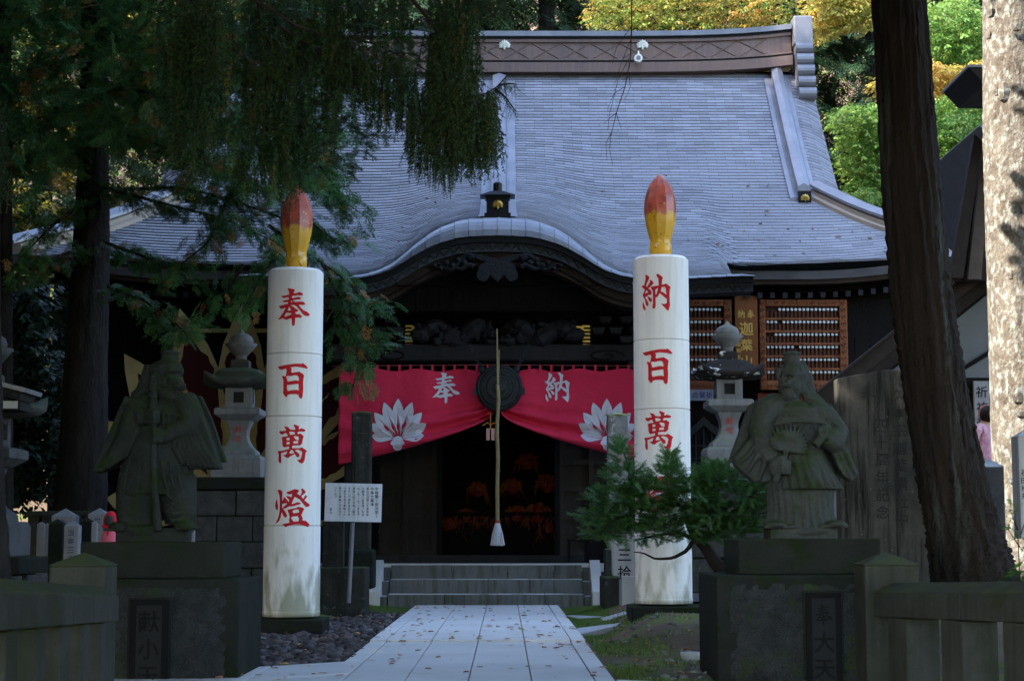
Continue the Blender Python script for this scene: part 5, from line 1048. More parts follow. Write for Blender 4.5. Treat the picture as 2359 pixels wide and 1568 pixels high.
    m.tube([S(490, 295, -.095), S(460, 318, -.14), S(446, 330, -.165)], [.024, .024, .018], 10); m.ball(S(455, 332, -.15), (.030, .026, .022))
    for x, d in ((440, -.085), (522, -.10)): m.ball(S(x, 302, d), (.022, .016, .015)); m.tube([S(x-34, 285, d), S(x, 272, d-.012), S(x+34, 285, d)], [.008, .014, .008], 6)
    m.tube([S(430, 385, -.09), S(462, 396, -.11), S(500, 388, -.105)], [.007, .013, .007], 6); m.tube([S(435, 408, -.085), S(465, 415, -.10), S(500, 408, -.095)], [.007, .012, .007], 6)
    m.ball(S(535, 355, -.085), (.03, .03, .035)); m.ball(S(588, 300, -.02), (.014, .03, .04)); m.ball(S(592, 345, -.03), (.016, .025, .05))
    m.tube([S(430, 258, -.10), S(480, 246, -.125), S(540, 256, -.11)], .012, 6)
    m.ball(S(525, 235, .03), (.115, .125, .088), 18, 12); m.ball(S(600, 260, .06), (.065, .09, .13)); m.tube([S(620, 240, .05), S(640, 330, .05), S(665, 410, .04), S(725, 455, .02), S(775, 476, .0)], [.06, .058, .052, .045, .015], 10); m.tube([S(600, 340, .0), S(625, 420, -.01), S(690, 462, -.02), S(770, 478, -.01)], [.03, .034, .034, .012], 8)
    m.tube([S(412, 200, -.04), S(408, 250, -.05), S(408, 290, -.045)], [.03, .025, .01], 8)
    m.lathe([(.062, 0), (.058, .02), (.064, .03), (.056, .045), (.056, .055), (.072, .062), (.074, .072), (.045, .085), (.0, .09)], 18, tuple(S(522, 152, .01)))
    # feather fan in one hand, scroll in the other
    m.tube([S(345, 1055, -.20), S(395, 940, -.215), S(430, 830, -.22)], [.026, .022, .02], 8)
    for k, (x, y) in enumerate([(432+math.cos(R(a_))*r_, 828-math.sin(R(a_))*r_) for a_, r_ in zip(range(-8, 172, 11), (150, 160, 170, 178, 184, 190, 196, 200, 204, 206, 204, 198, 188, 172, 154, 130, 110))]):
        m.tube([S(432, 828, -.225), S((432+x)/2, (828+y)/2, -.235), S(x, y, -.215)], [.012, .024, .010], 8, .6)
    for k in range(4): m.tube([S(350+k*6, 905+k*28, -.19), S(395, 900+k*29, -.245), S(445, 915+k*26, -.235), S(452, 925+k*24, -.21)], [.017, .018, .017, .014], 7)
    m.ball(S(360, 945, -.18), (.055, .05, .075)); m.tube([S(350, 895, -.2), S(390, 880, -.24), S(420, 905, -.245)], [.02, .018, .014], 7)
    m.tube([S(640, 790, -.23), S(690, 735, -.225)], [.032, .034], 12)
    for k in range(4): m.tube([S(770, 660+k*26, -.15), S(715, 650+k*25, -.225), S(668, 672+k*24, -.235)], [.02, .019, .013], 7)
    m.ball(S(775, 710, -.15), (.055, .055, .06))
def tengu_left(m):
    S = lambda x, y, d=0: Vector(((x-520)*K, d, (1500-y)*K))
    m.box(S(490, 1450, 0), (.49, .34, .10)); m.ball(S(420, 1420, -.13), (.16, .06, .05))
    m.box(S(235, 1410, -.12), (.15, .2, .022)); m.box(S(760, 1402, -.12), (.15, .2, .022)); m.ball(S(255, 1385, -.15), (.07, .09, .035)); m.ball(S(745, 1380, -.15), (.08, .09, .04))
    # legs in wide trousers
    loft(m, [((350-520)*K, -.02, (1500-1385)*K, .125, .12), ((345-520)*K, -.02, (1500-1300)*K, .135, .13), ((340-520)*K, -.01, (1500-1150)*K, .135, .135), ((380-520)*K, 0, (1500-1000)*K, .16, .15)]); loft(m, [((690-520)*K, -.02, (1500-1370)*K, .11, .12), ((680-520)*K, -.03, (1500-1280)*K, .125, .14), ((665-520)*K, -.02, (1500-1150)*K, .135, .145), ((640-520)*K, 0, (1500-1000)*K, .15, .15)])
    loft(m, [((400-520)*K, -.05, (1500-1375)*K, .105, .10), ((400-520)*K, -.05, (1500-1200)*K, .11, .12), ((430-520)*K, -.02, (1500-1050)*K, .15, .14)])
    loft(m, [((495-520)*K, 0, (1500-1150)*K, .275, .17), ((495-520)*K, 0, (1500-1000)*K, .265, .175), ((500-520)*K, 0, (1500-850)*K, .235, .165)], pleats=24, amp=.14)
    loft(m, [((500-520)*K, 0, (1500-855)*K, .235, .165), ((520-520)*K, 0, (1500-700)*K, .21, .155), ((540-520)*K, .01, (1500-560)*K, .215, .15), ((545-520)*K, .02, (1500-480)*K, .18, .13), ((545-520)*K, .02, (1500-440)*K, .09, .09)])
    ribs(m, [[S(330+k*55, 880, -.165), S(310+k*60, 1020, -.18), S(290+k*66, 1150, -.18)] for k in range(3)]+[[S(560+k*60, 900, -.165), S(590+k*55, 1020, -.18), S(620+k*50, 1130, -.19)] for k in range(3)], .013)
    ribs(m, [[S(600, 1150+k*38, -.165), S(660, 1200+k*36, -.185), S(740, 1175+k*36, -.15)] for k in range(5)]+[[S(260, 1130, -.15), S(340, 1150, -.17), S(440, 1130, -.17)]], .011)
    ribs(m, [[S(560+k*42, 560, -.155), S(565+k*42, 640, -.16)] for k in range(3)]+[[S(540, 560, -.15), S(720, 570, -.13)], [S(540, 630, -.16), S(720, 640, -.13)]], .012)
    # winged sleeves
    m.plate([tuple((p.x, p.z)) for p in (S(400, 470), S(265, 410), S(190, 590), S(40, 965), S(60, 990), S(170, 950), S(290, 880), S(370, 760), S(400, 620))], -.10, .09); m.tube([S(390, 480, -.05), S(330, 600, -.1), S(250, 800, -.1), S(90, 970, -.08)], [.09, .085, .07, .025], 12)
    ribs(m, [[S(390, 545, -.13), S(370, 700, -.14), S(290, 860, -.13), S(150, 955, -.11)], [S(300, 560, -.11), S(220, 760, -.115), S(90, 940, -.1)]], .02)
    m.plate([tuple((p.x, p.z)) for p in (S(640, 440), S(730, 400), S(800, 470), S(870, 640), S(985, 955), S(900, 960), S(760, 955), S(660, 850), S(625, 700))], -.10, .08)
    for k in range(7): m.tube([S(640+k*24, 660-k*6, -.12), S(650+k*36, 800, -.135), S(720+k*42, 930+k*4, -.115)], [.014, .022, .018], 7)
    m.tube([S(690, 440, .0), S(740, 540, -.05), S(730, 650, -.10), S(600, 700, -.16)], [.10, .105, .085, .05], 12)
    m.tube([S(420, 470, .0), S(340, 530, -.08), S(420, 580, -.15), S(500, 575, -.18)], [.09, .085, .07, .045], 12)
    m.plate([tuple((p.x, p.z)) for p in (S(720, 400), S(798, 395), S(880, 560), S(1000, 900), S(900, 900), S(720, 600))], .09, .17); m.plate([tuple((p.x, p.z)) for p in (S(260, 400), S(330, 395), S(330, 700), S(120, 860), S(90, 850))], .09, .17)
    # staff and hands
    m.tube([S(505, 600, -.21), S(512, 800, -.215), S(525, 1100, -.215), S(560, 1420, -.20)], [.026, .024, .026, .034], 10)
    for yc, xs in ((580, 500), (720, 540)):
        m.ball(S(xs+(-40 if yc < 600 else 50), yc, -.18), (.06, .045, .05))
        for k in range(4): m.tube([S(xs-45 if yc > 600 else xs+45, yc-42+k*26, -.19), S(xs-20 if yc > 600 else xs+15, yc-44+k*27, -.25), S(xs+40 if yc > 600 else xs-40, yc-40+k*27, -.215)], [.014, .017, .017], 7)
    # head in three-quarter profile to the right with a crow's beak
    m.tube([S(560, 520, .02), S(565, 430, 0)], [.08, .075], 12); m.ball(S(560, 320, .0), (.105, .11, .13), 18, 14); m.ball(S(620, 330, -.04), (.07, .085, .085)); m.ball(S(600, 400, -.04), (.08, .075, .06))
    m.tube([S(610, 312, -.085), S(660, 328, -.10), S(705, 348, -.10), S(716, 372, -.098)], [.055, .046, .028, .008], 10); m.tube([S(600, 392, -.07), S(650, 388, -.09), S(692, 378, -.092)], [.036, .026, .010], 8)
    m.ball(S(568, 310, -.10), (.028, .02, .022)); m.tube([S(530, 285, -.10), S(580, 268, -.12), S(650, 285, -.10)], [.012, .018, .012], 6); m.tube([S(545, 330, -.105), S(570, 345, -.115), S(600, 330, -.11)], .010, 6)
    m.ball(S(550, 215, .01), (.13, .135, .085), 18, 12)
    for k in range(11): m.tube([S(490+k*18, 165, -.10+abs(k-5)*.008), S(485+k*19, 235, -.125+abs(k-6)*.01)], [.012, .013], 6)
    m.tube([S(450, 180, .02), S(420, 300, .03), S(370, 390, .05), S(300, 425, .06)], [.07, .075, .07, .05], 12)
    for k in range(9): m.ball(S(475+k*1.5, 275+k*30, -.095-.006*k), (.036, .034, .018))
    m.lathe([(.066, 0), (.062, .02), (.07, .03), (.062, .045), (.062, .06), (.074, .068), (.072, .08), (.03, .092), (0, .098)], 18, tuple(S(578, 155, .0)))
sb = W(1851, 1240, 12.62); statue('tengu_statue', 'stone tengu with a long nose holding a feather fan, on the right pedestal', (W(1846, 1236, 12.62).x, 12.66, r0.z), tengu_right, STATUE)
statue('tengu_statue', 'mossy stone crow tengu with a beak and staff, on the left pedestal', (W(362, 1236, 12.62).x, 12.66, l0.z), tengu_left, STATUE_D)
# ------------------------------------------------------------------ carved frames on the right front of the hall
ED = 27.2; OR = material('vermilion_wood', (.20, .066, .025), (.12, .04, .018), scale=6, rough=.6, bump=.4, bscale=25); DKB = material('frame_back', (.05, .022, .014), (.035, .016, .012), scale=5, rough=.8)
SLAT = material('slat_wood', (.10, .035, .015), (.06, .022, .012), scale=8, rough=.7)
disc = None
def frame(label, px0, px1, first):
    global disc
    a = W(px0, 690, ED); b = W(px1, 898, ED); t = thing('votive_frame', label, 'frame', ((a.x+b.x)/2, ED, b.z), 0, 'carved votive frames')
    MB().bb(a.x+.04, b.x-.04, ED+.05, ED+.08, b.z+.04, a.z-.04).build('back_panel', DKB, t)
    for x0, x1, z0, z1 in ((a.x, a.x+.10, b.z, a.z), (b.x-.13, b.x, b.z, a.z), (a.x+.10, b.x-.13, a.z-.11, a.z), (a.x+.10, b.x-.13, b.z, b.z+.13)):
        o = MB().bb(x0, x1, ED-.03, ED+.06, z0, z1).build('frame_bar', OR, t, bevel=.015)
        long_ = (x1-x0) > (z1-z0); n = int(max(x1-x0, z1-z0)/.11); c = MB()
        for k in range(n):
            s = (k+.5)/n; p = (x0+(x1-x0)*(s if long_ else .5), ED-.035, z0+(z1-z0)*(.5 if long_ else s))
            c.tube([(p[0]+.035*math.cos(q)*(1-q/9), p[1], p[2]+.03*math.sin(q)*(1-q/9)) for q in np.linspace(0, 6, 9)], .012, 5)
        tag(c.build('scroll_carving', OR, o), kind='stuff')
    rows_ = np.linspace(0, 5, 6); H = (a.z-.11)-(b.z+.13)
    for k in range(6):
        zt_ = a.z-.13-H*k/6; MB().bb(a.x+.10, b.x-.13, ED-.015, ED+.05, zt_-H/6+.005, zt_-H/6+.04).build('shelf', OR, t)
        x = a.x+.14; i = 0; sl = MB()
        while x < b.x-.17:
            if not ((k == 1 and i == 3) or (k == 2 and i in (0, 1)) or (k == 3 and i == 7) or (k == 0 and i < 3 and first)):
                if disc is None:
                    mm = MB().lathe([(.0, -.012), (.02, -.012), (.026, 0), (.02, .012), (0, .012)], 8)
                    for v in mm.v: v.y, v.z = v.z, v.y
                    disc = mm.build('roundel', material('roundel_white', (.66, .66, .65), (.5, .5, .5), scale=60, rough=.7), t, world=False); o = disc
                else: o = link(disc.copy(), t)
                o.location = Vector((x, ED+.02, zt_-.025))-t.location
            sl.bb(x-.014, x+.014, ED+.02, ED+.045, zt_-H/6+.045, zt_-.06); x += .064; i += 1
        tag(sl.build('name_slats', SLAT, t), kind='stuff')
frame('vermilion carved frame with rows of white roundels, right of the gold lettering', 1748, 1955, True); frame('vermilion carved frame with white roundels behind the right candle', 1480, 1688, False)
a = W(1690, 686, ED); b = W(1747, 870, ED); pq = thing('gold_lettered_plaque', 'upright brown plaque with gold characters between the two votive frames', 'plaque', ((a.x+b.x)/2, ED, b.z)); MB().bb(a.x+.005, b.x-.005, ED-.06, ED+.02, b.z, a.z+.03).build('plank', material('plaque_wood', (.17, .06, .018), (.12, .042, .014), scale=3, rough=.5), pq, bevel=.01)
tm = MB(); cxx = (a.x+b.x)/2
text_mb(tm, '奉納迦葉山', [(cxx+.075, a.z-.27, .14), (cxx-.07, a.z-.27, .14), (cxx, a.z-.50, .22), (cxx, a.z-.76, .19), (cxx, a.z-1.02, .19)], lambda u, v: (u, ED-.064, v)); tm.build('gold_lettering', GOLD, pq)
tm = MB(); text_mb(tm, '昭和吉日', [(cxx-.13, a.z-.75-.1*k, .07) for k in range(4)], lambda u, v: (u, ED-.064, v)); tm.build('gold_lettering', GOLD, pq)
# shelf pieces below the frames
a = W(1590, 897, 27.1); b = W(1655, 922, 27.1); sb_ = MB().bb(a.x-.3, b.x, 27.1, 27.13, b.z, a.z).build('paper_notice', material('paper_blue', (.24, .24, .29), (.18, .19, .24), scale=12, rough=.8)); tag(sb_, 'pale bluish paper notice under the left votive frame', 'notice')
tm = MB(); text_mb(tm, '合掌祈願', [(a.x+.08+.11*k, (a.z+b.z)/2, .10) for k in range(4)], lambda u, v: (u, 27.097, v)); tm.build('inked_writing', material('blue_ink', (.05, .06, .14), rough=.8), sb_)
a = W(1745, 905, 27.3); b = W(1870, 1010, 27.3); rb = thing('red_cabinet', 'dark red wooden cabinet behind the long-nosed statue', 'cabinet', ((a.x+b.x)/2, 27.4, .7)); RC = material('red_lacquer', (.16, .03, .02), (.10, .02, .016), scale=5, rough=.5)
MB().bb(a.x, b.x, 27.3, 27.6, .7, a.z).build('body', RC, rb, bevel=.01)
for k in range(3): MB().bb(a.x+.04+k*.27, a.x+.28+k*.27, 27.285, 27.3, 1.5, a.z-.08).build('panel', RC, rb, bevel=.01)
# cusped window of the hall
wq = W(1622, 1100, 27.6); cw = thing('cusped_window', 'dark bell-shaped lattice window of the hall, right of the candle', 'window', (wq.x, 27.6, wq.z-.2))
ww = .52; hh = .98; pr = lambda s: [(wq.x-ww*s, wq.z-.2), (wq.x-ww*.92*s, wq.z+.35), (wq.x-ww*.8*s, wq.z+.60*s), (wq.x-ww*.45*s, wq.z+.78*s), (wq.x-.12*s, wq.z+.86*s), (wq.x, wq.z+hh*s), (wq.x+.12*s, wq.z+.86*s), (wq.x+ww*.45*s, wq.z+.78*s), (wq.x+ww*.8*s, wq.z+.60*s), (wq.x+ww*.92*s, wq.z+.35), (wq.x+ww*s, wq.z-.2)]
fm = MB(); o_, i_ = pr(1.0), pr(.86); n = len(o_); fm.v = [Vector((x, y, z)) for y in (27.54, 27.63) for x, z in o_+i_]
for j in range(n-1): fm.f += [(j, j+1, n+j+1, n+j), (n+j, n+j+1, 3*n+j+1, 3*n+j), (j+1, j, 2*n+j, 2*n+j+1)]
fm.build('window_frame', WOOD_G, cw); MB().plate(pr(.87), 27.60, 27.632).build('dark_backing', BLACKST, cw)
for k in range(7): MB().bb(wq.x-.38+k*.127-.011, wq.x-.38+k*.127+.011, 27.57, 27.59, wq.z-.2, wq.z+.5+.28*(1-abs(k-3)/3)**.7).build('lattice_bar', WOOD_G, cw)
for k in range(4): MB().bb(wq.x-.42, wq.x+.42, 27.575, 27.595, wq.z-.1+k*.2, wq.z-.08+k*.2).build('lattice_rail', WOOD_G, cw)
# ------------------------------------------------------------------ masks and altar inside the hall
al = thing('altar_table', 'long dark altar table inside the doorway', 'table', (XC, 29.4, .7)); MB().bb(XC-1.4, XC+1.4, 29.2, 29.8, 1.35, 1.42).build('table_top', WOOD_D, al); MB().bb(XC-1.35, XC+1.35, 29.25, 29.3, .72, 1.35).build('front_panel', WOOD_D, al)
for sx in (-1, 1): MB().bb(XC+sx*1.3-.05, XC+sx*1.3+.05, 29.3, 29.75, .7, 1.35).build('leg', WOOD_D, al)
MASK = material('mask_red', (.20, .025, .015), (.12, .016, .012), scale=8, rough=.4); HAIR = material('mask_hair', (.221, .055, .010), (.143, .033, .008), scale=20, rough=.8)
def mask(x, y, z, s, lab):
    t = thing('tengu_mask', lab, 'mask', (x, y, z), 0, 'masks offered inside the hall')
    f = MB(); f.ball((0, 0, .18*s), (.15*s, .09*s, .19*s), 14, 10); f.tube([(0, -.07*s, .17*s), (0, -.22*s, .19*s)], [.035*s, .022*s], 8); f.ball((-.06*s, -.075*s, .23*s), .026*s, 8, 6); f.ball((.06*s, -.075*s, .23*s), .026*s, 8, 6); f.tube([(-.07*s, -.07*s, .08*s), (0, -.095*s, .07*s), (.07*s, -.07*s, .08*s)], .012*s, 6)
    f.build('face', MASK, t, world=False, smooth=True); h = MB(); rr = random.Random(int(x*1000))
    for k in range(34):
        a_ = rr.uniform(-.5, 3.6); r1 = .17*s; g_ = rr.uniform(.8, 2.2); h.tube([(math.cos(a_)*r1*.9, -.01, .19*s+math.sin(a_)*r1*.9), (math.cos(a_)*r1*1.3+rr.uniform(-.05, .05), -.05*rr.random(), .19*s+math.sin(a_)*r1*1.2), (math.cos(a_)*r1*g_+rr.uniform(-.08, .08), -.06, .12*s+math.sin(a_)*r1*.9-.16*rr.random()*g_)], [.016*s, .014*s, .003], 5)
    tag(h.build('hair', HAIR, t, world=False), kind='stuff'); return t
for k, (px, py, s, lab) in enumerate(((1035, 1208, .8, 'orange-haired mask lowest at the left door jamb'), (1075, 1190, .7, 'dark red mask second from the left jamb'), (1190, 1188, .8, 'mask just right of the bell rope'), (1240, 1190, .95, 'bright orange-haired mask near the right jamb'), (1265, 1215, .75, 'orange mask lowest at the right jamb'), (1120, 1192, .6, 'small mask left of the bell rope'), (1180, 1120, .7, 'mask above and right of the bell rope, upper row'), (1260, 1115, .8, 'big-eyed mask on the upper row by the right jamb'), (1100, 1125, .65, 'dim mask on the upper row left of the rope'), (1215, 1062, .7, 'highest mask right of the rope'))):
    q = W(px, py+18, 29.3 if py > 1150 else 29.9); mask(q.x, q.y, q.z, s, lab)
sh = MB().bb(XC-1.4, XC+1.4, 29.9, 30.4, 1.9, 1.95).build('mask_shelf', WOOD_D); tag(sh, 'dark shelf for masks above the altar table', 'shelf')
q = W(1330, 1225, 26.9); st_ = thing('small_stand', 'small dark wooden stand beside the right door', 'stand', (q.x, 26.95, .61)); MB().bb(q.x-.16, q.x+.16, 26.8, 27.1, q.z-.14, q.z-.11).build('top', WOOD_D, st_)
for sx in (-1, 1):
    for sy in (-1, 1): MB().bb(q.x+sx*.13-.015, q.x+sx*.13+.015, 26.95+sy*.13-.015, 26.95+sy*.13+.015, .61, q.z-.14).build('leg', WOOD_D, st_)
a = W(1352, 1190, 26.2); b = W(1397, 1292, 26.2); tag(MB().bb(a.x, b.x, 26.2, 26.25, .612, a.z+.5).build('leaning_board', WOOD_D, bevel=.01), 'dark upright wooden board standing right of the doorway', 'board')
# ------------------------------------------------------------------ side building on the right
PLAST = material('grey_plaster', (.160, .164, .164), (.128, .132, .132), scale=2, rough=.9); SBW = material('side_roof_wood', (.029, .022, .018), (.017, .013, .011), scale=5, rough=.7, bump=.2); TIN = material('tin_roof', (.192, .198, .218), (.154, .160, .179), scale=3, rough=.45, metal=.2)
sbd = thing('side_hall', 'white-plastered side hall with dark sloping barge boards behind the leaning trunk', 'building', (W(2300, 1236, 21).x, 21, .6)); SD = 21.0
def slant(name, P0, P1, th, y0, y1, mat, off=0):
    a, b = Vector(P0), Vector(P1); d = (b-a).normalized(); nn = Vector((-d.z, 0, d.x)); nn = nn if nn.z < 0 else -nn
    q = [a+nn*off, b+nn*off, b+nn*(off+th), a+nn*(off+th)]; m = MB(); m.rings([[(p.x, y0, p.z) for p in q], [(p.x, y1, p.z) for p in q]]); return m.build(name, mat, sbd, bevel=.006)
A0 = W(1862, 912, SD); A1 = W(2290, 572, SD); slant('verge_strip', A0, A1, .03, SD-.5, SD-.3, SBW); slant('roof_sheet', A0, A1, .03, SD-.25, SD+5, TIN, .30); slant('barge_board', A0, A1, .16, SD-.46, SD-.36, SBW, .031); slant('barge_moulding', A0, A1, .14, SD-.36, SD-.26, SBW, .195); slant('soffit', A0, A1, .04, SD-.26, SD+4.8, WOOD_D, .335)
b0 = W(1880, 950, SD); c0 = W(2300, 640, SD); m = MB(); lo = .7; m.plate([(b0.x, lo), (c0.x+1.5, lo), (c0.x+1.5, c0.z+.6), (c0.x, c0.z), (b0.x, b0.z)], SD, SD+.12); m.build('plaster_wall', PLAST, sbd)
for (x0, y0, x1, y1) in ((2060, 940, 2290, 800), (2180, 1030, 2290, 960)):
    p, q = W(x0, y0, SD-.02), W(x1, y1, SD-.02); slant('wall_beam', p, q, .05, SD-.04, SD-.002, WOOD_D)
p = W(2215, 870, SD-.05); MB().bb(p.x-.25, p.x+.9, SD-.08, SD-.03, .7, p.z+.0).build('dark_doorway', BLACKST, sbd); MB().bb(p.x+.12, p.x+.3, SD-.16, SD-.1, 1.0, W(2262, 880, SD).z).build('name_board', STONE, sbd)
tm = MB(); text_mb(tm, '祈祷受付', [(p.x+.21, W(2262, 905, SD).z-.19*k, .14) for k in range(4)], lambda u, v: (u, SD-.163, v)); tm.build('name_board_writing', BLACKP, sbd)
# upper gable of the side hall, seen almost edge-on
G0 = W(2188, 640, 20); G1 = W(2246, 305, 20); G2 = W(2330, 430, 20)
m = MB(); m.rings([[(G0.x, 20, G0.z), (G1.x, 20, G1.z), (G1.x+.10, 20, G1.z), (G0.x+.16, 20, G0.z)], [(G0.x, 20.12, G0.z), (G1.x, 20.12, G1.z), (G1.x+.10, 20.12, G1.z), (G0.x+.16, 20.12, G0.z)]]); m.build('upper_barge', SBW, sbd)
m = MB(); m.rings([[(G0.x+.24, 20.1, G0.z), (G1.x+.14, 20.1, G1.z), (G1.x+.22, 20.1, G1.z-.06), (G0.x+.40, 20.1, G0.z)], [(G0.x+.24, 20.2, G0.z), (G1.x+.14, 20.2, G1.z), (G1.x+.22, 20.2, G1.z-.06), (G0.x+.40, 20.2, G0.z)]]); m.build('upper_barge', material('pale_barge', (.11, .085, .07), (.07, .055, .045), scale=6, rough=.8), sbd)
m = MB(); m.plate([(G0.x+.1, G0.z), (G1.x+.08, G1.z-.02), (G2.x+.8, G2.z-.6), (G2.x+.8, G0.z)], 20.22, 20.32); m.build('gable_wall', WOOD_B, sbd)
slant('upper_roof', (G1.x-.02, 0, G1.z+.02), (G2.x+.7, 0, G2.z-.45), .05, 19.7, 24, TIN, -.03); p = W(2222, 166, 20.5); m = MB(); m.rings([[(p.x, 20.3, p.z), (p.x+1.0, 20.3, p.z-.03), (p.x+1.0, 20.3, p.z-.22), (p.x+.18, 20.3, p.z-.2)], [(p.x, 21.5, p.z), (p.x+1.0, 21.5, p.z-.03), (p.x+1.0, 21.5, p.z-.22), (p.x+.18, 21.5, p.z-.2)]]); m.build('ridge_end', SBW, sbd); MB().bb(p.x-.02, p.x+1.0, 20.28, 21.5, p.z+.001, p.z+.03).build('ridge_cap', TIN, sbd)
p = W(1872, 768, SD-.5); a = W(2195, 590, SD-.55); MB().add([(W(1930, 768, SD).x, SD-.52, 0)], []) if False else None
m = MB(); p0 = W(2148, 590, 20.6); p1 = W(2280, 577, 20.6); p0 = W(2194, 588, 20.4); m.add([(p0.x-.02, 20.4, p0.z), (p1.x+.3, 20.4, p0.z), (p1.x+.3, 20.9, p0.z+.08), (p0.x+.2, 20.9, p0.z+.08)], [(0, 1, 2, 3)]); m.build('flashing', TIN, sbd)
# grey plaster wing beyond the hall corner
a = W(1955, 690, 28.5); wg = MB().bb(a.x, a.x+2.6, 28.6, 28.7, .6, W(1955, 640, 28.5).z).build('plaster_wing', PLAST, hall)
MB().bb(a.x+.02, a.x+.12, 28.5, 28.6, .7, 4.6).build('wing_post', WOOD_D, wg)
# ------------------------------------------------------------------ woman walking behind the right trunks
pw = W(2279, 1236, 19.0); zg_ = W(2275, 943, 19.0).z-1.58
tag(MB().bb(pw.x-.9, pw.x+3, 18.6, 21.0, -.2, zg_-.001).build('side_terrace', STONE, bevel=.01), kind='structure')
pe = thing('person', 'person in a pink patterned top with dark tied hair, seen from behind', 'person', (pw.x, 19.0, zg_), R(205))
def skin_mesh(name, verts, edges, radii, mat, parent, sub=2):
    me = bpy.data.meshes.new('sk'); me.from_pydata(verts, edges, []); o = bpy.data.objects.new('sk', me); COL.objects.link(o)
    sm_ = o.modifiers.new('s', 'SKIN'); me.skin_vertices[0].data[0].use_root = True
    for d, r in zip(me.skin_vertices[0].data, radii): d.radius = r if hasattr(r, '__len__') else (r, r)
    ss = o.modifiers.new('ss', 'SUBSURF'); ss.levels = sub; ss.render_levels = sub
    dg = bpy.context.evaluated_depsgraph_get(); out = bpy.data.meshes.new_from_object(o.evaluated_get(dg)); bpy.data.objects.remove(o); bpy.data.meshes.remove(me)
    out.name = name; out.materials.clear(); out.materials.append(mat); out.polygons.foreach_set('use_smooth', [True]*len(out.polygons)); return link(bpy.data.objects.new(name, out), parent)
SKIN = material('skin', (.55, .32, .22), rough=.6)
V = [(0, 0, .88), (0, 0, 1.05), (0, .01, 1.25), (0, .02, 1.36), (0, .01, 1.43), (0, 0, 1.50), (-.17, .01, 1.33), (-.21, -.02, 1.05), (-.17, -.12, .86), (-.15, -.15, .79), (.17, .01, 1.33), (.21, -.02, 1.05), (.17, -.12, .86), (.15, -.15, .79), (-.09, 0, .82), (-.09, -.03, .47), (-.09, .03, .08), (-.09, -.10, .04), (.09, 0, .82), (.10, .04, .47), (.10, .16, .09), (.10, .05, .04), (0, 0, 1.545)]
Ed = [(0, 1), (1, 2), (2, 3), (3, 4), (4, 5), (5, 22), (3, 6), (6, 7), (7, 8), (8, 9), (3, 10), (10, 11), (11, 12), (12, 13), (0, 14), (14, 15), (15, 16), (16, 17), (0, 18), (18, 19), (19, 20), (20, 21)]
Rd = [(.15, .11), (.13, .10), (.15, .10), (.12, .075), .05, .085, .06, .045, .035, .03, .06, .045, .035, .03, .085, .058, .038, .03, .085, .058, .038, .03, .075]
skin_mesh('body', V, Ed, Rd, SKIN, pe)
FLOR = material('floral_top', (.62, .40, .47), (.40, .16, .26), scale=16, rough=.85, speck=(.08, .04, .08), detail=3)
skin_mesh('patterned_top', [(0, 0, .86), (0, 0, 1.05), (0, .01, 1.25), (0, .02, 1.385), (-.175, .01, 1.335), (-.22, -.02, 1.05), (-.19, -.09, .93), (.175, .01, 1.335), (.22, -.02, 1.05), (.19, -.09, .93)], [(0, 1), (1, 2), (2, 3), (3, 4), (4, 5), (5, 6), (3, 7), (7, 8), (8, 9)], [(.19, .15), (.16, .13), (.175, .125), (.10, .075), .08, .068, .062, .08, .068, .062], FLOR, pe)
h = MB(); h.ball((0, .03, 1.525), (.088, .095, .10), 16, 12); h.ball((0, .12, 1.50), (.05, .045, .05), 10, 8); remesh(h, 'hair', material('dark_hair', (.018, .014, .014), rough=.5), pe, .012, 2, world=False)
MB().tube([(-.085, -.01, 1.50), (-.06, .0, 1.60), (0, .0, 1.628), (.06, .0, 1.60), (.085, -.01, 1.50)], .012, 6).build('hair_band', material('hair_band', (.45, .14, .10), rough=.6), pe, world=False)
skin_mesh('trousers', [(0, 0, .9), (-.09, 0, .80), (-.09, -.03, .47), (-.09, .03, .12), (.09, 0, .80), (.10, .04, .47), (.10, .15, .13)], [(0, 1), (1, 2), (2, 3), (0, 4), (4, 5), (5, 6)], [(.17, .13), .10, .075, .06, .10, .075, .06], material('dark_cloth', (.05, .05, .06), rough=.9), pe)
for sx, y in ((-1, -.03), (1, .11)):
    MB().ball((sx*.095, y, .04), (.045, .12, .042), 10, 7).build('shoe', material('dark_shoe', (.03, .03, .03), rough=.6), pe, world=False)
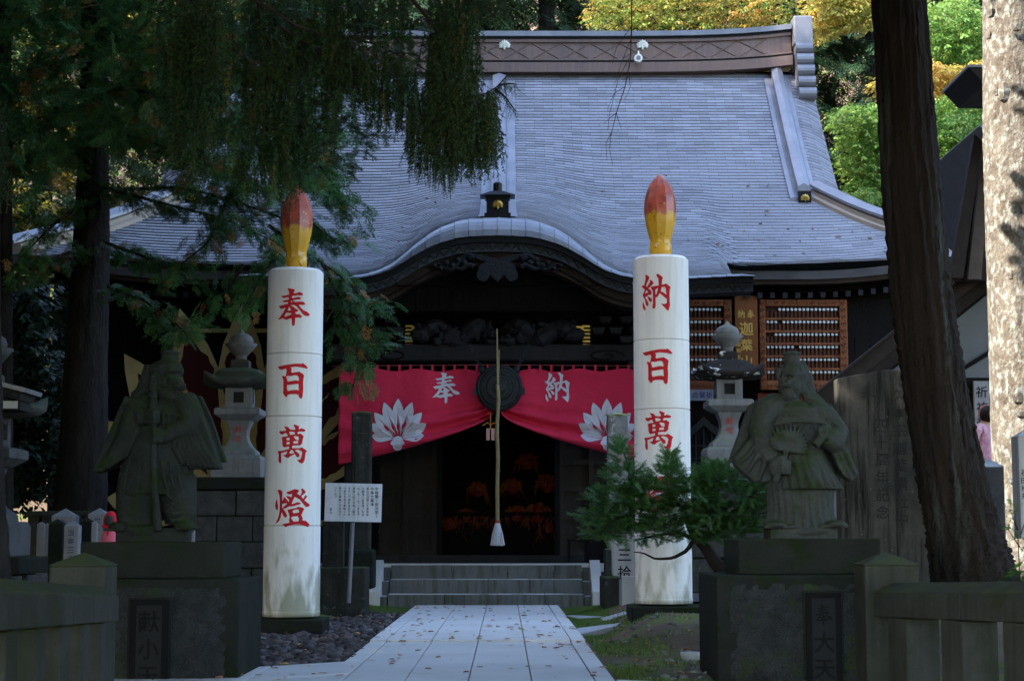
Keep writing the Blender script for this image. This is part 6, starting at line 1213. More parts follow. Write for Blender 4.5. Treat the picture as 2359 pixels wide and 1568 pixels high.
# ------------------------------------------------------------------ trees: trunks
def trunk(name, parent, pts, mat, n=44, ridge=.05, freq=9, seed=1, tw=.0, rows_=90):
    """pts: (x, y, z, r) from foot to top; bark furrows are modelled"""
    r_ = np.random.default_rng(seed); P = np.array(pts, dtype=float); s = np.linspace(0, 1, len(P)); t = np.linspace(0, 1, rows_)
    C = np.stack([np.interp(t, s, P[:, k]) for k in range(4)], -1)
    k5 = np.ones(9)/9
    for k in range(4): C[:, k] = np.convolve(np.pad(C[:, k], 4, 'edge'), k5, 'valid')
    ang = np.linspace(0, 2*np.pi, n, endpoint=False); H = C[-1, 2]-C[0, 2]
    ph = r_.uniform(0, 6.28, 8); disp = np.zeros((rows_, n))
    for k in range(5): disp += np.sin(ang[None, :]*(freq+k*4)+ph[k]+1.3*np.sin(t[:, None]*H*(1.3+.9*k)+ph[7-k])+tw*t[:, None])/(k+1.2)
    disp = ridge*(disp/2+.35*r_.standard_normal((rows_, n)))
    rad = C[:, 3:4]*(1+disp)
    V = np.stack([C[:, 0:1]+rad*np.cos(ang), C[:, 1:2]+rad*np.sin(ang), np.repeat(C[:, 2:3], n, 1)], -1).reshape(-1, 3)
    i, j = np.meshgrid(np.arange(rows_-1), np.arange(n), indexing='ij'); a = i*n+j; b = i*n+(j+1) % n
    return np_mesh(name, V, np.stack([a, b, b+n, a+n], -1).reshape(-1, 4), mat, parent, smooth=True)
# ------------------------------------------------------------------ foliage templates and scattering
def quad_strip(p0, p1, w0, w1, nrm=(0, 0, 1)):
    p0, p1 = np.array(p0, float), np.array(p1, float); d = p1-p0; s = np.cross(d, nrm); s /= np.linalg.norm(s)+1e-9
    return [p0-s*w0, p0+s*w0, p1+s*w1, p1-s*w1]
def tpl(quads): return np.array(quads).reshape(-1, 3), np.arange(len(quads)*4).reshape(-1, 4)
def hinoki_tpl(seed):
    r_ = np.random.default_rng(seed); Q = [quad_strip((0, 0, 0), (.6, 0, -.03), .010, .008), quad_strip((.55, 0, -.03), (1, 0, -.16), .022, .004)]
    for k in range(7):
        t = .06+.13*k; z = -.16*t*t
        for sd in (-1, 1):
            L = (.44*(1-t)**.8+.09)*r_.uniform(.65, 1.2); a = R(r_.uniform(36, 58))*sd; b = np.array([t, 0, z]); e = b+np.array([L*math.cos(a), L*math.sin(a), r_.uniform(-.14, .02)]); Q.append(quad_strip(b, e, .016, .006))
            for m_ in range(2):
                u = .35+.36*m_; q = b+(e-b)*u
                for s2 in (-1, 1):
                    a2 = a+s2*R(r_.uniform(32, 50)); l2 = .19*(1.2-u)*r_.uniform(.7, 1.25)+.03; Q.append(quad_strip(q, q+np.array([l2*math.cos(a2), l2*math.sin(a2), r_.uniform(-.05, .0)]), .021, .006))
    return tpl(Q)
def coarse_tpl(seed):
    r_ = np.random.default_rng(seed); Q = [quad_strip((0, 0, 0), (1, 0, -.15), .10, .03)]
    for k in range(5):
        t = .1+.17*k
        for sd in (-1, 1): L = (.5*(1-t)+.14)*r_.uniform(.8, 1.2); a = R(r_.uniform(35, 60))*sd; b = np.array([t, 0, -.15*t*t]); Q.append(quad_strip(b, b+np.array([L*math.cos(a), L*math.sin(a), r_.uniform(-.15, .02)]), .085, .03))
    return tpl(Q)
def yew_tpl(seed):
    r_ = np.random.default_rng(seed); Q = [quad_strip((0, 0, 0), (1, 0, .05), .012, .006)]
    for k in range(15):
        t = .05+.065*k
        for sd in (-1, 1):
            L = .24*r_.uniform(.8, 1.1)*(1-.5*max(0, t-.6)); a = R(r_.uniform(55, 75))*sd; b = np.array([t, 0, .05*t]); Q.append(quad_strip(b, b+np.array([L*math.cos(a), L*math.sin(a), r_.uniform(-.03, .06)]), .024, .010))
    return tpl(Q)
def needle_tpl(seed, n=56):
    """a hanging shoot with side shoots: needles all round a drooping twig along -z"""
    r_ = np.random.default_rng(seed); Q = [quad_strip((0, 0, 0), (.01, .01, -1), .007, .003, (0, 1, 0))]
    def furry(b, e, m, L):
        for k in range(m):
            t = (k+r_.random())/m; q = b+(e-b)*t; a = r_.uniform(0, 6.28); dn = np.array([math.cos(a)*.85, math.sin(a)*.85, -.5]); Q.append(quad_strip(q, q+dn*L*r_.uniform(.7, 1.2)*(1-.35*t), .0105, .0035, (math.sin(a), -math.cos(a), .3)))
    furry(np.zeros(3), np.array([.01, .01, -1.0]), n, .062)
    for k in range(7):
        t = .06+.11*k+r_.uniform(-.03, .03); a = r_.uniform(0, 6.28); l = r_.uniform(.16, .34)*(1.05-t); b = np.array([0, 0, -t]); e = b+np.array([math.cos(a)*l*.75, math.sin(a)*l*.75, -l*.75]); furry(b, e, 9, .06)
    return tpl(Q)
def leaf_tpl(seed, n=11, ls=.30):
    """a twig end with pointed leaves"""
    r_ = np.random.default_rng(seed); Q = []
    for k in range(n):
        t = k/n; b = np.array([t*.8, r_.uniform(-.08, .08), r_.uniform(-.1, .1)]); a = r_.uniform(-1.5, 1.5); L = ls*r_.uniform(.7, 1.2); d = np.array([math.cos(a), math.sin(a), r_.uniform(-.7, .1)]); d /= np.linalg.norm(d)
        nn = np.array([r_.uniform(-.5, .5), r_.uniform(-.5, .5), 1]); s = np.cross(d, nn); s /= np.linalg.norm(s); Q.append([b, b+d*L*.5-s*L*.24, b+d*L, b+d*L*.5+s*L*.24])
    return tpl(Q)
def in_gap(p):
    """the opening in the canopy through which the sun reaches the lichened trunk"""
    t = (p[:, 0]-4.75)/sdir.x; h = p-t[:, None]*np.array(sdir); return (t > .5) & (np.abs(h[:, 1]-16.3) < 1.0+.03*t) & (h[:, 2] > .6) & (h[:, 2] < 7.4)
def scatter(tpls, pos, dirs, size, roll=None, up=(0, 0, 1), seed=0, gap=False):
    """places templates (x axis along dirs, z roughly up); returns V, F"""
    r_ = np.random.default_rng(seed); pos = np.asarray(pos, float); d = np.asarray(dirs, float); size = np.asarray(size, float)
    if gap: k_ = ~in_gap(pos); pos, d, size = pos[k_], d[k_], size[k_]
    n = len(pos); d = d/np.linalg.norm(d, axis=1, keepdims=True)
    u = np.tile(np.array(up, float), (n, 1))+r_.normal(0, .28, (n, 3)); y = np.cross(u, d); y /= np.linalg.norm(y, axis=1, keepdims=True)+1e-9; z = np.cross(d, y); M = np.stack([d, y, z], -1)*np.asarray(size).reshape(-1, 1, 1)
    Vs, Fs, off = [], [], 0; which = r_.integers(0, len(tpls), n)
    for k, (tv, tf) in enumerate(tpls):
        sel = np.where(which == k)[0]
        if not len(sel): continue
        V = np.einsum('nij,vj->nvi', M[sel], tv)+pos[sel][:, None, :]; F_ = tf[None]+np.arange(len(sel))[:, None, None]*len(tv)+off
        Vs.append(V.reshape(-1, 3)); Fs.append(F_.reshape(-1, tf.shape[1])); off += len(sel)*len(tv)
    return np.concatenate(Vs), np.concatenate(Fs)
def hang(tpls, pos, length, sway=.10, seed=0, width=1.0):
    r_ = np.random.default_rng(seed); pos = np.asarray(pos, float); n = len(pos); L = np.asarray(length).reshape(-1, 1, 1); a = r_.uniform(0, 6.28, n); c, s = np.cos(a), np.sin(a); M = np.zeros((n, 3, 3)); M[:, 0, 0] = c; M[:, 0, 1] = -s; M[:, 1, 0] = s; M[:, 1, 1] = c; M[:, 2, 2] = 1
    sh = r_.normal(0, sway, (n, 2)); M[:, 0, 2] = -sh[:, 0]; M[:, 1, 2] = -sh[:, 1]; M = M*L; Vs, Fs, off = [], [], 0; which = r_.integers(0, len(tpls), n)
    for k, (tv, tf) in enumerate(tpls):
        sel = np.where(which == k)[0]
        if len(sel):
            Vs.append((np.einsum('nij,vj->nvi', M[sel], tv)+pos[sel][:, None, :]).reshape(-1, 3)); Fs.append((tf[None]+np.arange(len(sel))[:, None, None]*len(tv)+off).reshape(-1, 4)); off += len(sel)*len(tv)
    return np.concatenate(Vs), np.concatenate(Fs)
HT = [hinoki_tpl(k) for k in range(4)]; CT = [coarse_tpl(k) for k in range(3)]; NT = [needle_tpl(k) for k in range(4)]; YT = [yew_tpl(k) for k in range(3)]; LT = [leaf_tpl(k) for k in range(4)]
def poly_pts(pl, n):
    P = np.array([list(p) for p in pl]); s = np.concatenate([[0], np.cumsum(np.linalg.norm(np.diff(P, axis=0), axis=1))]); t = np.linspace(0, s[-1], n); return np.stack([np.interp(t, s, P[:, k]) for k in range(3)], -1)
rf = np.random.default_rng(21)
def limb_foliage(limbs, per_m=26, size=(.13, .27), reach=.26, droop=.35):
    """limbs: px polylines with depths; returns spray positions/directions/sizes and limb polylines"""
    pos, dr, sz, lines = [], [], [], []
    for pl, D0, D1 in limbs:
        k = len(pl); W3 = [W(x, y, D0+(D1-D0)*i/(k-1)) for i, (x, y) in enumerate(pl)]; L = sum((W3[i+1]-W3[i]).length for i in range(k-1)); n = max(6, int(L*per_m)); P = poly_pts(W3, n); T = np.gradient(P, axis=0); T /= np.linalg.norm(T, axis=1, keepdims=True)+1e-9; lines.append(poly_pts(W3, 12))
        for i in range(n):
            sd = rf.choice([-1, 1]); side = np.array([-T[i, 1]*sd, T[i, 0]*sd, 0])+rf.normal(0, .35, 3); d = T[i]*rf.uniform(.2, .9)+side*rf.uniform(.3, 1)+np.array([0, 0, -droop*rf.uniform(.3, 1.4)]); pos.append(P[i]+rf.normal(0, reach*.35, 3)*np.array([1, 1, .6])); dr.append(d); sz.append(rf.uniform(*size))
    return np.array(pos), np.array(dr), np.array(sz), lines
def limbs_mb(lines, r0=.03, r1=.006):
    m = MB()
    for P in lines: m.tube([tuple(p) for p in P], list(np.linspace(r0, r1, len(P))), 6)
    return m
# ------------------------------------------------------------------ cypress on the left with flat sprays
def px_trunk(pts, D): return [(*W(x, y, D)[:], r*mpp(D)) for x, y, r in pts]
ct = thing('cypress_tree', 'tall left cypress with flat dark sprays, its trunk behind the beaked statue', 'tree', (W(185, 1236, 21).x, 21, .2))
tp = [(180, 1260, 68), (185, 1170, 60), (192, 1020, 54), (198, 850, 49), (207, 640, 44), (212, 500, 40), (215, 350, 35), (217, 150, 30), (216, -60, 26), (214, -700, 16), (214, -1500, 6)]
trunk('trunk', ct, px_trunk(tp, 21), BARK, ridge=.045, freq=11, seed=3, rows_=150)
LB = [([(200, 120), (60, 170), (-20, 230)], 20.5, 18), ([(215, 60), (330, 90), (420, 160)], 20.5, 18.5), ([(220, 200), (330, 210), (430, 260)], 20.5, 18), ([(210, 240), (100, 270), (0, 300)], 20.5, 18), ([(215, 300), (330, 320), (470, 380)], 20.5, 18), ([(210, 330), (90, 350), (-10, 390)], 20.5, 18.5),
      ([(230, 430), (380, 470), (520, 505), (640, 560)], 20.7, 18.5), ([(230, 440), (420, 430), (560, 470), (700, 520), (800, 560)], 20.7, 19), ([(200, 460), (120, 520), (40, 600)], 20.5, 19), ([(245, 560), (330, 590), (430, 640)], 20.5, 19), ([(190, 570), (110, 600), (30, 640)], 20.5, 19), ([(250, 660), (330, 690), (400, 740), (430, 770)], 20.5, 19),
      ([(420, 250), (560, 320), (650, 380), (740, 430), (830, 490)], 20, 19), ([(480, 380), (600, 430), (700, 500), (790, 570)], 20, 19), ([(620, 520), (720, 590), (790, 640), (850, 700), (890, 690)], 20, 19), ([(740, 600), (800, 720), (860, 790), (905, 770)], 19.6, 19.2), ([(790, 720), (830, 830), (810, 900)], 19.4, 19.2), ([(560, 610), (520, 680), (480, 720)], 19.6, 19.3), ([(120, 30), (-10, 60)], 20, 18.5), ([(300, 0), (400, 40), (520, 60)], 20, 18.5), ([(450, 100), (560, 170), (640, 260)], 20, 18.5), ([(640, 300), (720, 360), (800, 470)], 20, 19), ([(650, 560), (600, 640), (560, 720)], 19.4, 19.2), ([(300, 150), (420, 200), (540, 240)], 20, 18), ([(540, 420), (480, 560), (400, 620)], 20, 19)]
pos, dr, sz, lines = limb_foliage(LB, per_m=54)
n = 2700; q = []
while len(q) < n:
    x, y = rf.uniform(-40, 780), rf.uniform(-60, 460)
    if y < 430-.00*x and (y < 330 or x < 160 or x > 420): q.append(list(W(x, y, rf.uniform(17.5, 22))))
q = np.array(q); d2 = np.stack([rf.normal(0, 1, n), rf.normal(-.2, .7, n), rf.uniform(-.8, -.05, n)], -1)
pos = np.concatenate([pos, q]); dr = np.concatenate([dr, d2]); sz = np.concatenate([sz, rf.uniform(.17, .36, n)])
up_n = 900; P2 = np.stack([ct.location.x+rf.normal(0, 1.5, up_n), 21+rf.normal(0, 1.5, up_n), rf.uniform(8.8, 20, up_n)], -1); pos3 = P2; d3 = np.stack([rf.normal(0, 1, up_n), rf.normal(0, 1, up_n), rf.uniform(-.9, 0, up_n)], -1)
dead = rf.random(len(pos)) < .085
V, F_ = scatter(HT, pos[~dead], dr[~dead], sz[~dead], seed=1); np_mesh('crown', V, F_, HINOKI, ct)
V, F_ = scatter(HT, pos[dead], dr[dead], sz[dead]*.85, seed=2); np_mesh('dead_sprays', V, F_, DEADL, ct)
V, F_ = scatter(CT, pos3, d3, rf.uniform(.9, 1.6, up_n), seed=3); np_mesh('upper_crown', V, F_, HINOKI, ct)
for P in lines: MB().tube([tuple(p) for p in P], list(np.linspace(.026, .005, len(P))), 6).build('branch', TWIG, ct)
ft = thing('cypress_tree', 'slim dark trunk at the left picture edge behind the cut-off lantern', 'tree', (W(4, 1236, 19.5).x, 19.5, .2)); trunk('trunk', ft, px_trunk([(0, 1300, 30), (4, 900, 24), (6, 500, 22), (6, 0, 19), (6, -900, 10)], 19.5), BARK, seed=5, ridge=.05)
uq = 500; V, F_ = scatter(CT, np.stack([ft.location.x+rf.normal(0, 1.2, uq), 19.5+rf.normal(0, 1.2, uq), rf.uniform(8.5, 14, uq)], -1), np.stack([rf.normal(0, 1, uq), rf.normal(0, 1, uq), rf.uniform(-.9, 0, uq)], -1), rf.uniform(.8, 1.4, uq), seed=9); np_mesh('crown', V, F_, HINOKI, ft)
# ------------------------------------------------------------------ weeping spruce hanging in from the upper left
sp = thing('spruce_tree', 'weeping spruce with long hanging needle curtains in the upper left foreground', 'tree', (W(-40, 1236, 12).x, 12.0, 0))
trunk('trunk', sp, px_trunk([(-38, 1420, 75), (-34, 1330, 58), (-36, 1100, 42), (-40, 700, 40), (-40, 0, 36), (-40, -700, 26), (-40, -2400, 6)], 12.0), BARK, seed=6, ridge=.06, rows_=120)
SL = [([(-30, -260), (300, -120), (592, -2), (648, 44), (725, 75), (755, 85), (810, 85), (868, 61), (904, 28)], 12.2, 13.4), ([(790, 86), (860, 100), (918, 127), (962, 149), (1000, 175)], 13.1, 13.4), ([(640, 60), (769, 138), (850, 190), (920, 237), (984, 273)], 12.9, 13.2), ([(900, -60), (1000, 60), (1058, 207), (1086, 226), (1120, 216), (1141, 204), (1166, 177)], 13.2, 13.5), ([(960, -80), (1060, -10), (1120, 20), (1165, 60)], 13.3, 13.6), ([(300, -120), (420, -20), (470, 40), (480, 110)], 12.6, 12.8), ([(592, -2), (600, 60), (640, 140), (690, 200)], 12.9, 13.2), ([(1141, 204), (1165, 225), (1188, 256)], 13.5, 13.5), ([(1150, 196), (1175, 193), (1190, 194)], 13.5, 13.5)]
for pl, D0, D1 in SL:
    P = poly_pts([W(x, y, D0+(D1-D0)*i/(len(pl)-1)) for i, (x, y) in enumerate(pl)], 14); MB().tube([tuple(p) for p in P], list(np.linspace(.020 if len(pl) > 5 else .011, .004, 14)), 6).build('branch', TWIG, sp)
hp, hl = [], []
def mass(n, fx, fy, D, L):
    for _ in range(n):
        x = fx(); y = fy(x); hp.append(list(W(x, y, rf.uniform(*D)))); hl.append(rf.uniform(*L))
U = rf.uniform
mass(260, lambda: rf.normal(452, 34), lambda x: U(-60, 290), (12.5, 13.1), (.30, .55))
mass(330, lambda: U(560, 790), lambda x: U(-40, 330-abs(x-690)*.7), (12.8, 13.5), (.22, .48))
mass(230, lambda: U(760, 960), lambda x: U(70, 110)+(x-760)*U(.2, .95), (12.9, 13.4), (.20, .42))
mass(120, lambda: U(760, 940), lambda x: U(-60, 60), (12.9, 13.6), (.25, .4))
mass(420, lambda: 985+rf.beta(1.6, 2.0)*125, lambda x: U(-60, 60)+U(0, 240), (13.1, 13.6), (.30, .58))
mass(260, lambda: U(1030, 1140), lambda x: U(205, 290), (13.2, 13.6), (.25, .52))
mass(120, lambda: U(940, 1010), lambda x: U(180, 330), (13.1, 13.5), (.22, .40))
mass(60, lambda: U(990, 1050), lambda x: U(330, 400), (13.1, 13.5), (.14, .24))
mass(150, lambda: U(1040, 1172), lambda x: U(-70, -8), (13.2, 13.7), (.15, .28))
mass(70, lambda: U(-20, 25), lambda x: U(230, 420), (12.6, 13.2), (.2, .36)); mass(120, lambda: U(540, 700), lambda x: U(250, 400), (13, 13.6), (.18, .34))
hp = np.array(hp); hl = np.array(hl); V, F_ = hang(NT, hp, hl, .10, 4); np_mesh('crown', V, F_, SPRUCE, sp)
k = rf.random(len(hp)) < .05; V, F_ = hang(NT, hp[k]+rf.normal(0, .06, (k.sum(), 3)), hl[k]*.8, .12, 5); np_mesh('yellowed_shoots', V, F_, leaf_mat('spruce_yellow', (.16, .13, .02), (.09, .09, .018), trans=.2), sp)
n = 900; q = np.array([list(W(rf.uniform(540, 960), rf.uniform(-40, 400)-0, rf.uniform(12.9, 13.7))) for _ in range(n)]); px_ = (q[:, 0]*FPX/q[:, 1])+1162; py_ = 1236-(q[:, 2]-1)*FPX/q[:, 1]; ok = py_ < 420-np.clip(px_-760, 0, 300)*1.05
V, F_ = scatter(YT, q[ok], np.stack([rf.normal(.2, .8, ok.sum()), rf.normal(-.2, .6, ok.sum()), rf.uniform(-1.1, -.1, ok.sum())], -1), rf.uniform(.10, .20, ok.sum()), seed=44); np_mesh('side_shoots', V, F_, leaf_mat('spruce_mid', (.030, .085, .028), (.045, .085, .02), trans=.25, scale=1.6), sp)
# bright shoot tip
tipp, tl = [], []
for a, b in (((1086, 226), (1141, 204)), ((1141, 204), (1166, 177)), ((1141, 204), (1190, 256)), ((1150, 196), (1190, 195)), ((1100, 222), (1130, 215))):
    A_, B_ = W(*a, 13.5), W(*b, 13.5)
    for i in range(26): tipp.append(list(A_.lerp(B_, i/25))); tl.append(rf.uniform(.05, .13))
V, F_ = hang(NT, np.array(tipp), np.array(tl), .5, 6); np_mesh('shoot_tip', V, F_, SPRUCE_T, sp)
n = 2600; z = 7.2+12*rf.random(n)**1.5; rr = 3.6*(1-(z-7.2)/15)*np.sqrt(rf.random(n)); a = rf.uniform(0, 6.28, n)
V, F_ = scatter(CT, np.stack([np.minimum(sp.location.x+.2+rr*np.cos(a), -1.5+.25*rr*np.cos(a)), 10.9+rr*np.sin(a), z], -1), np.stack([np.cos(a), np.sin(a), rf.uniform(-.9, -.1, n)], -1), rf.uniform(.7, 1.3, n), seed=7, gap=True); np_mesh('upper_crown', V, F_, SPRUCE, sp)
# bare twig
bt = thing('bare_twig', 'thin leafless twig hanging down in front of the roof', 'twig', W(1455, -30, 14)); P = [(1456, -40), (1455, 60), (1452, 140), (1440, 200), (1420, 260), (1408, 310), (1404, 345), (1412, 380)]
def twig(pl, D, r): return MB().tube([W(x, y, D) for x, y in pl], list(np.linspace(r, .0015, len(pl))), 5)
twig(P, 14, .006).build('stem', TWIG, bt)
for pl in ([(1452, 130), (1425, 180), (1405, 260), (1400, 300)], [(1448, 165), (1452, 200), (1440, 230)], [(1440, 200), (1415, 215), (1400, 250)], [(1420, 260), (1390, 285)], [(1420, 262), (1432, 300)], [(1409, 305), (1396, 330), (1398, 370)], [(1454, 90), (1430, 150), (1418, 190)], [(1455, 60), (1420, 110), (1410, 150)]): twig(pl, 14, .003).build('twiglet', TWIG, bt)
# ------------------------------------------------------------------ leaning cypress and lichened tree on the right
rt = thing('cypress_tree', 'dark leaning cypress trunk with stringy bark right of the stele', 'tree', (W(2245, 1236, 13.6).x, 13.6, .3))
trunk('trunk', rt, px_trunk([(2262, 1420, 118), (2246, 1330, 96), (2222, 1230, 84), (2196, 1120, 78), (2155, 900, 71), (2125, 700, 70), (2098, 400, 66), (2071, 0, 62), (2020, -700, 50), (1960, -1800, 30)], 13.6), BARK_C, n=90, ridge=.075, freq=15, seed=8, rows_=220)
for k in range(46):                     # peeling strips of bark
    y = rf.uniform(20, 1280); c = np.interp(y, [0, 400, 700, 900, 1120, 1230, 1330], [2071, 2098, 2125, 2155, 2196, 2222, 2246]); r_ = np.interp(y, [0, 700, 1120, 1330], [62, 70, 78, 96])*mpp(13.6); a = rf.uniform(-3.1, 0); p = W(c, y, 13.6); L = rf.uniform(.08, .3); x0 = p.x+r_*math.cos(a)*.99; y0 = 13.6+r_*math.sin(a)*.99; tx, ty = -math.sin(a)*.012, math.cos(a)*.012; o = rf.uniform(.005, .03)
    m = MB(); m.add([(x0-tx, y0-ty, p.z+L/2), (x0+tx, y0+ty, p.z+L/2), (x0+tx*1.3+math.cos(a)*.006, y0+ty*1.3+math.sin(a)*.006, p.z), (x0-tx*1.3+math.cos(a)*.006, y0-ty*1.3+math.sin(a)*.006, p.z), (x0+tx*.6+math.cos(a)*o, y0+ty*.6+math.sin(a)*o, p.z-L/2), (x0-tx*.4+math.cos(a)*o, y0-ty*.4+math.sin(a)*o, p.z-L/2)], [(0, 1, 2, 3), (3, 2, 4, 5)]); m.build('bark_strip', BARK_C, rt)
n = 2600; z = 7.4+12*rf.random(n)**1.5; rr = 3.6*(1-(z-7.4)/15)*np.sqrt(rf.random(n)); a = rf.uniform(0, 6.28, n)
V, F_ = scatter(CT, np.stack([np.maximum(3.2+rr*np.cos(a), 1.6+.25*rr*np.cos(a)), 11.3+rr*np.sin(a), z], -1), np.stack([np.cos(a), np.sin(a), rf.uniform(-.9, -.1, n)], -1), rf.uniform(.7, 1.3, n), seed=8, gap=True); np_mesh('crown', V, F_, HINOKI, rt)
lt = thing('lichened_tree', 'sunlit pale trunk crusted with lichen at the right picture edge', 'tree', (W(2370, 1236, 16.5).x, 16.5, .4))
trunk('trunk', lt, px_trunk([(2392, 1400, 92), (2378, 1240, 80), (2362, 1000, 76), (2348, 600, 75), (2340, 300, 74), (2336, 0, 73), (2330, -700, 60), (2325, -1800, 30)], 16.5), BARK_L, n=70, ridge=.03, freq=7, seed=12, rows_=200)
for k in range(34):                     # bark plates and lichen crusts standing proud
    y = rf.uniform(-20, 1200); c = np.interp(y, [0, 600, 1000, 1240], [2336, 2348, 2362, 2378]); r_ = np.interp(y, [0, 1000, 1240], [73, 76, 80])*mpp(16.5); a = rf.uniform(-3.1, -.3); p = W(c, y, 16.5); s = rf.uniform(.015, .05)
    m = MB(); m.ball((p.x+r_*.985*math.cos(a), 16.5+r_*.985*math.sin(a), p.z), (s*1.3*abs(math.sin(a))+.012, s*1.3*abs(math.cos(a))+.012, s*rf.uniform(1.2, 2.6)), 7, 5); m.build('bark_plate', BARK_L, lt)
n = 900; z = rf.uniform(7.5, 16, n); rr = 3.2*np.sqrt(rf.random(n))*np.sin(np.clip((z-7)/9.5, 0, 1)*3.14); a = rf.uniform(0, 6.28, n); V, F_ = scatter(LT, np.stack([lt.location.x+.9+rr*np.cos(a), 17.5+rr*np.sin(a), z], -1), np.stack([np.cos(a), np.sin(a), rf.uniform(-.6, .2, n)], -1), rf.uniform(.5, .8, n), seed=10, gap=True); np_mesh('crown', V, F_, MAPLE_G, lt)
# ------------------------------------------------------------------ low yew in front of the right candle
yt = thing('yew_shrub', 'low spreading dark green yew in front of the right candle', 'shrub', (W(1655, 1236, 16).x, 16.0, .25))
lobes = [(1432, 1045, 9, 36), (1440, 1092, 34, 24), (1528, 1098, 40, 20), (1540, 1070, 12, 24), (1600, 1118, 44, 20), (1640, 1088, 22, 18), (1690, 1092, 58, 20), (1420, 1140, 60, 20), (1500, 1136, 68, 20), (1590, 1148, 60, 20), (1680, 1132, 80, 20), (1740, 1130, 34, 20), (1388, 1178, 48, 17), (1460, 1182, 80, 19), (1560, 1178, 90, 20), (1660, 1180, 90, 21), (1742, 1174, 38, 22), (1398, 1216, 48, 15), (1480, 1222, 90, 17), (1580, 1218, 100, 19), (1680, 1218, 80, 19)]
yp, yd, ys = [], [], []
for x, y, rx, ry in lobes:
    for k in range(int(60+rx*ry/8)):
        a = rf.uniform(0, 6.28); e = rf.random()**.4; px = x+rx*e*math.cos(a); py = y+ry*e*math.sin(a); p = W(px, py+abs(px-1570)*.05, 15.75+rf.normal(0, .26)); yp.append(list(p)); yd.append([math.cos(a)*.9+rf.normal(0, .5), rf.normal(-.35, .6), .18-math.sin(a)*.35+rf.normal(0, .22)]); ys.append(rf.uniform(.075, .15))
V, F_ = scatter(YT, np.array(yp), np.array(yd), np.array(ys), seed=11); np_mesh('crown', V, F_, YEW, yt)
def wtube(pl, D, r0, r1, n=14): P = poly_pts([W(x, y, D) for x, y in pl], n); return MB().tube([tuple(p) for p in P], list(np.linspace(r0, r1, n)), 8)
wtube([(1690, 1330), (1650, 1300), (1625, 1260), (1600, 1235), (1580, 1190)], 16.0, .075, .03).build('trunk', material('wet_bark', (.02, .016, .014), rough=.8), yt)
for pl in ([(1600, 1240), (1582, 1268), (1550, 1285), (1510, 1287), (1480, 1272), (1460, 1271)], [(1610, 1245), (1560, 1225), (1500, 1235), (1460, 1245)], [(1620, 1240), (1680, 1210), (1740, 1190)], [(1590, 1200), (1540, 1130), (1530, 1070)], [(1560, 1190), (1480, 1140), (1435, 1040)], [(1600, 1200), (1650, 1130), (1690, 1100)]): wtube(pl, 15.9, .022, .005).build('branch', MATS['wet_bark'], yt)
# sapling at the right edge, broad-leaved plant by the rail
sl_ = thing('sapling', 'slender green sapling at the right picture edge above the rail', 'sapling', (W(2350, 1236, 13).x, 13, .4)); P = []
for pl in ([(2352, 1400), (2346, 1250), (2338, 1180)], [(2350, 1260), (2320, 1215)], [(2352, 1230), (2372, 1170)], [(2345, 1220), (2325, 1170)]): twig(pl, 13, .006).build('stem', TWIG, sl_); P += [list(W(x+rf.normal(0, 8), y+rf.normal(0, 10), 13)) for x, y in pl[1:] for _ in range(6)]
V, F_ = scatter(LT, np.array(P), rf.normal(0, 1, (len(P), 3)), np.full(len(P), .07), seed=13); np_mesh('leaves', V, F_, MAPLE_G, sl_)
bl = thing('broadleaf_plant', 'bright broad green leaves just above the right rail', 'plant', (W(2345, 1236, 12).x, 12, .4)); P = [list(W(2345+rf.normal(0, 14), 1330+rf.normal(0, 10), 12)) for _ in range(9)]
V, F_ = scatter([leaf_tpl(9, 4, .8)], np.array(P), np.stack([rf.normal(-.3, 1, 9), rf.normal(-.5, .5, 9), rf.uniform(0, .6, 9)], -1), np.full(9, .12), seed=14); np_mesh('leaves', V, F_, leaf_mat('bright_leaf', (.08, .22, .03), (.06, .17, .03)), bl); twig([(2350, 1420), (2346, 1330)], 12, .008).build('stem', TWIG, bl)
# ------------------------------------------------------------------ wooded slope behind the hall
def leafy_tree(name, label, X, D, zbase, lobes, mat, n, size, trunk_r=.14, group='trees on the slope behind the hall', seed=0, mat2=None, tilt=0, top=None):
    t = thing(name, label, 'tree', (X, D, zbase), 0, group); r_ = np.random.default_rng(seed); pos, dr = [], []
    tot = sum(rx*ry for _, _, rx, ry, _, _ in lobes)
    for px, py, rx, ry, d0, d1 in lobes:
        for _ in range(int(n*rx*ry/tot)+4):
            a = r_.uniform(0, 6.28); e = r_.random()**.5; x = px+rx*e*math.cos(a); y = py+ry*e*math.sin(a)+.25*abs(x-px)*.5; pos.append(list(W(x, y, r_.uniform(d0, d1)))); dr.append([r_.normal(0, 1), r_.normal(-.4, .7), r_.uniform(-.7, .15)])
    pos = np.array(pos); dr = np.array(dr); k = r_.random(len(pos)) < (.25 if mat2 else 0)
    V, F_ = scatter(LT, pos[~k], dr[~k], r_.uniform(*size, (~k).sum()), seed=seed); np_mesh('crown', V, F_, mat, t)
    if mat2: V, F_ = scatter(LT, pos[k], dr[k], r_.uniform(*size, k.sum()), seed=seed+1); np_mesh('turning_leaves', V, F_, mat2, t)
    c = pos.mean(0); zt_ = top or c[2]; MB().tube([(X, D, zbase-.5), (X+.1, D, zbase+(zt_-zbase)*.5), (X-.1, D, zt_+.6), (X, D, zt_+2.2)], [trunk_r, trunk_r*.85, trunk_r*.6, trunk_r*.2], 8).build('trunk', BARK, t)
    for px, py, rx, ry, d0, d1 in lobes[:6]:
        e = W(px, py, (d0+d1)/2); s = Vector((X, D, e.z+.2)); MB().tube([s, s.lerp(e, .5)+Vector((0, 0, .25)), e], [.05, .035, .012], 6).build('branch', BARK, t)
    return t
hz_ = lambda X, D: float(gz(X, D))
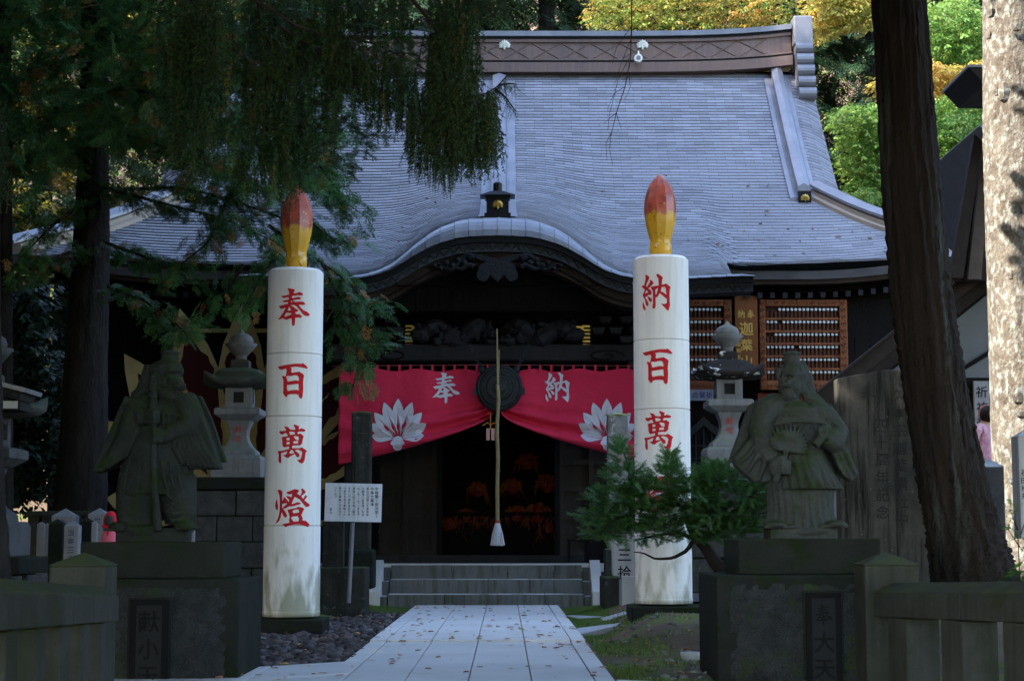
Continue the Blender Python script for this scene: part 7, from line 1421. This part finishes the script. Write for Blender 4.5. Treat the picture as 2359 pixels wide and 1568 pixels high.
leafy_tree('zelkova_tree', 'orange and yellow zelkova above the middle of the roof ridge', 9.2, 41, hz_(9.2, 41), [(1420, 30, 75, 45, 38, 41), (1500, 25, 70, 40, 38, 41), (1590, 20, 80, 40, 38, 41), (1680, 25, 90, 36, 38, 41), (1770, 25, 80, 36, 38, 41), (1470, -60, 160, 60, 38, 42), (1700, -60, 160, 60, 38, 42)], leaf_mat('zelkova_mixed', (.46, .27, .06), (.20, .26, .05), trans=.45, scale=.9), 2400, (.24, .38), .16, seed=31, mat2=leaf_mat('zelkova_green', (.17, .24, .045), (.12, .20, .035), trans=.45))
leafy_tree('zelkova_tree', 'yellow-green tree with orange tips right of the ridge end', 8.5, 36, hz_(8.5, 36), [(1900, 10, 50, 40, 34, 36), (1940, 25, 60, 45, 34, 36), (1885, 70, 30, 22, 34, 35.5), (1990, 20, 50, 40, 34, 36), (1950, -60, 110, 60, 34, 37)], leaf_mat('yellow_green', (.44, .36, .08), (.28, .31, .06), trans=.45), 1300, (.26, .4), .14, seed=33, mat2=MAPLE_O)
leafy_tree('maple_tree', 'yellow-leaved bough between the leaning trunk and the lichened trunk', 11.5, 33, hz_(11.5, 33), [(2150, 165, 40, 22, 31, 33), (2200, 180, 60, 24, 31, 33), (2245, 165, 40, 22, 31, 33), (2170, 195, 36, 14, 31, 33), (2025, 200, 14, 22, 31, 32)], leaf_mat('gold_leafage', (.62, .38, .07), (.55, .42, .08), trans=.45), 520, (.24, .36), .10, seed=35)
leafy_tree('maple_tree', 'green maple in layers right of the gable end', 9.0, 40, hz_(9, 40), [(1965, 270, 55, 28, 38, 42), (1990, 320, 60, 28, 38, 42), (2020, 265, 50, 26, 38, 42), (1975, 375, 45, 26, 38, 41), (2030, 345, 50, 30, 38, 42), (2010, 420, 55, 28, 38, 41), (2040, 470, 50, 26, 37, 40), (1990, 450, 30, 20, 37, 40)], MAPLE_G, 2600, (.26, .40), .13, seed=37, mat2=leaf_mat('maple_pale', (.24, .34, .08), (.17, .29, .06), trans=.45))
leafy_tree('maple_tree', 'large green maple seen between the two right trunks', 13.5, 41, hz_(13.5, 41), [(2190, 40, 90, 50, 39, 43), (2160, 100, 60, 30, 39, 43), (2230, 100, 60, 50, 39, 42), (2200, 240, 90, 40, 38, 42), (2170, 300, 70, 40, 38, 42), (2230, 330, 60, 50, 38, 42), (2190, 390, 70, 40, 38, 41), (2180, 450, 60, 40, 37, 40), (2220, 280, 60, 30, 37, 40)], MAPLE_G, 4200, (.28, .42), .16, seed=39, mat2=MATS['maple_pale'])
leafy_tree('broadleaf_tree', 'dark tree with yellow leaf patches behind the left cypress', -9, 37, hz_(-9, 37), [(120, 40, 90, 70, 34, 38), (300, 60, 120, 70, 34, 38), (60, 200, 90, 70, 34, 38), (260, 260, 110, 60, 34, 38), (500, 40, 120, 60, 34, 38), (100, 350, 90, 60, 34, 37), (420, 180, 110, 60, 34, 37), (60, 480, 70, 50, 33, 35)], leaf_mat('dim_green', (.03, .07, .018), (.02, .045, .014), trans=.3), 1900, (.5, .8), .2, seed=41, mat2=MAPLE_Y)
leafy_tree('backdrop_shrub', 'added near-black bush giving a dark backdrop beyond the left lantern', -8.6, 26.5, hz_(-8.6, 26.5), [(20, 700, 60, 70, 25, 27), (60, 830, 70, 90, 25, 27), (10, 950, 60, 90, 25, 27), (90, 980, 60, 90, 25, 27), (40, 1080, 80, 70, 25, 27), (80, 700, 40, 60, 25, 27)], leaf_mat('shade_green', (.012, .025, .009), (.008, .017, .007), trans=.15), 1500, (.35, .55), .09, group='added shrubs beside the hall', seed=55)  # bush added to fill the view beyond the lantern with darkness
# conifers of the slope and unseen cedars added around the court for shade
def cedar_mesh(seed, H, Rm, n, s, fine_=False):
    r_ = np.random.default_rng(seed); z = H*(.14+.86*r_.random(n)**.9); k = 1-(z-H*.14)/(H*.86); rr = (Rm*k**.75+.15)*np.sqrt(r_.random(n)*.8+.2); a = r_.uniform(0, 6.28, n)
    return scatter(HT if fine_ else CT, np.stack([rr*np.cos(a), rr*np.sin(a), z], -1), np.stack([np.cos(a), np.sin(a), r_.uniform(-1, -.2, n)], -1), s*(.6+.6*r_.random(n)), seed=seed)
def cedar(label, X, D, src=None, H=25, Rm=3.2, n=420, s=1.9, group='unseen shade cedars', seed=1, zb=None, fine_=False):
    zb = hz_(X, D) if zb is None else zb; t = thing('cedar_tree', label, 'tree', (X, D, zb), rf.uniform(0, 6.28) if src else 0, group)
    if src is None:
        V, F_ = cedar_mesh(seed, H, Rm, n, s, fine_); np_mesh('crown', V, F_, CEDAR, t, world=False); MB().lathe([(.34, -.5), (.28, 1), (.24, H*.5), (.03, H*.98)], 10).build('trunk', BARK, t, world=False)
    else:
        for ch in src.children: c = ch.copy(); COL.objects.link(c); c.parent = t
    return t
def bg(label, X, D, src=None, **k): return cedar(label, X, D, src, group='cedars on the slope behind the hall', **k)
c0 = bg('dark cedar on the slope above the left half of the ridge', -2.0, 46, H=20, Rm=4.0, n=1500, s=1.0, seed=5, fine_=True)
for lab, X, D in (('dark cedar just left of the orange zelkova', 1.2, 48), ('dark cedar behind the ridge end ornament', 7.0, 50), ('dark cedar behind the layered green maple', 11.0, 50), ('dark cedar between the right trunks, far back', 16.0, 52), ('dark cedar high behind the left cypress', -7.0, 47), ('dark cedar at the far left behind the branches', -12.5, 46), ('dark cedar behind the orange zelkova', 4.5, 54), ('dark cedar at the far left edge of the slope', -16, 42), ('dark cedar behind the right picture edge', 20, 47), ('dark cedar in the gap right of the gable', 13.0, 56), ('dark cedar seen through the spruce needles', -4.6, 52)): bg(lab, X, D, c0)
g0 = cedar('tall unseen cedar added for shade, left of the picture', -12.2, 15.2, H=28, Rm=3.2, n=1500, s=1.3, seed=8)  # unseen trees placed to keep the sun off court and roof
for X, D in ((-10.2, 14.4), (-12.4, 18.8), (-12.0, 22.4), (-12.6, 26.0), (-15.6, 14.0), (-16.2, 17.4), (-15.4, 21.0), (-15.8, 24.6), (-19, 16), (-19, 20), (-12.8, 29.0)): cedar('tall unseen cedar added for shade, left of the picture', X, D, g0)
y0_ = cedar('young unseen cedar added to block sun, left of the picture', -7.4, 9.5, H=10.5, Rm=2.3, n=900, s=.9, seed=12)  # unseen low crowns placed to stop sun patches on pedestal and path
for X, D in ((-9.8, 9.2), (-7.6, 12.6), (-9.4, 17.5), (-9.8, 21.5)): cedar('young unseen cedar added to block sun, left of the picture', X, D, y0_)
g1 = thing('cedar_tree', 'spreading unseen cedar added to darken the foreground, above and behind the viewer', 'tree', (-5.6, 5.0, hz_(-5.6, 5.0)), 0, 'unseen shade cedars')  # unseen overhead crowns placed to darken the foreground stone
n = 1700; z = 6.4+17*rf.random(n)**1.4; rr = 4.3*(1-(z-6.4)/20)*np.sqrt(rf.random(n)); a = rf.uniform(0, 6.28, n)
V, F_ = scatter(CT, np.stack([rr*np.cos(a), rr*np.sin(a), z], -1), np.stack([np.cos(a), np.sin(a), rf.uniform(-.8, -.05, n)], -1), rf.uniform(.9, 1.5, n), seed=71); np_mesh('crown', V, F_, CEDAR, g1, world=False); MB().lathe([(.34, -.5), (.28, 1), (.24, 12), (.03, 23.5)], 10).build('trunk', BARK, g1, world=False)
for X, D in ((5.7, 5.4), (-5.2, -2.8), (5.6, -3.0), (-9.6, -.6), (9.2, .6)): cedar('spreading unseen cedar added to darken the foreground, above and behind the viewer', X, D, g1)
for X, D in ((-9.4, 3.2), (-13.0, 3.4), (-10.6, -3.0)): cedar('tall unseen cedar added for shade, behind and left of the viewer', X, D, g0)
for X, D in ((9.6, 6.2), (10.2, 1.4)): cedar('tall unseen cedar added for shade, behind and right of the viewer', X, D, g0)
